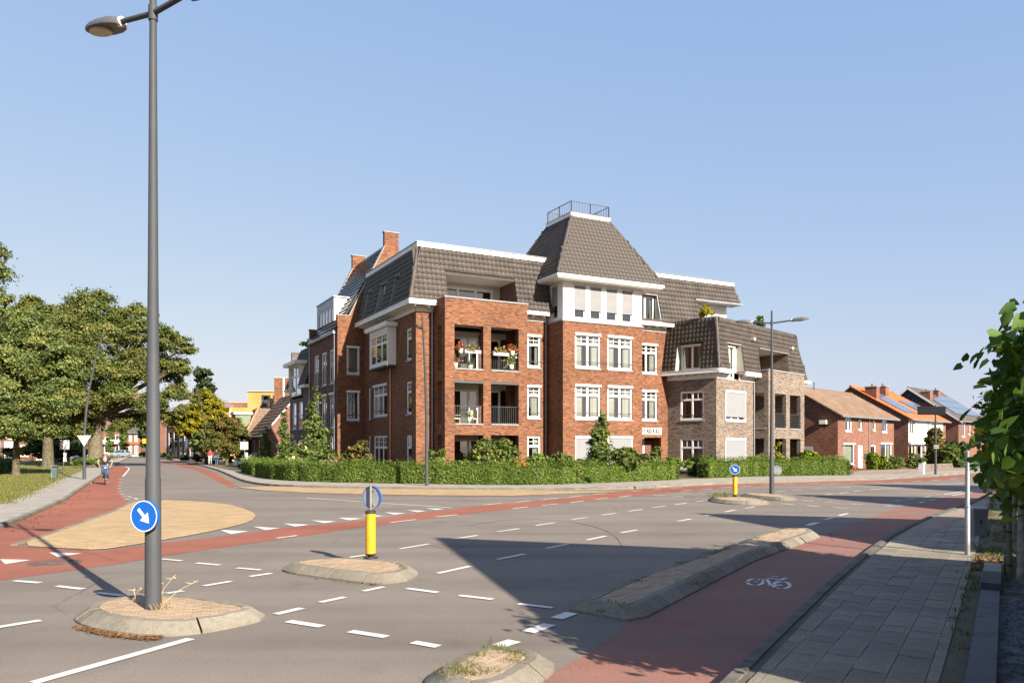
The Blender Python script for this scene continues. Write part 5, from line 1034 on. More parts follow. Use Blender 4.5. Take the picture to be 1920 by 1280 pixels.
# street end
SE = [(236, 27, 8.0, HOUSEB, 'brick shop with orange fascia at the end of the side street', 5.2, True), (186, 50, 7.6, HOUSEB, 'brick house with pale balcony between two ivy columns at the street end', 6.0, False), (133, 52, 6.5, HOUSEB, 'white and brick house half hidden behind the oak trunk', 5.5, False), (2, 60, 6.8, HOUSEB, 'pale red house seen under the trees at the left edge', 5.4, False), (62, 60, 6.4, HOUSEB, 'low red-roofed house seen between the park trees', 5.2, False)]
for px, w, zr, m, lab, ze, shop in SE:
    Y = 168 if px > 100 else 118; o = atY(px, Y); L = w / F * Y
    ops = [(L*0.18, L*0.42, 0.6, 2.4), (L*0.58, L*0.84, 0.6, 2.4), (L*0.2, L*0.42, 3.2, 4.7), (L*0.58, L*0.82, 3.2, 4.7)]
    h = house('street_house', lab, o, 3, L, 9, ze, zr + 1.2, 4.5, m, DARK_T if shop else BROWN_T, ops, 'small houses far behind the park and street', tiled=False, over=0.3)
    for q in ops: window(h, (0, 0), 0, *q, cols=(1, 1), transom=0, cassette=False, bar=False, sill=False, depth=0.5, curtain=0.3)
    if shop: MB().box(L*0.1, L*0.95, -0.25, -0.02, 2.6, 3.1).build('shop_fascia', ORANGE_T, h); MB().box(L*0.1, L*0.95, -0.12, -0.02, 0, 0.4).build('plinth', GREYW, h)
    elif px == 186: MB().box(L*0.2, L*0.75, -0.9, -0.02, 2.7, 3.6).build('balcony', GREYW, h)
    else: MB().box(L*0.1, L*0.5, -0.03, -0.005, 0.1, 2.9).build('white_render', WHITE, h)
o = atY(312, 150); r4 = thing('shop_row', 'dark brick shop row with tall columns behind the right hand trees', 'building', (*o, 0), R(-45)); wall(r4, (0, 0), 0, 16, 0, 6.5, [(1 + 2.4*i, 2.6 + 2.4*i, 0.3, 5.0) for i in range(6)], mat=DRED)
for i in range(6): window(r4, (0, 0), 0, 1 + 2.4*i, 2.6 + 2.4*i, 0.3, 5.0, cols=(1,), transom=0.4, mun=None, cassette=False, bar=False, curtain=0)
MB().box(-0.2, 16.2, -0.2, 8, 6.5, 6.8).build('roof_cap', STONE, r4)
o = atY(255, 190); r5 = thing('flat_block', 'distant pink brick block above the street end roofs', 'building', (*o, 0), R(5)); wall(r5, (0, 0), 0, 7, 0, 15.0, (), mat=HOUSEB); MB().box(-0.1, 7.1, -0.1, 6, 15, 15.2).build('roof_cap', STONE, r5)
# ================================================================ STREET FURNITURE
WHITEP = pm('sign_white', (0.62,0.62,0.60), 0.5, 0.04); BLUEP = pm('sign_blue', (0.006,0.085,0.36), 0.4, 0.05, 3.0); GREYS = pm('sign_back_grey', (0.24,0.245,0.25), 0.55, 0.08)
YELB_ = pm('bollard_yellow', (0.60,0.30,0.012), 0.45, 0.08, 4.0, spec=0.5); BLACK = pm('black_rubber', (0.02,0.02,0.02), 0.7, 0.1); LENS = pm('lamp_lens', (0.42,0.34,0.22), 0.3, 0.1)
HEADC = pm('lamp_housing', (0.08,0.083,0.086), 0.5, 0.08); HEADW = pm('lamp_collar', (0.62,0.58,0.50), 0.6, 0.08)
def luminaire(parent, p, d, L=0.68, W=0.30, up=0.12):
    """flat leaf-shaped street lamp head: p = where the arm enters, d = horizontal direction"""
    d = Vector((d[0], d[1], 0)).normalized(); n = Vector((-d.y, d.x, 0)); ez = (Vector((0,0,1)) - d*up).normalized(); ex = (d + Vector((0,0,up))).normalized()
    prof = [(0.0,0.55,0.6),(0.08,0.72,0.85),(0.25,0.95,1.0),(0.5,1.0,0.95),(0.72,0.92,0.8),(0.88,0.7,0.55),(0.97,0.4,0.3),(1.0,0.12,0.12)]
    m = 10; V = []
    for t, w, h in prof:
        for k in range(m + 1):
            a = math.pi * k / m; V.append(Vector(p) + ex*(t*L) + n*(math.cos(a)*w*W/2) + ez*(math.sin(a)*h*0.11 - 0.03))
    fs = [(i*(m+1)+k, i*(m+1)+k+1, (i+1)*(m+1)+k+1, (i+1)*(m+1)+k) for i in range(len(prof)-1) for k in range(m)]
    o = MB().mesh(V, fs, 0, True).mesh(V[:m+1], [tuple(range(m+1))]).build('luminaire', HEADC, parent)
    bot = [Vector(p) + ex*(t*L) + n*(s*w*W/2) - ez*0.03 for s, seq in ((1, prof), (-1, prof[::-1])) for t, w, h in seq]
    MB().extr(bot, -ez*0.02).build('luminaire_base', HEADC, o)
    ln = [Vector(p) + ex*(L*(0.62 + 0.28*math.cos(a))) + n*(math.sin(a)*W*0.36) - ez*0.051 for a in np.linspace(0, 2*math.pi, 16, endpoint=False)]
    MB().extr(ln, -ez*0.03).build('lens', LENS, o); MB().tube([Vector(p) - ex*0.02, Vector(p) + ex*0.05], 0.062, 10).build('collar', HEADW, o)
    return o
def twin_lamp(label, base, d, top, arm_z, arm=0.75, r0=0.098, group='tall twin-arm street lamps'):
    t = thing('street_lamp', label, 'street lamp', base, 0, group)
    zs = [0, 0.02, 1.6, 1.62, top*0.5, arm_z, top]; rs = [r0*1.02, r0, r0*0.93, r0*0.86, r0*0.62, r0*0.42, r0*0.36]
    MB().tube([(0,0,z) for z in zs], rs, 20).build('mast', LAMPG, t)
    d = Vector((d[0], d[1], 0)).normalized()
    for s in (1, -1):
        a = Vector((0,0,arm_z)); e = a + d*s*arm + Vector((0,0,0.10*arm))
        MB().tube([a, e], 0.034, 10).build('arm', LAMPG, t); luminaire(t, e, d*s)
    MB().tube([(0,0,arm_z-0.09),(0,0,arm_z+0.09)], 0.055, 12).build('arm_collar', LAMPG, t)
    return t
b1 = G(287, 1140, 0.13); lamp1 = twin_lamp('tall grey twin-arm street lamp in the left foreground with a blue sign', b1, (-0.87, 0.49), 8.2, 7.32, 0.62)
MB().box(-0.098, -0.06, -0.072, -0.05, 2.03, 2.09).build('mast_sticker', YELB_, lamp1)
b2 = G(1447, 925, 0.13); lamp2 = twin_lamp('grey twin-arm street lamp on the far island before the tan building', b2, (-0.95, 0.3), 7.75, 7.22, 0.8)
def curved_lamp(label, base, lean, h=8.9, run=1.35):
    t = thing('street_lamp', label, 'street lamp', base, 0, 'curved single street lamps')
    l = Vector((lean[0], lean[1], 0)).normalized(); P = []; rs = []
    for k in range(13):
        f = k / 12; P.append(l*(run * max(0, f - 0.25)**1.8 / 0.75**1.8) + Vector((0,0,h*f))); rs.append(0.10*(1-f) + 0.035*f)
    MB().tube(P, rs, 12).build('mast', LAMPG, t)
    a = P[11]; e = a + l*0.55 + Vector((0,0,0.06)); MB().tube([a - l*0.35, e], 0.028, 8).build('arm', LAMPG, t); luminaire(t, e, l, 0.75)
    return t
lampL = curved_lamp('curved grey street lamp beside the left cycle path with a triangular sign back', G(158, 898, 0.1), (0.9, -0.25))
lampM = curved_lamp('curved grey street lamp at the hedge before the balcony bay', G(800, 910, 0.1), (-0.10, -0.99), 8.6, 1.1)
lampF = curved_lamp('distant curved street lamp with a yellow diamond sign by the pedestrians', G(388, 870, 0.1), (-0.9, -0.2), 9.0)
def disc_sign(label, c, n, r=0.205, front=True, group='round blue keep-right signs', mast=None):
    """round blue arrow sign: c centre, n facing direction"""
    n = Vector((n[0], n[1], 0)).normalized(); a = math.atan2(n.x, -n.y); t = thing('keep_right_sign', label, 'road sign', c, a, group)
    # local: face looks to -y
    ring = lambda rr, y, k=32: [(rr*math.cos(2*math.pi*i/k), y, rr*math.sin(2*math.pi*i/k)) for i in range(k)]
    MB().extr(ring(r, -0.012), (0, 0.024, 0)).build('plate', GREYS, t)
    V = ring(r*1.0, -0.014) + ring(r*0.93, -0.014); k = 32
    mb = MB().mesh(V, [(i, (i+1)%k, k+(i+1)%k, k+i) for i in range(k)]); mb.build('rim', WHITEP, t)
    MB().face(ring(r*0.93, -0.0145)).build('face', BLUEP, t)
    MB().mesh(ring(r*1.02, -0.016) + ring(r*1.02, 0.03), [(i, (i+1)%k, k+(i+1)%k, k+i) for i in range(k)]).build('edge_band', BLUEP, t)
    ar = [(-0.10, 0.55), (0.10, 0.55), (0.10, -0.02), (0.36, -0.02), (0.0, -0.55), (-0.36, -0.02), (-0.10, -0.02)]      # arrow, turned to point down right
    cs, sn = math.cos(R(42)), math.sin(R(42)); P = []
    for x, z in ar: x *= 1.12; z *= 1.1; P.append(((x*cs - z*sn)*r, -0.0155, (x*sn + z*cs)*r))
    MB().face(P).build('arrow', WHITEP, t)
    if mast:
        for z in (-0.13, 0.13): MB().box(-0.06, 0.06, 0.012, mast, z - 0.015, z + 0.015).build('clamp', GALV, t)
    return t
m1 = Vector((b1.x, b1.y, 0)); n1 = Vector((-0.25, -0.97, 0)).normalized()
disc_sign('round blue arrow sign clamped to the tall lamp in the left foreground', m1 + n1*0.15 + Vector((0,0, 2.12 - (967-HY)*9.5/F)), n1, 0.19, mast=0.07)
def bollard(label, base, n, sl):
    t = thing('traffic_bollard', label, 'bollard', base, 0, 'yellow island bollards')
    MB().lathe([(0.0,0.0),(0.13,0.0),(0.13,0.02),(0.05,0.03),(0.05,0.06),(0.088,0.06),(0.09,0.09)], 20).build('foot', BLACK, t)
    MB().lathe([(0.089,0.085),(0.089,0.80)], 24).build('sleeve', YELB_, t); MB().lathe([(0.092,0.795),(0.094,0.835),(0.08,0.85),(0.03,0.86),(0.0,0.86)], 20).build('cap', BLACK, t)
    MB().tube([(0,0,0.85),(0,0,1.30)], 0.024, 10).build('sign_post', GALV, t)
    n = Vector((n[0], n[1], 0)).normalized()
    disc_sign(sl, Vector(base) + n*0.045 + Vector((0,0,1.085)), n, 0.195, mast=0.035)
bollard('yellow bollard on the middle island showing the back of its sign', G(695, 1046, 0.135), (0.47, 0.88), 'grey back of a round sign on the middle yellow bollard')
bollard('yellow bollard on the small far island under a blue arrow sign', G(1378, 931, 0.135), (-0.35, -0.94), 'small round blue arrow sign on the far yellow bollard')
m2 = Vector((b2.x, b2.y, 0)); disc_sign('round sign seen from behind on the far twin-arm lamp', m2 + Vector((0.35,0.3,0)) + Vector((0,0,2.12 - (881-HY)*33.2/F)), (0.3, 0.95), 0.2, mast=0.02)
# sign backs and boards
def panel_sign(name, label, base, h, w, ph, rz, face, cat='road sign', pole=0.03, shape=None, lean=0.0):
    t = thing(name, label, cat, base, rz); MB().tube([(0,0.03,0),(lean,0.03,h)], pole, 10).build('post', GALV if face is not ANTH else ANTH, t)
    if shape is None: MB().box(-w/2 + lean, w/2 + lean, -0.02, 0.0, h - ph, h).build('board', face, t)
    return t
ys = thing('give_way_sign', 'grey back of a triangular sign on the curved lamp by the left path', 'road sign', lampL.location + Vector((0.06,-0.13,2.12-0.1)), 0.15)
MB().extr([(-0.42,0,0.70),(0.42,0,0.70),(0,0,0.0)], (0,0.02,0)).build('plate', pm('sign_back_light', (0.34,0.33,0.30), 0.6, 0.06), ys); MB().box(-0.1, 0.1, 0.02, 0.06, 0.45, 0.5).build('clamp', GALV, ys)
ds = thing('priority_sign', 'yellow and white diamond sign on the distant curved lamp', 'road sign', lampF.location + Vector((0,-0.14, 1.55)), 0.0)
MB().extr([(0,0,-0.42),(0.42,0,0),(0,0,0.42),(-0.42,0,0)], (0,0.02,0)).build('plate', WHITEP, ds); MB().face([(0,-0.003,-0.27),(0.27,-0.003,0),(0,-0.003,0.27),(-0.27,-0.003,0)]).build('centre', YELB_, ds)
for px, py, h, lab, ln in ((118, 888, 2.5, 'white bus stop board on a leaning post at the edge of the park', 0.12), (459, 880, 2.45, 'white bus stop board on a post beside the hedge end', -0.05)):
    b = G(px, py, 0.1); t = panel_sign('bus_stop_sign', lab, b, h, 0.66, 0.68, 0.1, WHITEP, 'bus stop', lean=ln); t['group'] = 'bus stop boards'
    for x in (-0.24, 0.24): MB().box(x - 0.07 + ln, x + 0.07 + ln, -0.026, -0.0205, h - 0.13, h - 0.03).build('logo', BLUEP, t)
    MB().box(-0.22 + ln, 0.22 + ln, -0.025, -0.0205, h - 0.10, h - 0.06).build('stop_name', pm('print_grey', (0.35,0.37,0.45), 0.6, 0.05), t); MB().box(0.06, 0.26, -0.05, 0.02, h - 1.6, h - 0.95).build('timetable', WHITEP, t)
b = atY(135, 105); panel_sign('direction_sign', 'small blue sign on a thin post under the park trees', (*b, 0.1), 2.7, 0.75, 0.35, 0, BLUEP)
b = atY(146, 108); panel_sign('parking_sign', 'tall narrow blue sign behind the curved lamp', (*b, 0.1), 1.9, 0.5, 1.3, 0, BLUEP)
b = G(1755, 889, 0.1); dsn = thing('direction_sign', 'wide dark sign board seen from behind on a grey pole by the terrace', 'road sign', b, R(4))
MB().tube([(0,0.05,0),(0,0.05,1.9),(0,0.05,5.05)], [0.085,0.075,0.055], 12).build('post', LAMPG, dsn); MB().box(-1.42, 0.72, -0.03, 0.0, 4.33, 4.95).build('board', pm('matt_black', (0.012,0.013,0.016), 0.9, 0.05, spec=0.1), dsn); MB().box(-1.42, 0.72, -0.05, -0.031, 4.43, 4.49).build('rail', MATS['matt_black'], dsn); MB().box(-1.42, 0.72, -0.05, -0.031, 4.8, 4.86).build('rail', MATS['matt_black'], dsn)
for z in (1.9, 2.05): MB().box(-0.2, 0.2, -0.06, 0.0, z, z + 0.08).build('small_plate', GREYS, dsn)
b = G(1814, 1040, 0.1); t = thing('steel_post', 'bare galvanised steel post on the near pavement by the lime trees', 'post', b); MB().tube([(0,0,0),(0,0,0.9),(0,0,0.905),(0,0,1.92)], [0.046,0.046,0.038,0.038], 14).build('post', GALV, t); MB().lathe([(0.047,0.88),(0.05,0.89),(0.05,0.92),(0.039,0.93)], 14).build('sleeve', GALV, t); MB().lathe([(0.038,1.92),(0.03,1.94),(0,1.945)], 12).build('cap', GALV, t)
b = G(1834, 1003, 0.1); t = thing('utility_cabinet', 'grey tapering cabinet standing on the near pavement behind the steel post', 'cabinet', b, R(-8)); BG = pm('cabinet_grey', (0.17,0.18,0.19), 0.55, 0.1)
MB().mesh([(-0.13,-0.13,0),(0.13,-0.13,0),(0.13,0.13,0),(-0.13,0.13,0),(-0.155,-0.15,0.58),(0.155,-0.15,0.58),(0.155,0.15,0.58),(-0.155,0.15,0.58)], [(0,1,5,4),(1,2,6,5),(2,3,7,6),(3,0,4,7)]).build('body', BG, t); MB().box(-0.175, 0.175, -0.17, 0.17, 0.58, 0.63).build('lid', pm('cabinet_lid', (0.24,0.26,0.28), 0.5, 0.08), t); MB().box(-0.02, 0.02, -0.148, -0.135, 0.28, 0.36).build('lock', BLACK, t)
b = G(103, 897, 0.1); t = thing('litter_bin', 'green grey wedge-shaped litter bin on the grass by the left pavement', 'litter bin', b, 0.2); MB().mesh([(-0.12,-0.12,0.05),(0.12,-0.12,0.05),(0.12,0.12,0.05),(-0.12,0.12,0.05),(-0.17,-0.15,0.72),(0.17,-0.15,0.72),(0.17,0.15,0.80),(-0.17,0.15,0.80)], [(0,1,5,4),(1,2,6,5),(2,3,7,6),(3,0,4,7),(0,3,2,1)]).build('body', pm('bin_green', (0.07,0.10,0.10), 0.5, 0.1), t); MB().tube([(-0.16,-0.1,-0.1),(-0.16,-0.1,0.8)], 0.035, 8).build('post', GALV, t); MB().box(-0.18, 0.18, -0.16, 0.16, 0.80, 0.84).build('lid', GALV, t)
# verge edging: concrete band, black blocks, gravel bed, timber edge
def rp(s, o): p = OUT0 + ru*s + rn*o; return (p.x, p.y)
gv = MB().face([(*rp(s, o), 0.105) for s, o in ((-6, 0.42), (-6, 3.0), (3.3, 3.0), (3.3, 0.42))]).build('gravel_bed', GRAVEL); tag(gv, kind='structure')
eb = thing('edging_band', 'grey concrete edging band between pavement and gravel bed', 'edging', (*rp(0, 0.1), 0.09), RD)
for i in range(7): MB().box(-6.0 + i, -6.0 + i + 0.99, -0.32, -0.10, 0.0, 0.09).build('edging_stone', pm('edging_grey', (0.095,0.095,0.095), 0.85, 0.15, 4.0), eb)
for i in range(2): MB().box(1.1 + i*0.55, 1.1 + i*0.55 + 0.53, -0.33, -0.10, 0.0, 0.17).build('edging_block', pm('black_block', (0.05,0.052,0.055), 0.8, 0.15, 4.0), eb)
for i in range(2): MB().box(2.25 + i*0.5, 2.25 + i*0.5 + 0.48, -0.33, -0.10, 0.0, 0.18).build('edging_block', pm('tan_block', (0.28,0.25,0.19), 0.9, 0.15, 4.0), eb)
tb = MB().box(3.2, 3.3, -2.6, -0.36, -0.02, 0.3).build('timber_edge', pm('old_timber', (0.14,0.125,0.10), 0.9, 0.2, 5.0), eb)
MB().box(1.2, 1.27, -2.2, -0.36, 0.0, 0.06).build('timber_edge', MATS['old_timber'], eb)
GP = []
for i in range(1500):
    s, o = random.uniform(-6, 3.2), random.uniform(0.45, 1.6); r = random.uniform(0.012, 0.03); x, y = rp(s, o); GP.append((x, y, r))
V = []; Fc = []
for x, y, r in GP:
    b_ = len(V); V += [(x-r, y-r*0.7, 0.1), (x+r, y-r, 0.1), (x+r*0.8, y+r, 0.1), (x-r, y+r*0.9, 0.1), (x, y, 0.105 + r*random.uniform(0.6, 1.2))]; Fc += [(b_, b_+1, b_+4), (b_+1, b_+2, b_+4), (b_+2, b_+3, b_+4), (b_+3, b_, b_+4)]
tag(MB().mesh(V, Fc).build('gravel', GRAVEL, gv), kind='stuff')
# ================================================================ VEGETATION
def leaf_mesh(name, P, size, mat, out=None, bias=0.5, var=0.35, aspect=1.6, up=0.25, rnd=None, heart=False, droop=0.0):
    """many small leaf faces at points P; out = outward directions"""
    P = np.asarray(P, dtype=np.float32); n = len(P)
    N = rng.normal(size=(n, 3)); N /= np.linalg.norm(N, axis=1)[:, None]
    if out is not None: N = N*(1-bias) + np.asarray(out)*bias
    N[:, 2] += up; N /= np.linalg.norm(N, axis=1)[:, None] + 1e-9
    T = rng.normal(size=(n, 3)); T[:, 2] -= droop; T -= N * np.sum(T*N, axis=1)[:, None]; T /= np.linalg.norm(T, axis=1)[:, None] + 1e-9
    Bn = np.cross(N, T); s = size * (1 + var*rng.normal(size=n)).clip(0.4, 2.0)
    l = (s*0.5*math.sqrt(aspect))[:, None]; w = (s*0.5/math.sqrt(aspect))[:, None]; f = (s*0.14)[:, None]
    if heart: q = [-T*l*0.8, -T*l*0.95 + Bn*w*0.75 + N*f*0.6, -T*l*0.2 + Bn*w*1.15 + N*f, T*l*0.55 + Bn*w*0.6 + N*f*0.5, T*l*1.15 - N*f*0.6, T*l*0.55 - Bn*w*0.6 + N*f*0.5, -T*l*0.2 - Bn*w*1.15 + N*f, -T*l*0.95 - Bn*w*0.75 + N*f*0.6]
    else: q = [-T*l, Bn*w + N*f, T*l, -Bn*w + N*f]
    k = len(q); V = np.stack([P + a for a in q], axis=1).reshape(-1, 3)
    me = bpy.data.meshes.new(name); me.vertices.add(n*k); me.vertices.foreach_set('co', V.astype(np.float32).ravel())
    if heart:   # two halves folded on the midrib
        idx = np.array([[0,1,2,3,4],[0,4,5,6,7]]); loops = (np.arange(n)[:, None, None]*k + idx[None]).reshape(-1); me.loops.add(n*10); me.polygons.add(n*2)
        me.loops.foreach_set('vertex_index', loops.astype(np.int32)); me.polygons.foreach_set('loop_start', (np.arange(n*2)*5).astype(np.int32)); me.polygons.foreach_set('loop_total', np.full(n*2, 5, np.int32))
    else:
        me.loops.add(n*4); me.polygons.add(n); me.loops.foreach_set('vertex_index', np.arange(n*4, dtype=np.int32)); me.polygons.foreach_set('loop_start', (np.arange(n)*4).astype(np.int32)); me.polygons.foreach_set('loop_total', np.full(n, 4, np.int32))
    at = me.attributes.new('rnd', 'FLOAT', 'POINT'); r = rng.random(n) if rnd is None else rnd; at.data.foreach_set('value', np.repeat(r, k).astype(np.float32))
    me.materials.append(mat); me.update(); me.validate(); return me
def blob_points(blobs, n, clump=0.16, sub=26, shell=(0.55, 1.0), flat=0.75):
    """points gathered into twig clumps through the outer volume of ellipsoids"""
    vol = np.array([b[1]*b[2]*b[3] if len(b) > 3 else b[1]**3 for b in blobs])**0.7; vol /= vol.sum(); P = []; O = []; Rn = []
    for b, f in zip(blobs, vol):
        c = np.array(b[0]); rad = np.array(b[1:4]) if len(b) > 3 else np.array([b[1]]*3); m = max(20, int(n*f)); k = max(5, int(sub))
        d = rng.normal(size=(k, 3)); d /= np.linalg.norm(d, axis=1)[:, None]; d[:, 2] = np.where(d[:, 2] < -0.75, -d[:, 2], d[:, 2]); r = rng.uniform(shell[0], shell[1], k)[:, None]
        cc = c + d*r*rad; ci = rng.integers(0, k, m); g = rng.normal(size=(m, 3)) * rad * clump; g[:, 2] *= flat
        p = cc[ci] + g; P.append(p); o = (p - c)/rad; o /= np.linalg.norm(o, axis=1)[:, None] + 1e-6; O.append(o); Rn.append((rng.random(k)[ci]*0.8 + rng.random(m)*0.2))
    return np.concatenate(P), np.concatenate(O), np.concatenate(Rn)
G_OAK = leafmat('oak_leaf', [(0.0,(0.0627,0.0875,0.0215)),(0.4,(0.1031,0.1300,0.0286)),(0.8,(0.1580,0.1661,0.0429)),(1.0,(0.2241,0.1936,0.0536))])
G_LIN = leafmat('linden_leaf', [(0.0,(0.0661,0.0993,0.0270)),(0.5,(0.1168,0.1543,0.0422)),(0.85,(0.1791,0.2039,0.0558)),(1.0,(0.2819,0.2683,0.0692))])
G_HEDGE = leafmat('hedge_leaf', [(0.0,(0.0689,0.1175,0.0159)),(0.5,(0.1288,0.1970,0.0319)),(1.0,(0.2207,0.2819,0.0580))], 0.35)
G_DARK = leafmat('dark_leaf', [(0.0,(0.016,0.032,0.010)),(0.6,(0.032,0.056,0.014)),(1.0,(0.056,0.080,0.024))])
G_GOLD = leafmat('golden_leaf', [(0.0,(0.115,0.122,0.011)),(0.5,(0.245,0.223,0.011)),(0.9,(0.360,0.288,0.014)),(1.0,(0.374,0.216,0.022))], 0.4)
G_BUSH = leafmat('bush_leaf', [(0.0,(0.0494,0.0832,0.0195)),(0.5,(0.0975,0.1417,0.0312)),(1.0,(0.1755,0.2054,0.0494))], 0.3)
G_RUST = leafmat('russet_leaf', [(0.0,(0.053,0.064,0.015)),(0.5,(0.098,0.105,0.022)),(0.8,(0.158,0.128,0.030)),(1.0,(0.240,0.090,0.030))], 0.3)
G_CONE = leafmat('golden_conifer', [(0.0,(0.075,0.128,0.006)),(1.0,(0.195,0.247,0.009))], 0.2)
G_LIME = leafmat('lime_leaf', [(0.0,(0.0362,0.0798,0.0145)),(0.5,(0.0623,0.1232,0.0217)),(0.8,(0.1102,0.1856,0.0247)),(0.94,(0.2465,0.2958,0.0362)),(1.0,(0.4683,0.3944,0.0362))], 0.36, 0.65)
G_GRASS = leafmat('grass_blade', [(0.0,(0.056,0.084,0.014)),(0.5,(0.112,0.126,0.025)),(1.0,(0.238,0.196,0.070))], 0.3)
G_DRY = leafmat('dry_grass', [(0.0,(0.280,0.196,0.091)),(1.0,(0.406,0.308,0.168))], 0.2); G_LITTER = leafmat('leaf_litter', [(0.0,(0.137,0.064,0.025)),(1.0,(0.225,0.127,0.054))], 0.1)
def flowermat(n, c): return leafmat(n, [(0.0, tuple(x*0.7 for x in c)), (1.0, c)], 0.3)
F_RED = flowermat('red_petal', (0.55,0.03,0.02)); F_PINK = flowermat('pink_petal', (0.65,0.30,0.38)); F_YEL = flowermat('yellow_petal', (0.70,0.45,0.02)); F_ORA = flowermat('orange_petal', (0.75,0.25,0.01)); F_WHI = flowermat('white_petal', (0.72,0.70,0.60)); F_CRE = flowermat('cream_petal', (0.62,0.58,0.32))
def tree(name, label, base, h0, r0, blobs, n, leaf, mat, cat='tree', group=None, sub=26, clump=0.16, limbs=True, shell=(0.5,1.0), heart=False, lean=(0,0), bark=None, core=None):
    """tapered trunk, limbs reaching into every part of the crown, and leaf clumps; blobs are relative to base"""
    t = thing(name, label, cat, base, 0, group); bk = bark or BARK
    top = Vector((lean[0], lean[1], h0)); mb = MB(); mb.tube([(0,0,-0.05),(0,0,0.25),(lean[0]*0.3,lean[1]*0.3,h0*0.45),top], [r0*1.35,r0,r0*0.86,r0*0.62], 14); mb.build('trunk', bk, t)
    if limbs:
        mb = MB()
        for b in blobs:
            c = Vector(b[0]); mid = top.lerp(c, 0.5) + Vector((random.uniform(-1,1), random.uniform(-1,1), random.uniform(0,1)))*b[1]*0.2
            mb.tube([top - Vector((0,0,h0*0.12)), mid, c], [r0*0.45, r0*0.26, r0*0.10], 7)
            for _ in range(3):
                d = Vector((random.gauss(0,1), random.gauss(0,1), random.gauss(0.2,0.7))).normalized(); mb.tube([mid.lerp(c, random.random()), c + d*b[1]*0.75], [r0*0.11, r0*0.03], 5)
        mb.build('limbs', bk, t)
    P, O, Rn = blob_points(blobs, n, clump, sub, shell); put('crown', leaf_mesh('crown', P, leaf, mat, O, 0.45, heart=heart, rnd=Rn), t)
    return t
def pxb(Y, base, lst):
    """crown parts surveyed in the photograph (x, y, radius px) at depth Y"""
    out = []
    for x, y, r, *dz in lst:
        c = Vector(((x-CX)/F*Y, Y + (dz[0] if dz else 0), CAMH - (y-HY)*Y/F)); out.append((c - Vector(base), r/F*Y, r/F*Y*1.1, r/F*Y*0.85))
    return out
# ---- park trees, left
Y = 80.0; b = Vector((*atY(179, Y), 0.1))
tree('oak_tree', 'broad old oak with thick pale trunk beside the left cycle path', b, 5.5, 0.75, pxb(Y, b, [(135,590,40,1),(190,585,42,-1),(240,595,36,2),(95,625,46,0),(150,640,48,-3),(205,640,46,-2),(262,632,40,1),(305,640,32,0),(338,648,22,1),(90,690,45,2),(145,700,46,-3),(200,700,48,-4),(255,690,44,0),(305,690,36,2),(335,690,20,0),(330,735,24,1),(240,745,36,-2),(195,760,34,-4),(285,755,30,0),(110,745,40,1),(225,800,18,0),(120,790,26,0),(150,795,24,2),(95,795,28,2),(245,785,22,1),(300,785,20,2),(330,770,14,1)]), 190000, 0.165, G_OAK, sub=44, clump=0.15, bark=pm('oak_bark', (0.115,0.095,0.062), 0.95, 0.3, 5.0, 25.0, bmp=0.8))
Y = 56.0; b = Vector((*atY(30, Y), 0.1))
tree('linden_tree', 'dense green tree with low crown standing on the lawn at the left', b, 2.6, 0.26, pxb(Y, b, [(10,610,42,1),(55,620,46,0),(100,650,42,-1),(5,670,52,-1),(60,680,52,-2),(115,705,42,0),(0,740,52,0),(50,745,50,-2),(105,760,42,-1),(10,795,38,-1),(60,800,38,-2),(100,805,28,0),(-40,700,50,0)]), 160000, 0.125, G_LIN, sub=44, clump=0.16)
Y = 78.0; b = Vector((*atY(90, Y), 0.1))
tree('park_tree', 'dark trunked tree in the shade between linden and oak', b, 4.0, 0.55, pxb(Y, b, [(60,585,30,0),(40,600,32,1),(85,590,22,1),(70,720,40,0),(120,780,34,1),(85,790,34,2),(140,800,26,0)]), 60000, 0.17, G_OAK, sub=36)
b = Vector((*atY(-95, 34), 0.1)); Y = 34.0
tree('park_tree', 'tree whose branch tips reach into the picture at the far left edge', b, 4.5, 0.3, pxb(Y, b, [(-60,560,70,0),(-30,530,40,0),(-95,500,70,1),(-10,505,22,0),(0,560,24,-0.3),(8,590,14,0),(14,478,8,0),(20,560,9,0),(-20,470,24,0),(-90,620,60,0)]), 26000, 0.10, G_LIN, sub=28, clump=0.2)
Y = 130.0; b = Vector((*atY(381, Y), 0.1))
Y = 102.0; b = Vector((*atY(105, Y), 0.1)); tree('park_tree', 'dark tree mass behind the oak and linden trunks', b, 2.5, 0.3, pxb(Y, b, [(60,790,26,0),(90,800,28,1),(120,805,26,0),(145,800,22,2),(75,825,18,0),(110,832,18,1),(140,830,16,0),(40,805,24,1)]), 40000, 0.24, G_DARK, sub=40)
Y = 130.0; b = Vector((*atY(381, Y), 0.1))
tree('columnar_tree', 'tall narrow dark green tree behind the golden tree', b, 3.0, 0.25, pxb(Y, b, [(380,705,16),(385,730,18),(378,755,19),(384,780,20),(380,805,18)]), 9000, 0.4, G_DARK, sub=30)
Y = 150.0; b = Vector((*atY(275, Y), 0.1)); tree('columnar_tree', 'narrow dark tree just left of the foreground lamp mast', b, 2.5, 0.25, pxb(Y, b, [(272,775,13),(276,795,14),(273,815,13),(276,832,10)]), 6000, 0.4, G_DARK, sub=26)
Y = 98.0; b = Vector((*atY(372, Y), 0.1))
tree('golden_tree', 'golden yellow leaved tree beside the side street', b, 3.0, 0.18, pxb(Y, b, [(385,745,18),(400,765,20),(370,770,22),(345,785,20),(395,790,22),(415,770,12),(365,800,20),(330,795,14),(345,812,14)]), 40000, 0.2, G_GOLD, sub=22)
Y = 88.0; b = Vector((*atY(425, Y), 0.1))
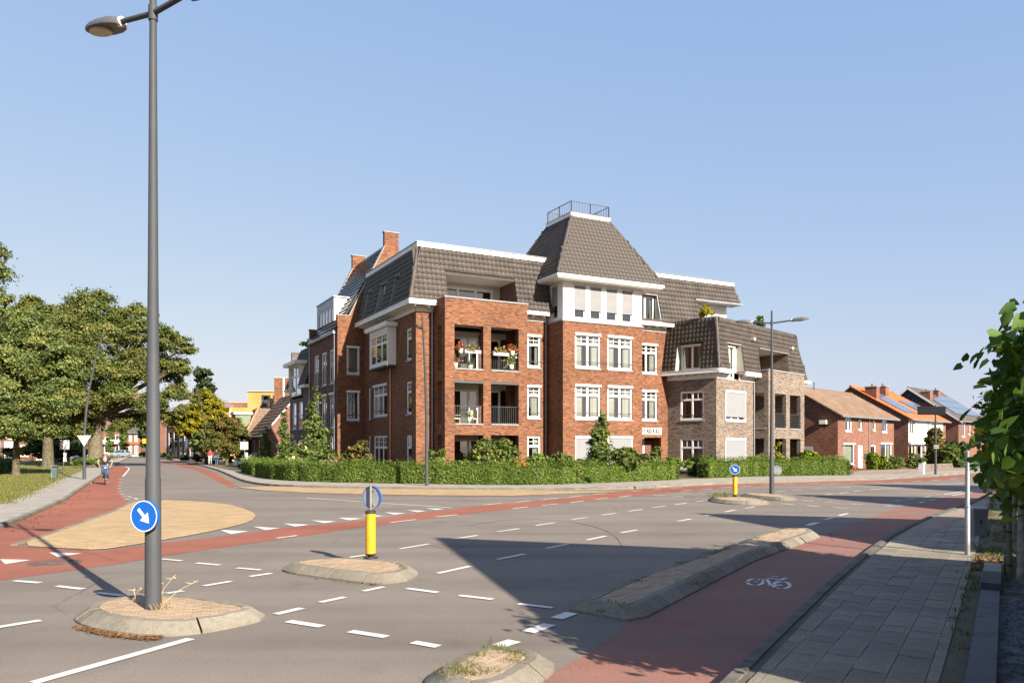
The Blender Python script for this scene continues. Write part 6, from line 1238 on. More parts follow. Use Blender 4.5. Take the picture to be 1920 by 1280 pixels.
tree('bushy_tree', 'round russet green tree beside the side street pavement', b, 1.6, 0.16, pxb(Y, b, [(405,810,20),(430,800,22),(450,815,18),(415,835,24),(440,840,22),(395,835,16),(455,840,12)]), 40000, 0.15, G_RUST, sub=30)
Y = 92.0; b = Vector((*atY(385, Y), 0.1)); tree('willow_shrub', 'pale drooping shrub beside the distant curved lamp', b, 1.2, 0.1, pxb(Y, b, [(380,820,16),(372,835,14),(390,840,14)]), 6000, 0.26, G_BUSH, sub=22)
# ---- shrubs and small hedges
def shrub(label, base, blobs, n, leaf, mat, name='shrub', group=None, flowers=(), stem=True, sub=20, clump=0.2, shell=(0.35,1.0)):
    t = thing(name, label, 'shrub' if name == 'shrub' else name.replace('_', ' '), base, 0, group)
    if stem:
        mb = MB()
        for b in blobs[:6]: mb.tube([(0,0,-0.03), Vector(b[0])*0.5 + Vector((random.uniform(-.05,.05),0,0)), b[0]], [0.03,0.02,0.008], 5)
        mb.build('stems', BARK, t)
    P, O, Rn = blob_points(blobs, n, clump, sub, shell); P[:, 2] = np.maximum(P[:, 2], 0.02)
    put('foliage', leaf_mesh('foliage', P, leaf, mat, O, 0.4, rnd=Rn), t)
    for fm, k, fs in flowers:
        i = rng.choice(len(P), k); q = P[i] + O[i]*0.06; tagp = put('flowers', leaf_mesh('flowers', np.repeat(q, 4, axis=0) + rng.normal(size=(k*4, 3))*fs*0.4, fs, fm, np.repeat(O[i], 4, axis=0), 0.6, aspect=1.0), t); tag(tagp, kind='stuff')
    return t
def pshrub(label, Y, cx, parts, n, leaf, mat, **kw):
    b = Vector((*atY(cx, Y), 0.08)); return shrub(label, b, pxb(Y, b, parts), n, leaf, mat, **kw)
pshrub('leafy bush at the foot of the oak trunk', 76, 178, [(150,866,8),(165,864,9),(182,867,8),(195,870,5),(140,868,5)], 3000, 0.2, G_BUSH)
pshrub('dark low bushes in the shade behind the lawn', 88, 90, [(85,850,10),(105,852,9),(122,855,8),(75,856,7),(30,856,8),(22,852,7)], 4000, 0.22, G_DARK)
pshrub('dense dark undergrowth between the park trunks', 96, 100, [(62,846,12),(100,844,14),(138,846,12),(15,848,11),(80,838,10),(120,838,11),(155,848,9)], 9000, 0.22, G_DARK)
pshrub('yellow green bush behind the left park trees', 100, 38, [(36,846,7),(44,848,6)], 1200, 0.25, G_GOLD)
pshrub('row of garden shrubs behind the lawn under the trees', 104, 62, [(58,840,9),(70,842,8),(50,843,7)], 2000, 0.25, G_BUSH)
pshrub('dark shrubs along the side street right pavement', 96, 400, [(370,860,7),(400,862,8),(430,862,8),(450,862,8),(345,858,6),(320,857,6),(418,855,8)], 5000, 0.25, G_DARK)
# box hedge at far left
def hedge(name, label, line, th, h, n, leaf, mat, wisp=0.32, z0=0.1, group=None, side=1):
    """clipped hedge along a ground line: leaf faces crowd its skin, new shoots stand above"""
    L = resample(line, 0.35); c = L[len(L)//2]; t = thing(name, label, 'hedge', (c.x, c.y, z0), 0, group)
    A = np.array([(p.x, p.y) for p in L]); seg = np.linalg.norm(np.diff(A, axis=0), axis=1); cum = np.r_[0, np.cumsum(seg)]
    s = rng.uniform(0, cum[-1], n); i = np.searchsorted(cum, s, side='right').clip(1, len(cum)-1) - 1; f = (s - cum[i])/seg[i]
    p = A[i]*(1-f)[:, None] + A[i+1]*f[:, None]; d = (A[i+1]-A[i])/seg[i][:, None]; nn = np.stack([-d[:, 1], d[:, 0]], 1)*side
    k = rng.random(n); gs = np.arange(0, cum[-1] + 2, 0.45); lump = np.interp(s, gs, rng.normal(0, 0.10, len(gs))) + np.interp(s, gs[::4], rng.normal(0, 0.07, len(gs[::4])))
    w = np.where(k < 0.58, np.abs(rng.normal(0, 0.09, n)) , np.where(k < 0.68, th - np.abs(rng.normal(0, 0.09, n)), rng.uniform(0, th, n)))
    hh = h*(1 + lump*0.7); z = np.where(k < 0.68, rng.random(n)**0.8*hh, hh + rng.normal(0, 0.05, n) + (rng.random(n) < 0.35)*rng.random(n)*wisp)
    w = w + lump*0.6*(k < 0.58); O = np.zeros((n, 3)); O[:, :2] = np.where((k < 0.58)[:, None], -nn, np.where((k < 0.68)[:, None], nn, 0)); O[:, 2] = np.where(k >= 0.68, 1, 0.25)
    en = rng.random(n) < min(0.12, 2.2/cum[-1]); sg = np.where(rng.random(n) < 0.5, 0, 1); e0 = np.where((sg == 0)[:, None], A[0], A[-1]); ed = np.where((sg == 0)[:, None], A[0]-A[1], A[-1]-A[-2]); ed /= np.linalg.norm(ed, axis=1)[:, None]; en_n = np.stack([-ed[:, 1], ed[:, 0]], 1)*np.where(sg == 0, -1, 1)[:, None]*side
    p = np.where(en[:, None], e0 + ed*(rng.normal(0, 0.07, n))[:, None], p); nn = np.where(en[:, None], en_n, nn); w = np.where(en, rng.uniform(0, th, n), w); z = np.where(en, rng.random(n)*h*1.02, z); O[:, :2] = np.where(en[:, None], ed, O[:, :2])
    P = np.c_[p + nn*w[:, None] - np.array([c.x, c.y]), z]; rn_ = (0.48 + lump*1.6 + rng.normal(0, 0.26, n)).clip(0, 1)
    put('foliage', leaf_mesh('foliage', P, leaf, mat, O, 0.45, aspect=2.2, rnd=rn_), t)
    # woody core that closes the hedge
    mb = MB(); core = [Vector((*(q - c), 0)) for q in L]; nv = []; core[0] = core[0].lerp(core[1], 0.5); core[-1] = core[-1].lerp(core[-2], 0.5)
    for j, q in enumerate(core):
        dd = (core[min(j+1, len(core)-1)] - core[max(j-1, 0)]).normalized(); nv.append(Vector((-dd.y, dd.x, 0))*side)
    V = []
    for q, m in zip(core, nv): V += [q + m*0.16 + Vector((0,0,-0.1)), q + m*0.16 + Vector((0,0,h*0.86)), q + m*(th-0.16) + Vector((0,0,h*0.86)), q + m*(th-0.16) + Vector((0,0,-0.1))]
    fs = [(j*4+e, (j+1)*4+e, (j+1)*4+(e+1), j*4+e+1) for j in range(len(core)-1) for e in range(3)] + [(0,1,2,3), tuple(len(V)-4+e for e in (3,2,1,0))]
    mb.mesh(V, fs); mb.build('branches', pm('hedge_core', (0.025,0.035,0.012), 0.95, 0.2, 6.0), t)
    return t
hb = lambda pts: [G(x, y, 0.1).xy for x, y in pts]
HG = 'clipped hedges in front of the apartment buildings'
hedge('hedge', 'short hedge piece at the far left end of the apartment garden', hb([(452,884.5),(462,888),(474,891.5)]), 1.0, 0.95, 9000, 0.065, G_HEDGE, group=HG)
hedge('hedge', 'long clipped green hedge in front of the red brick building', chaikin(hb([(479,893.5),(520,900),(600,903.5),(760,906.3),(850,908),(1000,909),(1100,906),(1200,902),(1272,898.8)]), False), 1.0, 0.90, 110000, 0.062, G_HEDGE, group=HG)
hedge('hedge', 'dark hedge piece set back beside the garden path opening', hb([(1288,892),(1310,892.5),(1334,893.5)]), 0.9, 1.1, 11000, 0.062, G_DARK, group=HG)
hedge('hedge', 'clipped hedge in front of the tan brick building', hb([(1332,896),(1400,893.3),(1500,891.5),(1592,890.5)]), 1.0, 1.0, 46000, 0.062, G_HEDGE, group=HG)
hedge('hedge', 'box hedge at the left edge of the park lawn', hb([(-60,897),(0,889),(24,881)]), 1.2, 1.0, 5000, 0.12, G_BUSH)
# ---- apartment garden plants (behind the hedge)
def young_tree(label, px, Y, ytop, ybase, wpx, n=2600, leaf=0.14):
    b = Vector((*atY(px, Y), 0.1)); H = (ybase - ytop)*Y/F; st = []
    for k in range(9):
        f = k/8; st.append((px + random.uniform(-1,1)*wpx*0.18, ybase - 18 - (ybase-18-ytop)*f, wpx*(0.42*(1-f)**0.7 + 0.10)))
    t = tree('young_tree', label, b, H*0.6, 0.035, pxb(Y, b, st), n, leaf, G_BUSH, group='slender young trees in the apartment garden', sub=16, clump=0.3, limbs=True, shell=(0.2,1.0))
    MB().tube([(0.25,0,0),(0.25,0,1.1)], 0.035, 8).build('stake', pm('stake_wood', (0.45,0.36,0.24), 0.8, 0.1), t); return t
young_tree('slender young tree in front of the dark side wall windows', 590, 52, 728, 880, 44, 4200)
young_tree('slender young tree in front of the small brown-roofed house', 532, 62, 765, 880, 28, 2600)
young_tree('dark slender young tree beside the small house window', 499, 70, 800, 875, 20, 1800)
young_tree('leafy young tree before the tower ground floor screens', 1124, 46.8, 772, 885, 44, 4200)
pshrub('tall yellowish shrub left of the corner window', 47.5, 672, [(665,850,14),(678,838,13),(655,862,13),(690,858,10),(640,865,12)], 3000, 0.13, G_RUST)
pshrub('cream flowering hydrangea bush behind the hedge', 50, 560, [(548,850,13),(562,838,10),(578,852,12),(560,862,14)], 2600, 0.14, G_BUSH, flowers=[(F_CRE, 60, 0.16)])
pshrub('pink flowering bush behind the hedge', 47, 622, [(612,872,11),(628,872,11),(640,874,9)], 1600, 0.12, G_BUSH, flowers=[(F_PINK, 70, 0.12)])
pshrub('round green bush beside the slender young tree', 49, 608, [(600,858,14),(620,856,15),(635,862,12)], 2400, 0.13, G_BUSH)
pshrub('narrow upright bush by the building corner drainpipe', 45.5, 808, [(806,862,9),(808,848,7),(806,875,10)], 1500, 0.11, G_HEDGE)
pshrub('narrow upright bush at the left edge of the balcony bay', 44.8, 826, [(824,862,9),(829,848,7),(822,875,10)], 1500, 0.11, G_HEDGE)
pshrub('large shrub with yellow flowers in front of the ground floor balcony', 43.6, 920, [(895,852,20),(925,848,22),(955,855,20),(905,835,14),(945,835,14),(880,868,14),(920,870,22),(965,868,14)], 9000, 0.11, G_BUSH, flowers=[(F_YEL, 110, 0.07), (F_ORA, 40, 0.07)])
pshrub('orange flowering plant right of the big shrub', 43.2, 978, [(970,872,8),(985,874,8)], 900, 0.1, G_BUSH, flowers=[(F_ORA, 70, 0.08), (F_YEL, 30, 0.08)])
pshrub('green bush under the narrow window right of the bay', 45.5, 1005, [(1000,864,12),(1010,858,11),(995,874,10)], 2000, 0.12, G_HEDGE)
pshrub('bush beside the tower side wall', 45.8, 1046, [(1030,866,11),(1048,860,12),(1062,862,12),(1075,872,10)], 2600, 0.12, G_BUSH)
pshrub('thin twiggy plant before the left tower screen', 45, 1092, [(1085,868,9),(1100,870,9)], 700, 0.1, G_DARK, shell=(0.2,1.1))
pshrub('broad leaved tall plant before the right tower screen', 45.2, 1172, [(1160,852,12),(1180,850,13),(1170,866,16),(1190,866,12)], 1300, 0.24, G_BUSH)
pshrub('bush left of the entrance porch', 50, 1203, [(1198,862,9),(1208,858,8)], 1200, 0.13, G_DARK)
pshrub('upright bush in the entrance porch', 51.5, 1228, [(1225,852,9),(1232,842,6),(1228,864,11)], 1600, 0.13, G_BUSH)
pshrub('bush below the tan building drainpipe', 50.5, 1262, [(1255,866,10),(1272,868,11),(1290,870,10)], 1800, 0.12, G_HEDGE)
pshrub('yellow flowering climber in the tan building balcony opening', 54.5, 1459, [(1455,838,4),(1462,832,4),(1457,850,5),(1463,855,5),(1459,864,6)], 800, 0.12, G_GOLD)
pshrub('bush beside the tan building drainpipe', 54.5, 1420, [(1410,860,7),(1425,858,7),(1418,866,8)], 1000, 0.12, G_HEDGE)
pshrub('variegated pale bush at the right end of the tan building', 62, 1520, [(1514,852,9),(1526,858,10),(1518,866,11),(1535,866,8)], 2600, 0.16, G_CONE)
# ---- roof and balcony plants
pr = shrub('potted green shrub on the tan building roof corner', T.matrix_basis @ Vector((0.2, 0.9, 11.15)), [(Vector((0,0,0.55)),0.45,0.45,0.5)], 700, 0.16, G_GOLD); shrub('potted shrub on the tan building roof behind the far lamp', T.matrix_basis @ Vector((8.6, 1.0, 11.15)), [(Vector((0,0,0.6)),0.45,0.45,0.55)], 700, 0.16, G_BUSH)
shrub('tuft of green on the roof of the third block', B.matrix_basis @ Vector((-0.8, 22.5, 10.7)), [(Vector((0,0,0.35)),0.9,0.6,0.35)], 600, 0.2, G_BUSH)
def bal(label, x, y, z, w, flowers, n=350, box=True, hgt=0.22, name='flower_box', lf=G_BUSH):
    p = B.matrix_basis @ Vector((x, y, z)); t = thing(name, label, name.replace('_', ' '), p, R(28), 'flower boxes and pots on the balconies')
    if box: MB().box(-w/2, w/2, -0.1, 0.1, -0.2, 0.0).build('box', pm('planter_grey', (0.35,0.36,0.33), 0.7, 0.1), t)
    else: MB().lathe([(0.0,-0.3),(0.12,-0.3),(0.16,0.0),(0.0,0.0)], 12).build('pot', pm('cream_pot', (0.62,0.55,0.45), 0.7, 0.1), t)
    P, O, Rn = blob_points([(Vector((0,0,hgt*0.4)), w/2, 0.16, hgt)], n, 0.3, 14, (0.1,1)); put('foliage', leaf_mesh('foliage', P, 0.08, lf, O, 0.4), t)
    for k, fm in enumerate(flowers): i = rng.choice(len(P), 22); tagp = put('flowers', leaf_mesh('flowers', np.repeat(P[i] + O[i]*0.05, 4, axis=0) + rng.normal(size=(88,3))*0.03, 0.07, fm, None, 0.3, aspect=1.0), t); tag(tagp, kind='stuff')
bal('flower box with pink and yellow flowers on the upper left balcony rail', 2.95, -1.92, 8.05, 1.1, (F_YEL, F_PINK)); bal('hanging pot of red flowers on the upper left balcony rail', 2.15, -1.92, 8.1, 0.5, (F_RED, F_RED), box=False)
bal('pot of red flowers on the floor of the upper left balcony', 1.98, -1.55, 7.25, 0.5, (F_RED, F_PINK), box=False, hgt=0.5); bal('flower box with yellow flowers on the upper right balcony rail', 4.9, -1.92, 8.0, 1.1, (F_YEL, F_PINK)); bal('pot of red flowers at the right end of the upper right balcony rail', 5.72, -1.92, 8.15, 0.7, (F_RED, F_RED, F_RED), box=False, hgt=0.3); bal('white flowering climber on the upper right balcony railing', 5.75, -1.75, 7.3, 0.8, (F_WHI, F_WHI, F_WHI), n=700, box=False, hgt=0.75)
bal('pot with white flowers on the lower left balcony', 3.0, -1.3, 3.95, 0.35, (F_WHI,), box=False, n=200); bal('small green plant in a pot on the upper left balcony floor', 3.1, -1.3, 7.2, 0.4, (), box=False, n=200)
# cane chairs on the lower left balcony
for lab, x, rz in (('pale cane armchair at the left of the lower balcony', 2.15, 0.4), ('pale cane armchair at the right of the lower balcony', 3.45, -0.5)):
    t = thing('cane_chair', lab, 'chair', B.matrix_basis @ Vector((x, -0.9, 3.47)), R(28) + rz, 'cane chairs on the balcony'); CN = pm('cane', (0.55,0.45,0.32), 0.8, 0.12)
    MB().box(-0.28, 0.28, -0.28, 0.28, 0.36, 0.44).build('seat', CN, t); MB().box(-0.28, 0.28, 0.24, 0.30, 0.44, 0.95).build('backrest', CN, t)
    for sx in (-1, 1):
        MB().box(sx*0.28-0.03, sx*0.28+0.03, -0.26, 0.26, 0.58, 0.64).build('armrest', CN, t)
        for sy in (-1, 1): MB().box(sx*0.26-0.02, sx*0.26+0.02, sy*0.26-0.02, sy*0.26+0.02, 0, 0.36).build('leg', CN, t)
# ---- terrace front gardens
pshrub('egg shaped golden conifer left of the pair before the brown-roofed house', 68.5, 1636, [(1636,856,9),(1636,866,11),(1636,874,9)], 5000, 0.12, G_CONE, shell=(0.8,1), sub=60, clump=0.12); pshrub('egg shaped golden conifer right of the pair before the brown-roofed house', 69.5, 1656, [(1656,861,7),(1656,868,9),(1656,875,8)], 4000, 0.12, G_CONE, shell=(0.8,1), sub=60, clump=0.12)
pshrub('green bush right of the golden conifers', 70, 1682, [(1676,862,9),(1688,866,10),(1680,872,10),(1670,872,8)], 3000, 0.16, G_BUSH); pshrub('bush before the white fronted house', 72, 1712, [(1710,858,8),(1716,868,10),(1708,872,9)], 2600, 0.16, G_BUSH)
pshrub('tall olive green cypress before the white fronted house', 78, 1754, [(1754,812,10),(1752,826,12),(1756,840,13),(1753,856,13),(1755,868,12)], 9000, 0.2, G_RUST, shell=(0.75,1), sub=60); pshrub('wide bushes before the solar roofed house', 76, 1790, [(1778,850,13),(1790,858,13),(1775,868,11),(1795,870,12),(1808,862,10),(1785,842,10)], 6000, 0.2, G_BUSH); pshrub('tree-like shrub between white house and solar house', 86, 1786, [(1782,838,12),(1792,842,11),(1806,838,10)], 3000, 0.22, G_DARK)
pshrub('small shrub in the white planter', pl.y, 1728, [(1726,864,5),(1731,862,5)], 500, 0.12, G_BUSH); pshrub('low orange flowers at the doorstep of the brown-roofed house', 69, 1606, [(1600,879,3),(1608,879,3),(1614,879.5,2.5)], 500, 0.1, F_ORA, stem=False)
# ivy columns and hedges at the street end
for k, (x, lab) in enumerate(((206, 'left'), (232, 'right'))): pshrub(f'{lab} ivy covered pillar at the end of the side street', 160, x, [(x,808,6),(x,820,6),(x,832,6),(x,844,6)], 2500, 0.4, G_BUSH, shell=(0.7,1))
pshrub('low hedge before the shop at the street end', 152, 270, [(266,852,4),(272,852,4),(278,852,4),(300,853,4),(308,853,4)], 1500, 0.35, G_HEDGE)
# ---- pleached limes at the right edge
def lime(label, x, y, n, zt=3.25, zb=1.55, hl=1.25, hw=0.42):
    b = Vector((x, y, 0.08)); bl = []
    for k in range(9):
        s = random.uniform(-hl, hl); bl.append((Vector((*(ru*s + rn*random.uniform(-0.15,0.15)), random.uniform(zb+0.3, zt-0.3))), 0.42, 0.42, 0.42))
    for s in (-hl*0.8, 0, hl*0.8):
        for z in (zb+0.3, (zb+zt)/2, zt-0.3): bl.append((Vector((*(ru*s), z)), hw, hw, 0.42))
    t = tree('lime_tree', label, b, 1.9, 0.07, bl, n, 0.074, G_LIME, heart=True, sub=30, clump=0.26, shell=(0.3,1.05), group='pleached lime trees along the near pavement', bark=pm('lime_bark', (0.24,0.22,0.18), 0.9, 0.3, 9.0, 30.0, bmp=0.5))
    st = MB().tube([(*( -rn*0.16 + ru*0.1), -0.05), (*(-rn*0.17 + ru*0.1), 2.1)], 0.04, 10).build('stake', pm('treated_stake', (0.13,0.12,0.07), 0.85, 0.2, 5.0), t)
    for z in (0.25, 0.75, 1.25): MB().tube([(*(-rn*0.165 + ru*0.1), z), (*(-rn*0.165 + ru*0.1), z + 0.03)], 0.044, 10).build('tie', BLACK, st)
    return t
lime('nearest pleached lime tree at the right edge of the picture', 4.25, 6.0, 10000, zt=2.95); lime('second pleached lime tree just beyond the nearest one', 7.55, 11.6, 6000, zt=3.0); lime('third pleached lime tree from the right edge', 11.0, 17.2, 2200, zt=3.0)
# ---- grasses, weeds, litter
def tufts(name, P, n_each, h, mat, spread=0.06, parent=None, w=0.01):
    V = []; Fc = []; rn_ = []
    for p in P:
        for _ in range(n_each):
            a = random.uniform(0, 6.28); x = p[0] + random.gauss(0, spread); y = p[1] + random.gauss(0, spread); l = h*random.uniform(0.5,1.2); dx, dy = math.cos(a), math.sin(a); b_ = len(V); k = random.uniform(0.2,0.6)
            V += [(x - dy*w, y + dx*w, p[2]), (x + dy*w, y - dx*w, p[2]), (x + dx*l*k*0.4, y + dy*l*k*0.4, p[2] + l*0.6), (x + dx*l*k, y + dy*l*k, p[2] + l*0.95)]; Fc += [(b_, b_+1, b_+2), (b_+1, b_+3, b_+2)]; rn_ += [random.random()]*4
    me = bpy.data.meshes.new(name); me.from_pydata(V, [], Fc); at = me.attributes.new('rnd', 'FLOAT', 'POINT'); at.data.foreach_set('value', rn_); me.materials.append(mat); return put(name, me, parent)
lawn_pts = []
LP = [(p.x, p.y) for p in park[:10]] + [(-75, 110), (-60, 45), (-30, 16)]
for _ in range(7000):
    px, py = random.uniform(-30, 170), random.uniform(868, 945); q = G(px, py, 0.1)
    if inside(park, q.x, q.y): lawn_pts.append(q)
tag(tufts('lawn_grass', lawn_pts, 4, 0.10, G_GRASS, 0.25, w=0.018), 'short dry grass on the park lawn', 'grass', kind='stuff')
def weeds(isl, c, pxs, z, h, mat, k=14, sp=0.05): o = tufts('weeds', [G(x, y, z) - Vector((c.x, c.y, 0)) for x, y in pxs], k, h, mat, sp, isl, w=0.0045); tag(o, kind='stuff'); return o
weeds(isl4, c4, [(868,1258),(862,1252),(880,1247),(902,1229),(912,1217),(953,1222),(968,1224),(975,1227),(963,1239),(917,1257),(885,1262),(873,1262),(850,1268),(940,1214),(925,1212),(840,1258),(852,1256)], 0.13, 0.04, G_GRASS, 60, 0.06)
weeds(isl3, c3, [(1143,1128),(1170,1134),(1315,1046),(1330,1038),(1340,1036),(1360,1029),(1275,1055),(1194,1089),(1420,1009),(1450,998),(1475,992),(1490,992),(1126,1147),(1300,1094),(1327,1093)], 0.13, 0.04, G_GRASS, 60, 0.07)
weeds(isl5, c5, [(1345,932),(1352,930),(1358,931),(1338,933),(1365,932)], 0.13, 0.18, G_GRASS, 40, 0.15)
weeds(isl1, c1, [(300,1141),(292,1143),(256,1130),(310,1140)], 0.13, 0.10, G_DRY, 12, 0.04); weeds(isl2, c2, [(757,1066),(752,1062)], 0.13, 0.05, G_GRASS, 20, 0.03)
# dry oat stalks round the lamp foot
ds_ = MB()
for x0, y0, x1, y1 in ((288,1138,330,1075),(300,1136,372,1087),(292,1139,300,1090),(285,1138,262,1100),(285,1138,300,1112),(255,1130,250,1105),(257,1130,262,1108)):
    a = G(x0, y0, 0.13); k = a.y; bq = Vector(((x1-CX)/F*k, k, CAMH-(y1-HY)*k/F)); m_ = a.lerp(bq, 0.5) + Vector((0,0,0.04)); ds_.tube([a - Vector((c1.x,c1.y,0)), m_ - Vector((c1.x,c1.y,0)), bq - Vector((c1.x,c1.y,0))], [0.004,0.003,0.002], 5)
    for _ in range(4): e_ = bq.lerp(m_, random.uniform(0,0.4)); ds_.tube([e_ - Vector((c1.x,c1.y,0)), e_ - Vector((c1.x,c1.y,0)) + Vector((random.uniform(-.08,.10), 0, random.uniform(-.03,.04)))], [0.005,0.002], 4)
ds_.build('dry_stalks', pm('straw', (0.55,0.43,0.26), 0.9, 0.1), isl1)
def litter(name, lab, pts, n, sp, parent, c, leaf=0.035, mat=None):
    q = np.array([G(x, y, 0.0)[:] for x, y in pts]); i = rng.integers(0, len(q), n); f = rng.random((n, 1)); j = (i+1).clip(0, len(q)-1); P = q[i]*(1-f) + q[j]*f + np.c_[rng.normal(size=(n,2))*sp, np.abs(rng.normal(size=n))*0.006 + 0.008]; P[:, :2] -= np.array([c.x, c.y])
    o = put(name, leaf_mesh(name, P, leaf, mat or G_LITTER, None, 0, up=3.0), parent); tag(o, kind='stuff'); return o
litter('leaf_litter', '', [(155,1176),(180,1184),(215,1191),(250,1195),(285,1197)], 1300, 0.05, isl1, c1, 0.028); litter('leaf_litter', '', [(560,1080),(640,1090),(700,1096)], 260, 0.05, isl2, c2, 0.02)
o = litter('leaf_litter', '', [(10,993),(60,972),(120,945),(160,920)], 260, 0.35, None, Vector((0,0)), 0.05); tag(o, 'scattered brown leaves along the left kerb', 'leaves')
vp = [rp(random.uniform(-5, 30), random.uniform(-0.02, 0.16)) for _ in range(120)]
o = tufts('verge_weeds', [(x, y, 0.1) for x, y in vp] + [(*rp(random.uniform(3.6, 7), random.uniform(0.1, 1.4)), 0.1) for _ in range(160)] + [(*rp(random.uniform(8, 14), random.uniform(0.1, 1.4)), 0.1) for _ in range(200)], 10, 0.07, G_GRASS, 0.05); tag(o, 'weeds and grass along the near pavement edge', 'weeds', kind='stuff')
o = put('verge_litter', leaf_mesh('verge_litter', np.array([(*rp(random.uniform(3.3, 5.2), random.uniform(0.0, 1.6)), 0.1 + random.random()*0.03) for _ in range(1300)]), 0.05, G_LITTER, None, 0, up=1.5)); tag(o, 'brown leaf litter on the verge by the lime trees', 'leaves', kind='stuff')
# ================================================================ PEOPLE
SKIN = pm('skin', (0.3410,0.2046,0.1488), 0.55, 0.06); JEANS = pm('jeans', (0.0372,0.0744,0.1612), 0.85, 0.15, 6.0); BLKC = pm('black_cloth', (0.0155,0.0155,0.0186), 0.9, 0.15, 6.0); REDC = pm('red_cloth', (0.3844,0.0310,0.0372), 0.85, 0.1, 6.0); PALEC = pm('pale_cloth', (0.3410,0.3720,0.3844), 0.85, 0.08, 6.0); HAIRG = pm('grey_hair', (0.2790,0.2666,0.2480), 0.8, 0.15, 20.0); HAIRB = pm('brown_hair', (0.0620,0.0372,0.0217), 0.8, 0.2, 20.0); SHOE = pm('shoe_leather', (0.0310,0.0248,0.0217), 0.6, 0.1)
def skin_mesh(name, J, edges, root, mat, parent, levels=2):
    """continuous limb surface grown on a jointed skeleton: J = {name: (pos, radius)}"""
    ks = list(J); me = bpy.data.meshes.new(name); me.from_pydata([J[k][0] for k in ks], [(ks.index(a), ks.index(b)) for a, b in edges], []); o = put(name, me, None)
    sk = o.modifiers.new('skin', 'SKIN'); sk.use_smooth_shade = True
    for i, k in enumerate(ks): sv = me.skin_vertices[0].data[i]; r = J[k][1]; sv.radius = r if hasattr(r, '__len__') else (r, r); sv.use_root = (k == root)
    ss = o.modifiers.new('sub', 'SUBSURF'); ss.levels = levels; ss.render_levels = levels
    bpy.context.view_layer.update(); ev = o.evaluated_get(bpy.context.evaluated_depsgraph_get()); m = bpy.data.meshes.new_from_object(ev); m.name = name; bpy.data.objects.remove(o); m.materials.clear(); m.materials.append(mat)
    for p in m.polygons: p.use_smooth = True
    return put(name, m, parent)
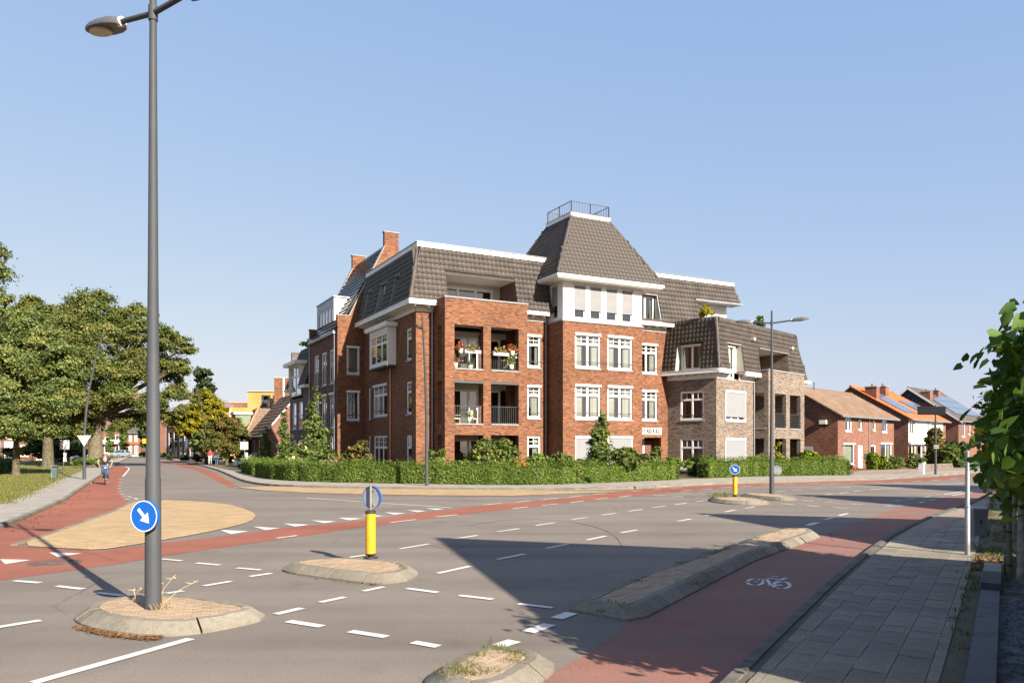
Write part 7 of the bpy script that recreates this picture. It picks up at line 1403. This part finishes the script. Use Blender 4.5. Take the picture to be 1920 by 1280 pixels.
def person(label, loc, rz, J, top, legs, hair, shoe=SHOE, sleeve=0.0, name='person', grip=None):
    t = thing(name, label, 'person', loc, rz); N = lambda a, b, f: tuple(Vector(a).lerp(Vector(b), f))
    Jb = {'pel': (J['pel'], 0.135), 'bel': (N(J['pel'], J['chest'], 0.5), (0.16, 0.125)), 'chest': (J['chest'], (0.175, 0.125)), 'neck': (J['neck'], 0.055), 'jaw': (N(J['neck'], J['head'], 0.45), 0.066), 'head': (J['head'], (0.078, 0.098)), 'crown': (tuple(Vector(J['head']) + Vector((0,0,0.07))), 0.06)}
    E = [('pel','bel'),('bel','chest'),('chest','neck'),('neck','jaw'),('jaw','head'),('head','crown')]
    for s in 'LR':
        Jb.update({s+'sh': (J[s+'sh'], 0.062), s+'el': (J[s+'el'], 0.042), s+'wr': (J[s+'wr'], 0.028), s+'hip': (J[s+'hip'], 0.095), s+'kn': (J[s+'kn'], 0.058), s+'an': (J[s+'an'], 0.04), s+'toe': (J[s+'toe'], 0.03)})
        E += [('chest', s+'sh'), (s+'sh', s+'el'), (s+'el', s+'wr'), ('pel', s+'hip'), (s+'hip', s+'kn'), (s+'kn', s+'an'), (s+'an', s+'toe')]
    skin_mesh('body', Jb, E, 'pel', SKIN, t)
    g = 1.16      # clothing follows the body
    Jt = {k: (Jb[k][0], tuple(x*g for x in Jb[k][1]) if hasattr(Jb[k][1], '__len__') else Jb[k][1]*g) for k in ('pel','bel','chest')}; Jt['col'] = (N(J['chest'], J['neck'], 0.7), 0.085); Et = [('pel','bel'),('bel','chest'),('chest','col')]
    for s in 'LR':
        Jt[s+'sh'] = (J[s+'sh'], 0.078); Jt[s+'sl'] = (N(J[s+'sh'], J[s+'el'], 0.6), 0.068); Et += [('chest', s+'sh'), (s+'sh', s+'sl')]
        if sleeve: Jt[s+'el'] = (J[s+'el'], 0.058); Jt[s+'cf'] = (N(J[s+'el'], J[s+'wr'], 0.85), 0.045); Et += [(s+'sl', s+'el'), (s+'el', s+'cf')]
    skin_mesh('shirt', Jt, Et, 'chest', top, t)
    Jl = {'pel': (tuple(Vector(J['pel']) + Vector((0,0,-0.02))), 0.155)}; El = []
    for s in 'LR': Jl.update({s+'hip': (J[s+'hip'], 0.112), s+'kn': (J[s+'kn'], 0.074), s+'cf': (N(J[s+'kn'], J[s+'an'], 0.9), 0.062)}); El += [('pel', s+'hip'), (s+'hip', s+'kn'), (s+'kn', s+'cf')]
    skin_mesh('trousers', Jl, El, 'pel', legs, t)
    fwd = Vector((0,1,0)); hd = Vector(J['head'])
    for s in 'LR':
        a = Vector(J[s+'an']); b = Vector(J[s+'toe']); skin_mesh('shoe', {'h': (tuple(a + (a-b)*0.35 + Vector((0,0,-0.045))), 0.04), 'm': (tuple(a.lerp(b, 0.5) + Vector((0,0,-0.03))), 0.046), 't': (tuple(b + (b-a)*0.25 + Vector((0,0,-0.01))), 0.032)}, [('h','m'),('m','t')], 'm', shoe, t, 1)
        w = Vector(J[s+'wr']); e = Vector(J[s+'el']); d = (w - e).normalized(); sd_ = d.cross(Vector((0,0,1))).normalized(); q = grip or Vector((0,0,-1)); hm = MB(); hm.tube([w, w + d*0.05, w + d*0.09], [0.026,0.036,0.032], 8)
        for k in range(4):
            o_ = sd_*(k-1.5)*0.019; L = (0.062,0.07,0.066,0.052)[k]; p0 = w + d*0.085 + o_; p1 = p0 + d*L*0.55; hm.tube([p0, p1, p1 + (d*0.2 + Vector(q)*0.8).normalized()*L*0.6], [0.010,0.009,0.007], 5)
        p0 = w + d*0.03 + sd_*0.03*(1 if s == 'L' else -1); hm.tube([p0, p0 + sd_*0.03*(1 if s == 'L' else -1) + d*0.025, p0 + d*0.065 + sd_*0.03*(1 if s == 'L' else -1)], [0.012,0.011,0.008], 5); hm.build('hand', SKIN, t)
    hm = MB(); hm.lathe([(0.02,0.125),(0.06,0.11),(0.085,0.075),(0.095,0.03),(0.092,-0.01),(0.085,-0.03)], 12, 0, hd + Vector((0,-0.018,0.0))); hm.build('hair', hair, t)
    fm = MB(); fm.tube([hd + fwd*0.088 + Vector((0,0,0.01)), hd + fwd*0.112 + Vector((0,0,-0.022))], [0.008,0.014], 6); fm.build('nose', SKIN, t)
    for sx in (-1, 1): MB().lathe([(0.0,-0.03),(0.016,-0.015),(0.018,0.01),(0.0,0.03)], 6, 0, hd + Vector((sx*0.088,0,-0.005))).build('ear', SKIN, t); MB().lathe([(0,-0.008),(0.009,0),(0,0.008)], 6, 0, hd + fwd*0.088 + Vector((sx*0.032,0,0.015))).build('eye', BLACK, t)
    MB().box(-0.025, 0.025, 0.09, 0.096, -0.005, 0.004).build('mouth', pm('lip', (0.4,0.16,0.13), 0.6, 0.05), t, hd + Vector((0,0,-0.055)))
    return t
def facing(h): return math.atan2(h[1], h[0]) - math.pi/2
# ---- cyclist
cp = G(197, 908, 0.0); hd_ = (0.47, -0.88); cr = facing(hd_)
bk = thing('bicycle', 'dark city bicycle with side bags ridden on the left cycle path', 'bicycle', cp, cr); FRM = pm('bike_frame', (0.06,0.055,0.05), 0.4, 0.1, spec=0.6); TYRE = pm('tyre', (0.03,0.028,0.025), 0.8, 0.1)
def wheel_at(y, steer=0):
    n = 28; r = 0.34; w = MB().tube([(0, y + r*math.cos(2*math.pi*k/n), 0.345 + r*math.sin(2*math.pi*k/n)) for k in range(n+1)], 0.022, 8, cap=False).build('wheel', TYRE, bk); mb = MB()
    for k in range(16): a = 2*math.pi*k/16; mb.tube([(0.02*(-1)**k, y, 0.345), (0, y + 0.32*math.cos(a), 0.345 + 0.32*math.sin(a))], 0.002, 4)
    mb.build('spokes', GALV, w); MB().tube([(-0.05, y, 0.345), (0.05, y, 0.345)], 0.025, 8).build('hub', GALV, w)
    MB().tube([(0, y + 0.375*math.cos(R(a)), 0.345 + 0.375*math.sin(R(a))) for a in range(20, 200, 15)] if y < 0 else [(0, y + 0.375*math.cos(R(a)), 0.345 + 0.375*math.sin(R(a))) for a in range(30, 175, 15)], 0.02, 6).build('mudguard', FRM, w)
wheel_at(0.55); wheel_at(-0.55)
MB().tube([(0,0.36,0.92),(0,0.0,0.30)], 0.02, 8).tube([(0,0.36,0.84),(0,-0.08,0.42)], 0.018, 8).tube([(0,0.0,0.30),(0,-0.20,0.92)], 0.018, 8).tube([(0.03,0.0,0.30),(0.05,-0.55,0.345)], 0.012, 6).tube([(-0.03,0.0,0.30),(-0.05,-0.55,0.345)], 0.012, 6).tube([(0.03,-0.17,0.8),(0.05,-0.55,0.345)], 0.01, 6).tube([(-0.03,-0.17,0.8),(-0.05,-0.55,0.345)], 0.01, 6).build('frame', FRM, bk)
MB().tube([(0,0.34,1.0),(0,0.40,0.72)], 0.022, 8).tube([(0.05,0.41,0.72),(0.05,0.55,0.345)], 0.013, 6).tube([(-0.05,0.41,0.72),(-0.05,0.55,0.345)], 0.013, 6).build('fork', FRM, bk)
MB().tube([(-0.30,0.22,1.06),(-0.26,0.34,1.08),(0,0.38,1.06),(0.26,0.34,1.08),(0.30,0.22,1.06)], 0.014, 8).build('handlebar', GALV, bk); MB().lathe([(0,-0.03),(0.05,-0.02),(0.055,0.03),(0,0.04)], 10, 0, (0,0.46,0.93)).build('headlight', WHITEP, bk); MB().box(-0.09, 0.09, -0.36, -0.08, 0.90, 0.955).build('saddle', BLACK, bk); MB().box(-0.07, 0.07, -0.85, -0.35, 0.70, 0.72).build('carrier', FRM, bk)
for s in (-1, 1): MB().box(s*0.10 - 0.06, s*0.10 + 0.06, -0.82, -0.45, 0.36, 0.70).build('side_bag', BLKC, bk)
cj = MB().tube([(-0.02,0.0,0.30),(0.10,0.0,0.30)], 0.012, 6).tube([(0.10,0.0,0.30),(0.10,0.10,0.44)], 0.011, 6).tube([(-0.10,0.0,0.30),(-0.10,-0.10,0.16)], 0.011, 6).tube([(-0.10,0.0,0.3),(0.0,0.0,0.3)], 0.012, 6); cj.box(0.09, 0.20, 0.05, 0.15, 0.43, 0.45); cj.box(-0.20, -0.09, -0.15, -0.05, 0.15, 0.17); cj.build('cranks', GALV, bk)
person('man in black polo shirt and blue jeans riding a bicycle towards the camera', cp, cr, {'pel': (0,-0.20,1.02), 'chest': (0,-0.06,1.42), 'neck': (0,-0.02,1.58), 'head': (0,0.02,1.715), 'Lsh': (-0.20,-0.04,1.49), 'Lel': (-0.37,0.06,1.27), 'Lwr': (-0.30,0.20,1.11), 'Rsh': (0.20,-0.04,1.49), 'Rel': (0.37,0.06,1.27), 'Rwr': (0.30,0.20,1.11), 'Lhip': (-0.10,-0.16,0.98), 'Lkn': (-0.13,0.16,0.66), 'Lan': (-0.14,-0.14,0.27), 'Ltoe': (-0.15,-0.02,0.235), 'Rhip': (0.10,-0.16,0.98), 'Rkn': (0.13,0.26,0.86), 'Ran': (0.14,0.06,0.54), 'Rtoe': (0.15,0.18,0.505)}, BLKC, JEANS, HAIRG)
def walker(st=0.22, sw=0.2): return {'pel': (0,0,0.95), 'chest': (0,0.01,1.33), 'neck': (0,0.0,1.50), 'head': (0,0.03,1.635), 'Lsh': (-0.19,0,1.41), 'Lel': (-0.24,-0.06,1.15), 'Lwr': (-0.23,sw*0.5,0.93), 'Rsh': (0.19,0,1.41), 'Rel': (0.24,-0.08,1.15), 'Rwr': (0.23,-sw*0.6,0.93), 'Lhip': (-0.10,0,0.90), 'Lkn': (-0.10,-0.02,0.50), 'Lan': (-0.10,-st,0.11), 'Ltoe': (-0.11,-st+0.13,0.05), 'Rhip': (0.10,0,0.90), 'Rkn': (0.10,st*0.8,0.52), 'Ran': (0.10,st,0.10), 'Rtoe': (0.11,st+0.14,0.06)}
p = G(394, 871.5, 0.1); person('pedestrian in red jacket and pale trousers walking on the side street pavement', p, facing((0.3,-0.95)), walker(), REDC, PALEC, HAIRB, sleeve=1)
p = G(406, 871.5, 0.1); person('pedestrian in black top and jeans walking beside the red jacket', p, facing((0.25,-0.97)), walker(-0.2, -0.2), BLKC, JEANS, HAIRB, sleeve=1)
p = Vector((*atY(352, 104), 0.1)); person('distant person in a red top near the shop row', p, facing((-0.4,-0.9)), walker(0.15), REDC, JEANS, HAIRB, sleeve=1)
# ================================================================ CARS
def car(label, loc, rz, paint, plate=True):
    t = thing('parked_car', label, 'car', loc, rz, 'parked cars in the distance'); L, W = 4.1, 1.72
    side = [(-2.05,0.35),(-2.02,0.75),(-1.85,0.95),(-1.3,1.0),(-0.75,1.0),(1.2,1.0),(1.85,0.95),(2.05,0.72),(2.05,0.35)]      # x = length (front negative)
    V = []
    for sy, k in ((-1, 1.0), (1, 1.0)):
        for x, z in side: V.append((x*1.0, sy*W/2*(0.97 if z > 0.9 else 1.0), z))
    n = len(side); fs = [tuple(range(n)), tuple(range(2*n-1, n-1, -1))] + [(i, n+i, n+(i+1)%n, (i+1)%n) for i in range(n)]
    MB().mesh(V, fs).build('body', paint, t)
    cab = [(-0.95,0.99),(-0.35,1.42),(1.0,1.46),(1.75,0.99)]; top = 0.80
    V = [(x, s*W/2*(0.94 if z < 1.2 else top), z) for s in (-1, 1) for x, z in cab]; MB().mesh(V, [(0,1,2,3),(7,6,5,4),(0,4,5,1),(2,6,7,3)]).build('window_glass', GLASSD if False else pm('car_glass', (0.03,0.04,0.045), 0.08, 0.05, spec=0.8), t); r = MB().mesh([(-0.35,-W/2*top,1.425),(1.0,-W/2*top,1.465),(1.0,W/2*top,1.465),(-0.35,W/2*top,1.425),(-0.3,-W/2*top*0.9,1.47),(0.95,-W/2*top*0.9,1.50),(0.95,W/2*top*0.9,1.50),(-0.3,W/2*top*0.9,1.47)], [(0,1,5,4),(1,2,6,5),(2,3,7,6),(3,0,4,7),(4,5,6,7)]); r.build('roof', paint, t)
    mb = MB()
    for s in (-1, 1):
        for a, b_ in ((cab[0], cab[1]), (cab[2], cab[3])): mb.tube([(a[0], s*W/2*(0.95 if a[1] < 1.2 else top), a[1]), (b_[0], s*W/2*(0.95 if b_[1] < 1.2 else top), b_[1])], 0.035, 6)
        mb.tube([(0.35, s*W/2*0.95, 1.0), (0.35, s*W/2*top*1.01, 1.44)], 0.035, 6)
    mb.build('pillars', paint, t)
    for x in (-1.25, 1.25):
        for s in (-1, 1):
            w = MB().tube([(x, s*(W/2-0.16), 0.31), (x, s*(W/2+0.012), 0.31)], 0.31, 20).build('wheel', TYRE, t); MB().tube([(x, s*(W/2+0.005), 0.31), (x, s*(W/2+0.02), 0.31)], 0.2, 14).build('rim', GALV, w)
    for s in (-1, 1):
        MB().box(-2.06, -1.9, s*0.62-0.17, s*0.62+0.17, 0.66, 0.82).build('headlight', WHITEP, t); MB().box(1.95, 2.06, s*0.68-0.12, s*0.68+0.12, 0.7, 0.9).build('tail_light', REDC, t)
    if plate: MB().box(-2.075, -2.052, -0.26, 0.26, 0.42, 0.54).build('number_plate', YELB_, t); MB().box(-2.07, -2.05, -0.5, 0.5, 0.56, 0.66).build('grille', BLACK, t)
    return t
SILV = pm('silver_paint', (0.35,0.42,0.50), 0.3, 0.04, metal=0.5, spec=0.6); DKP = pm('dark_paint', (0.03,0.035,0.04), 0.25, 0.05, spec=0.6); WHP = pm('white_car_paint', (0.6,0.62,0.65), 0.3, 0.04, spec=0.6)
car('silver blue car parked at the end of the side street', (*atY(226, 150), 0.0), R(68), SILV); car('dark car half hidden behind the hedge end by the small house', (*atY(481, 72), 0.1), R(25), DKP); car('grey car parked under the park trees behind the bus stop board', (*atY(128, 104), 0.1), R(10), SILV); car('white car parked behind the left curved lamp', (*atY(150, 112), 0.1), R(60), WHP)
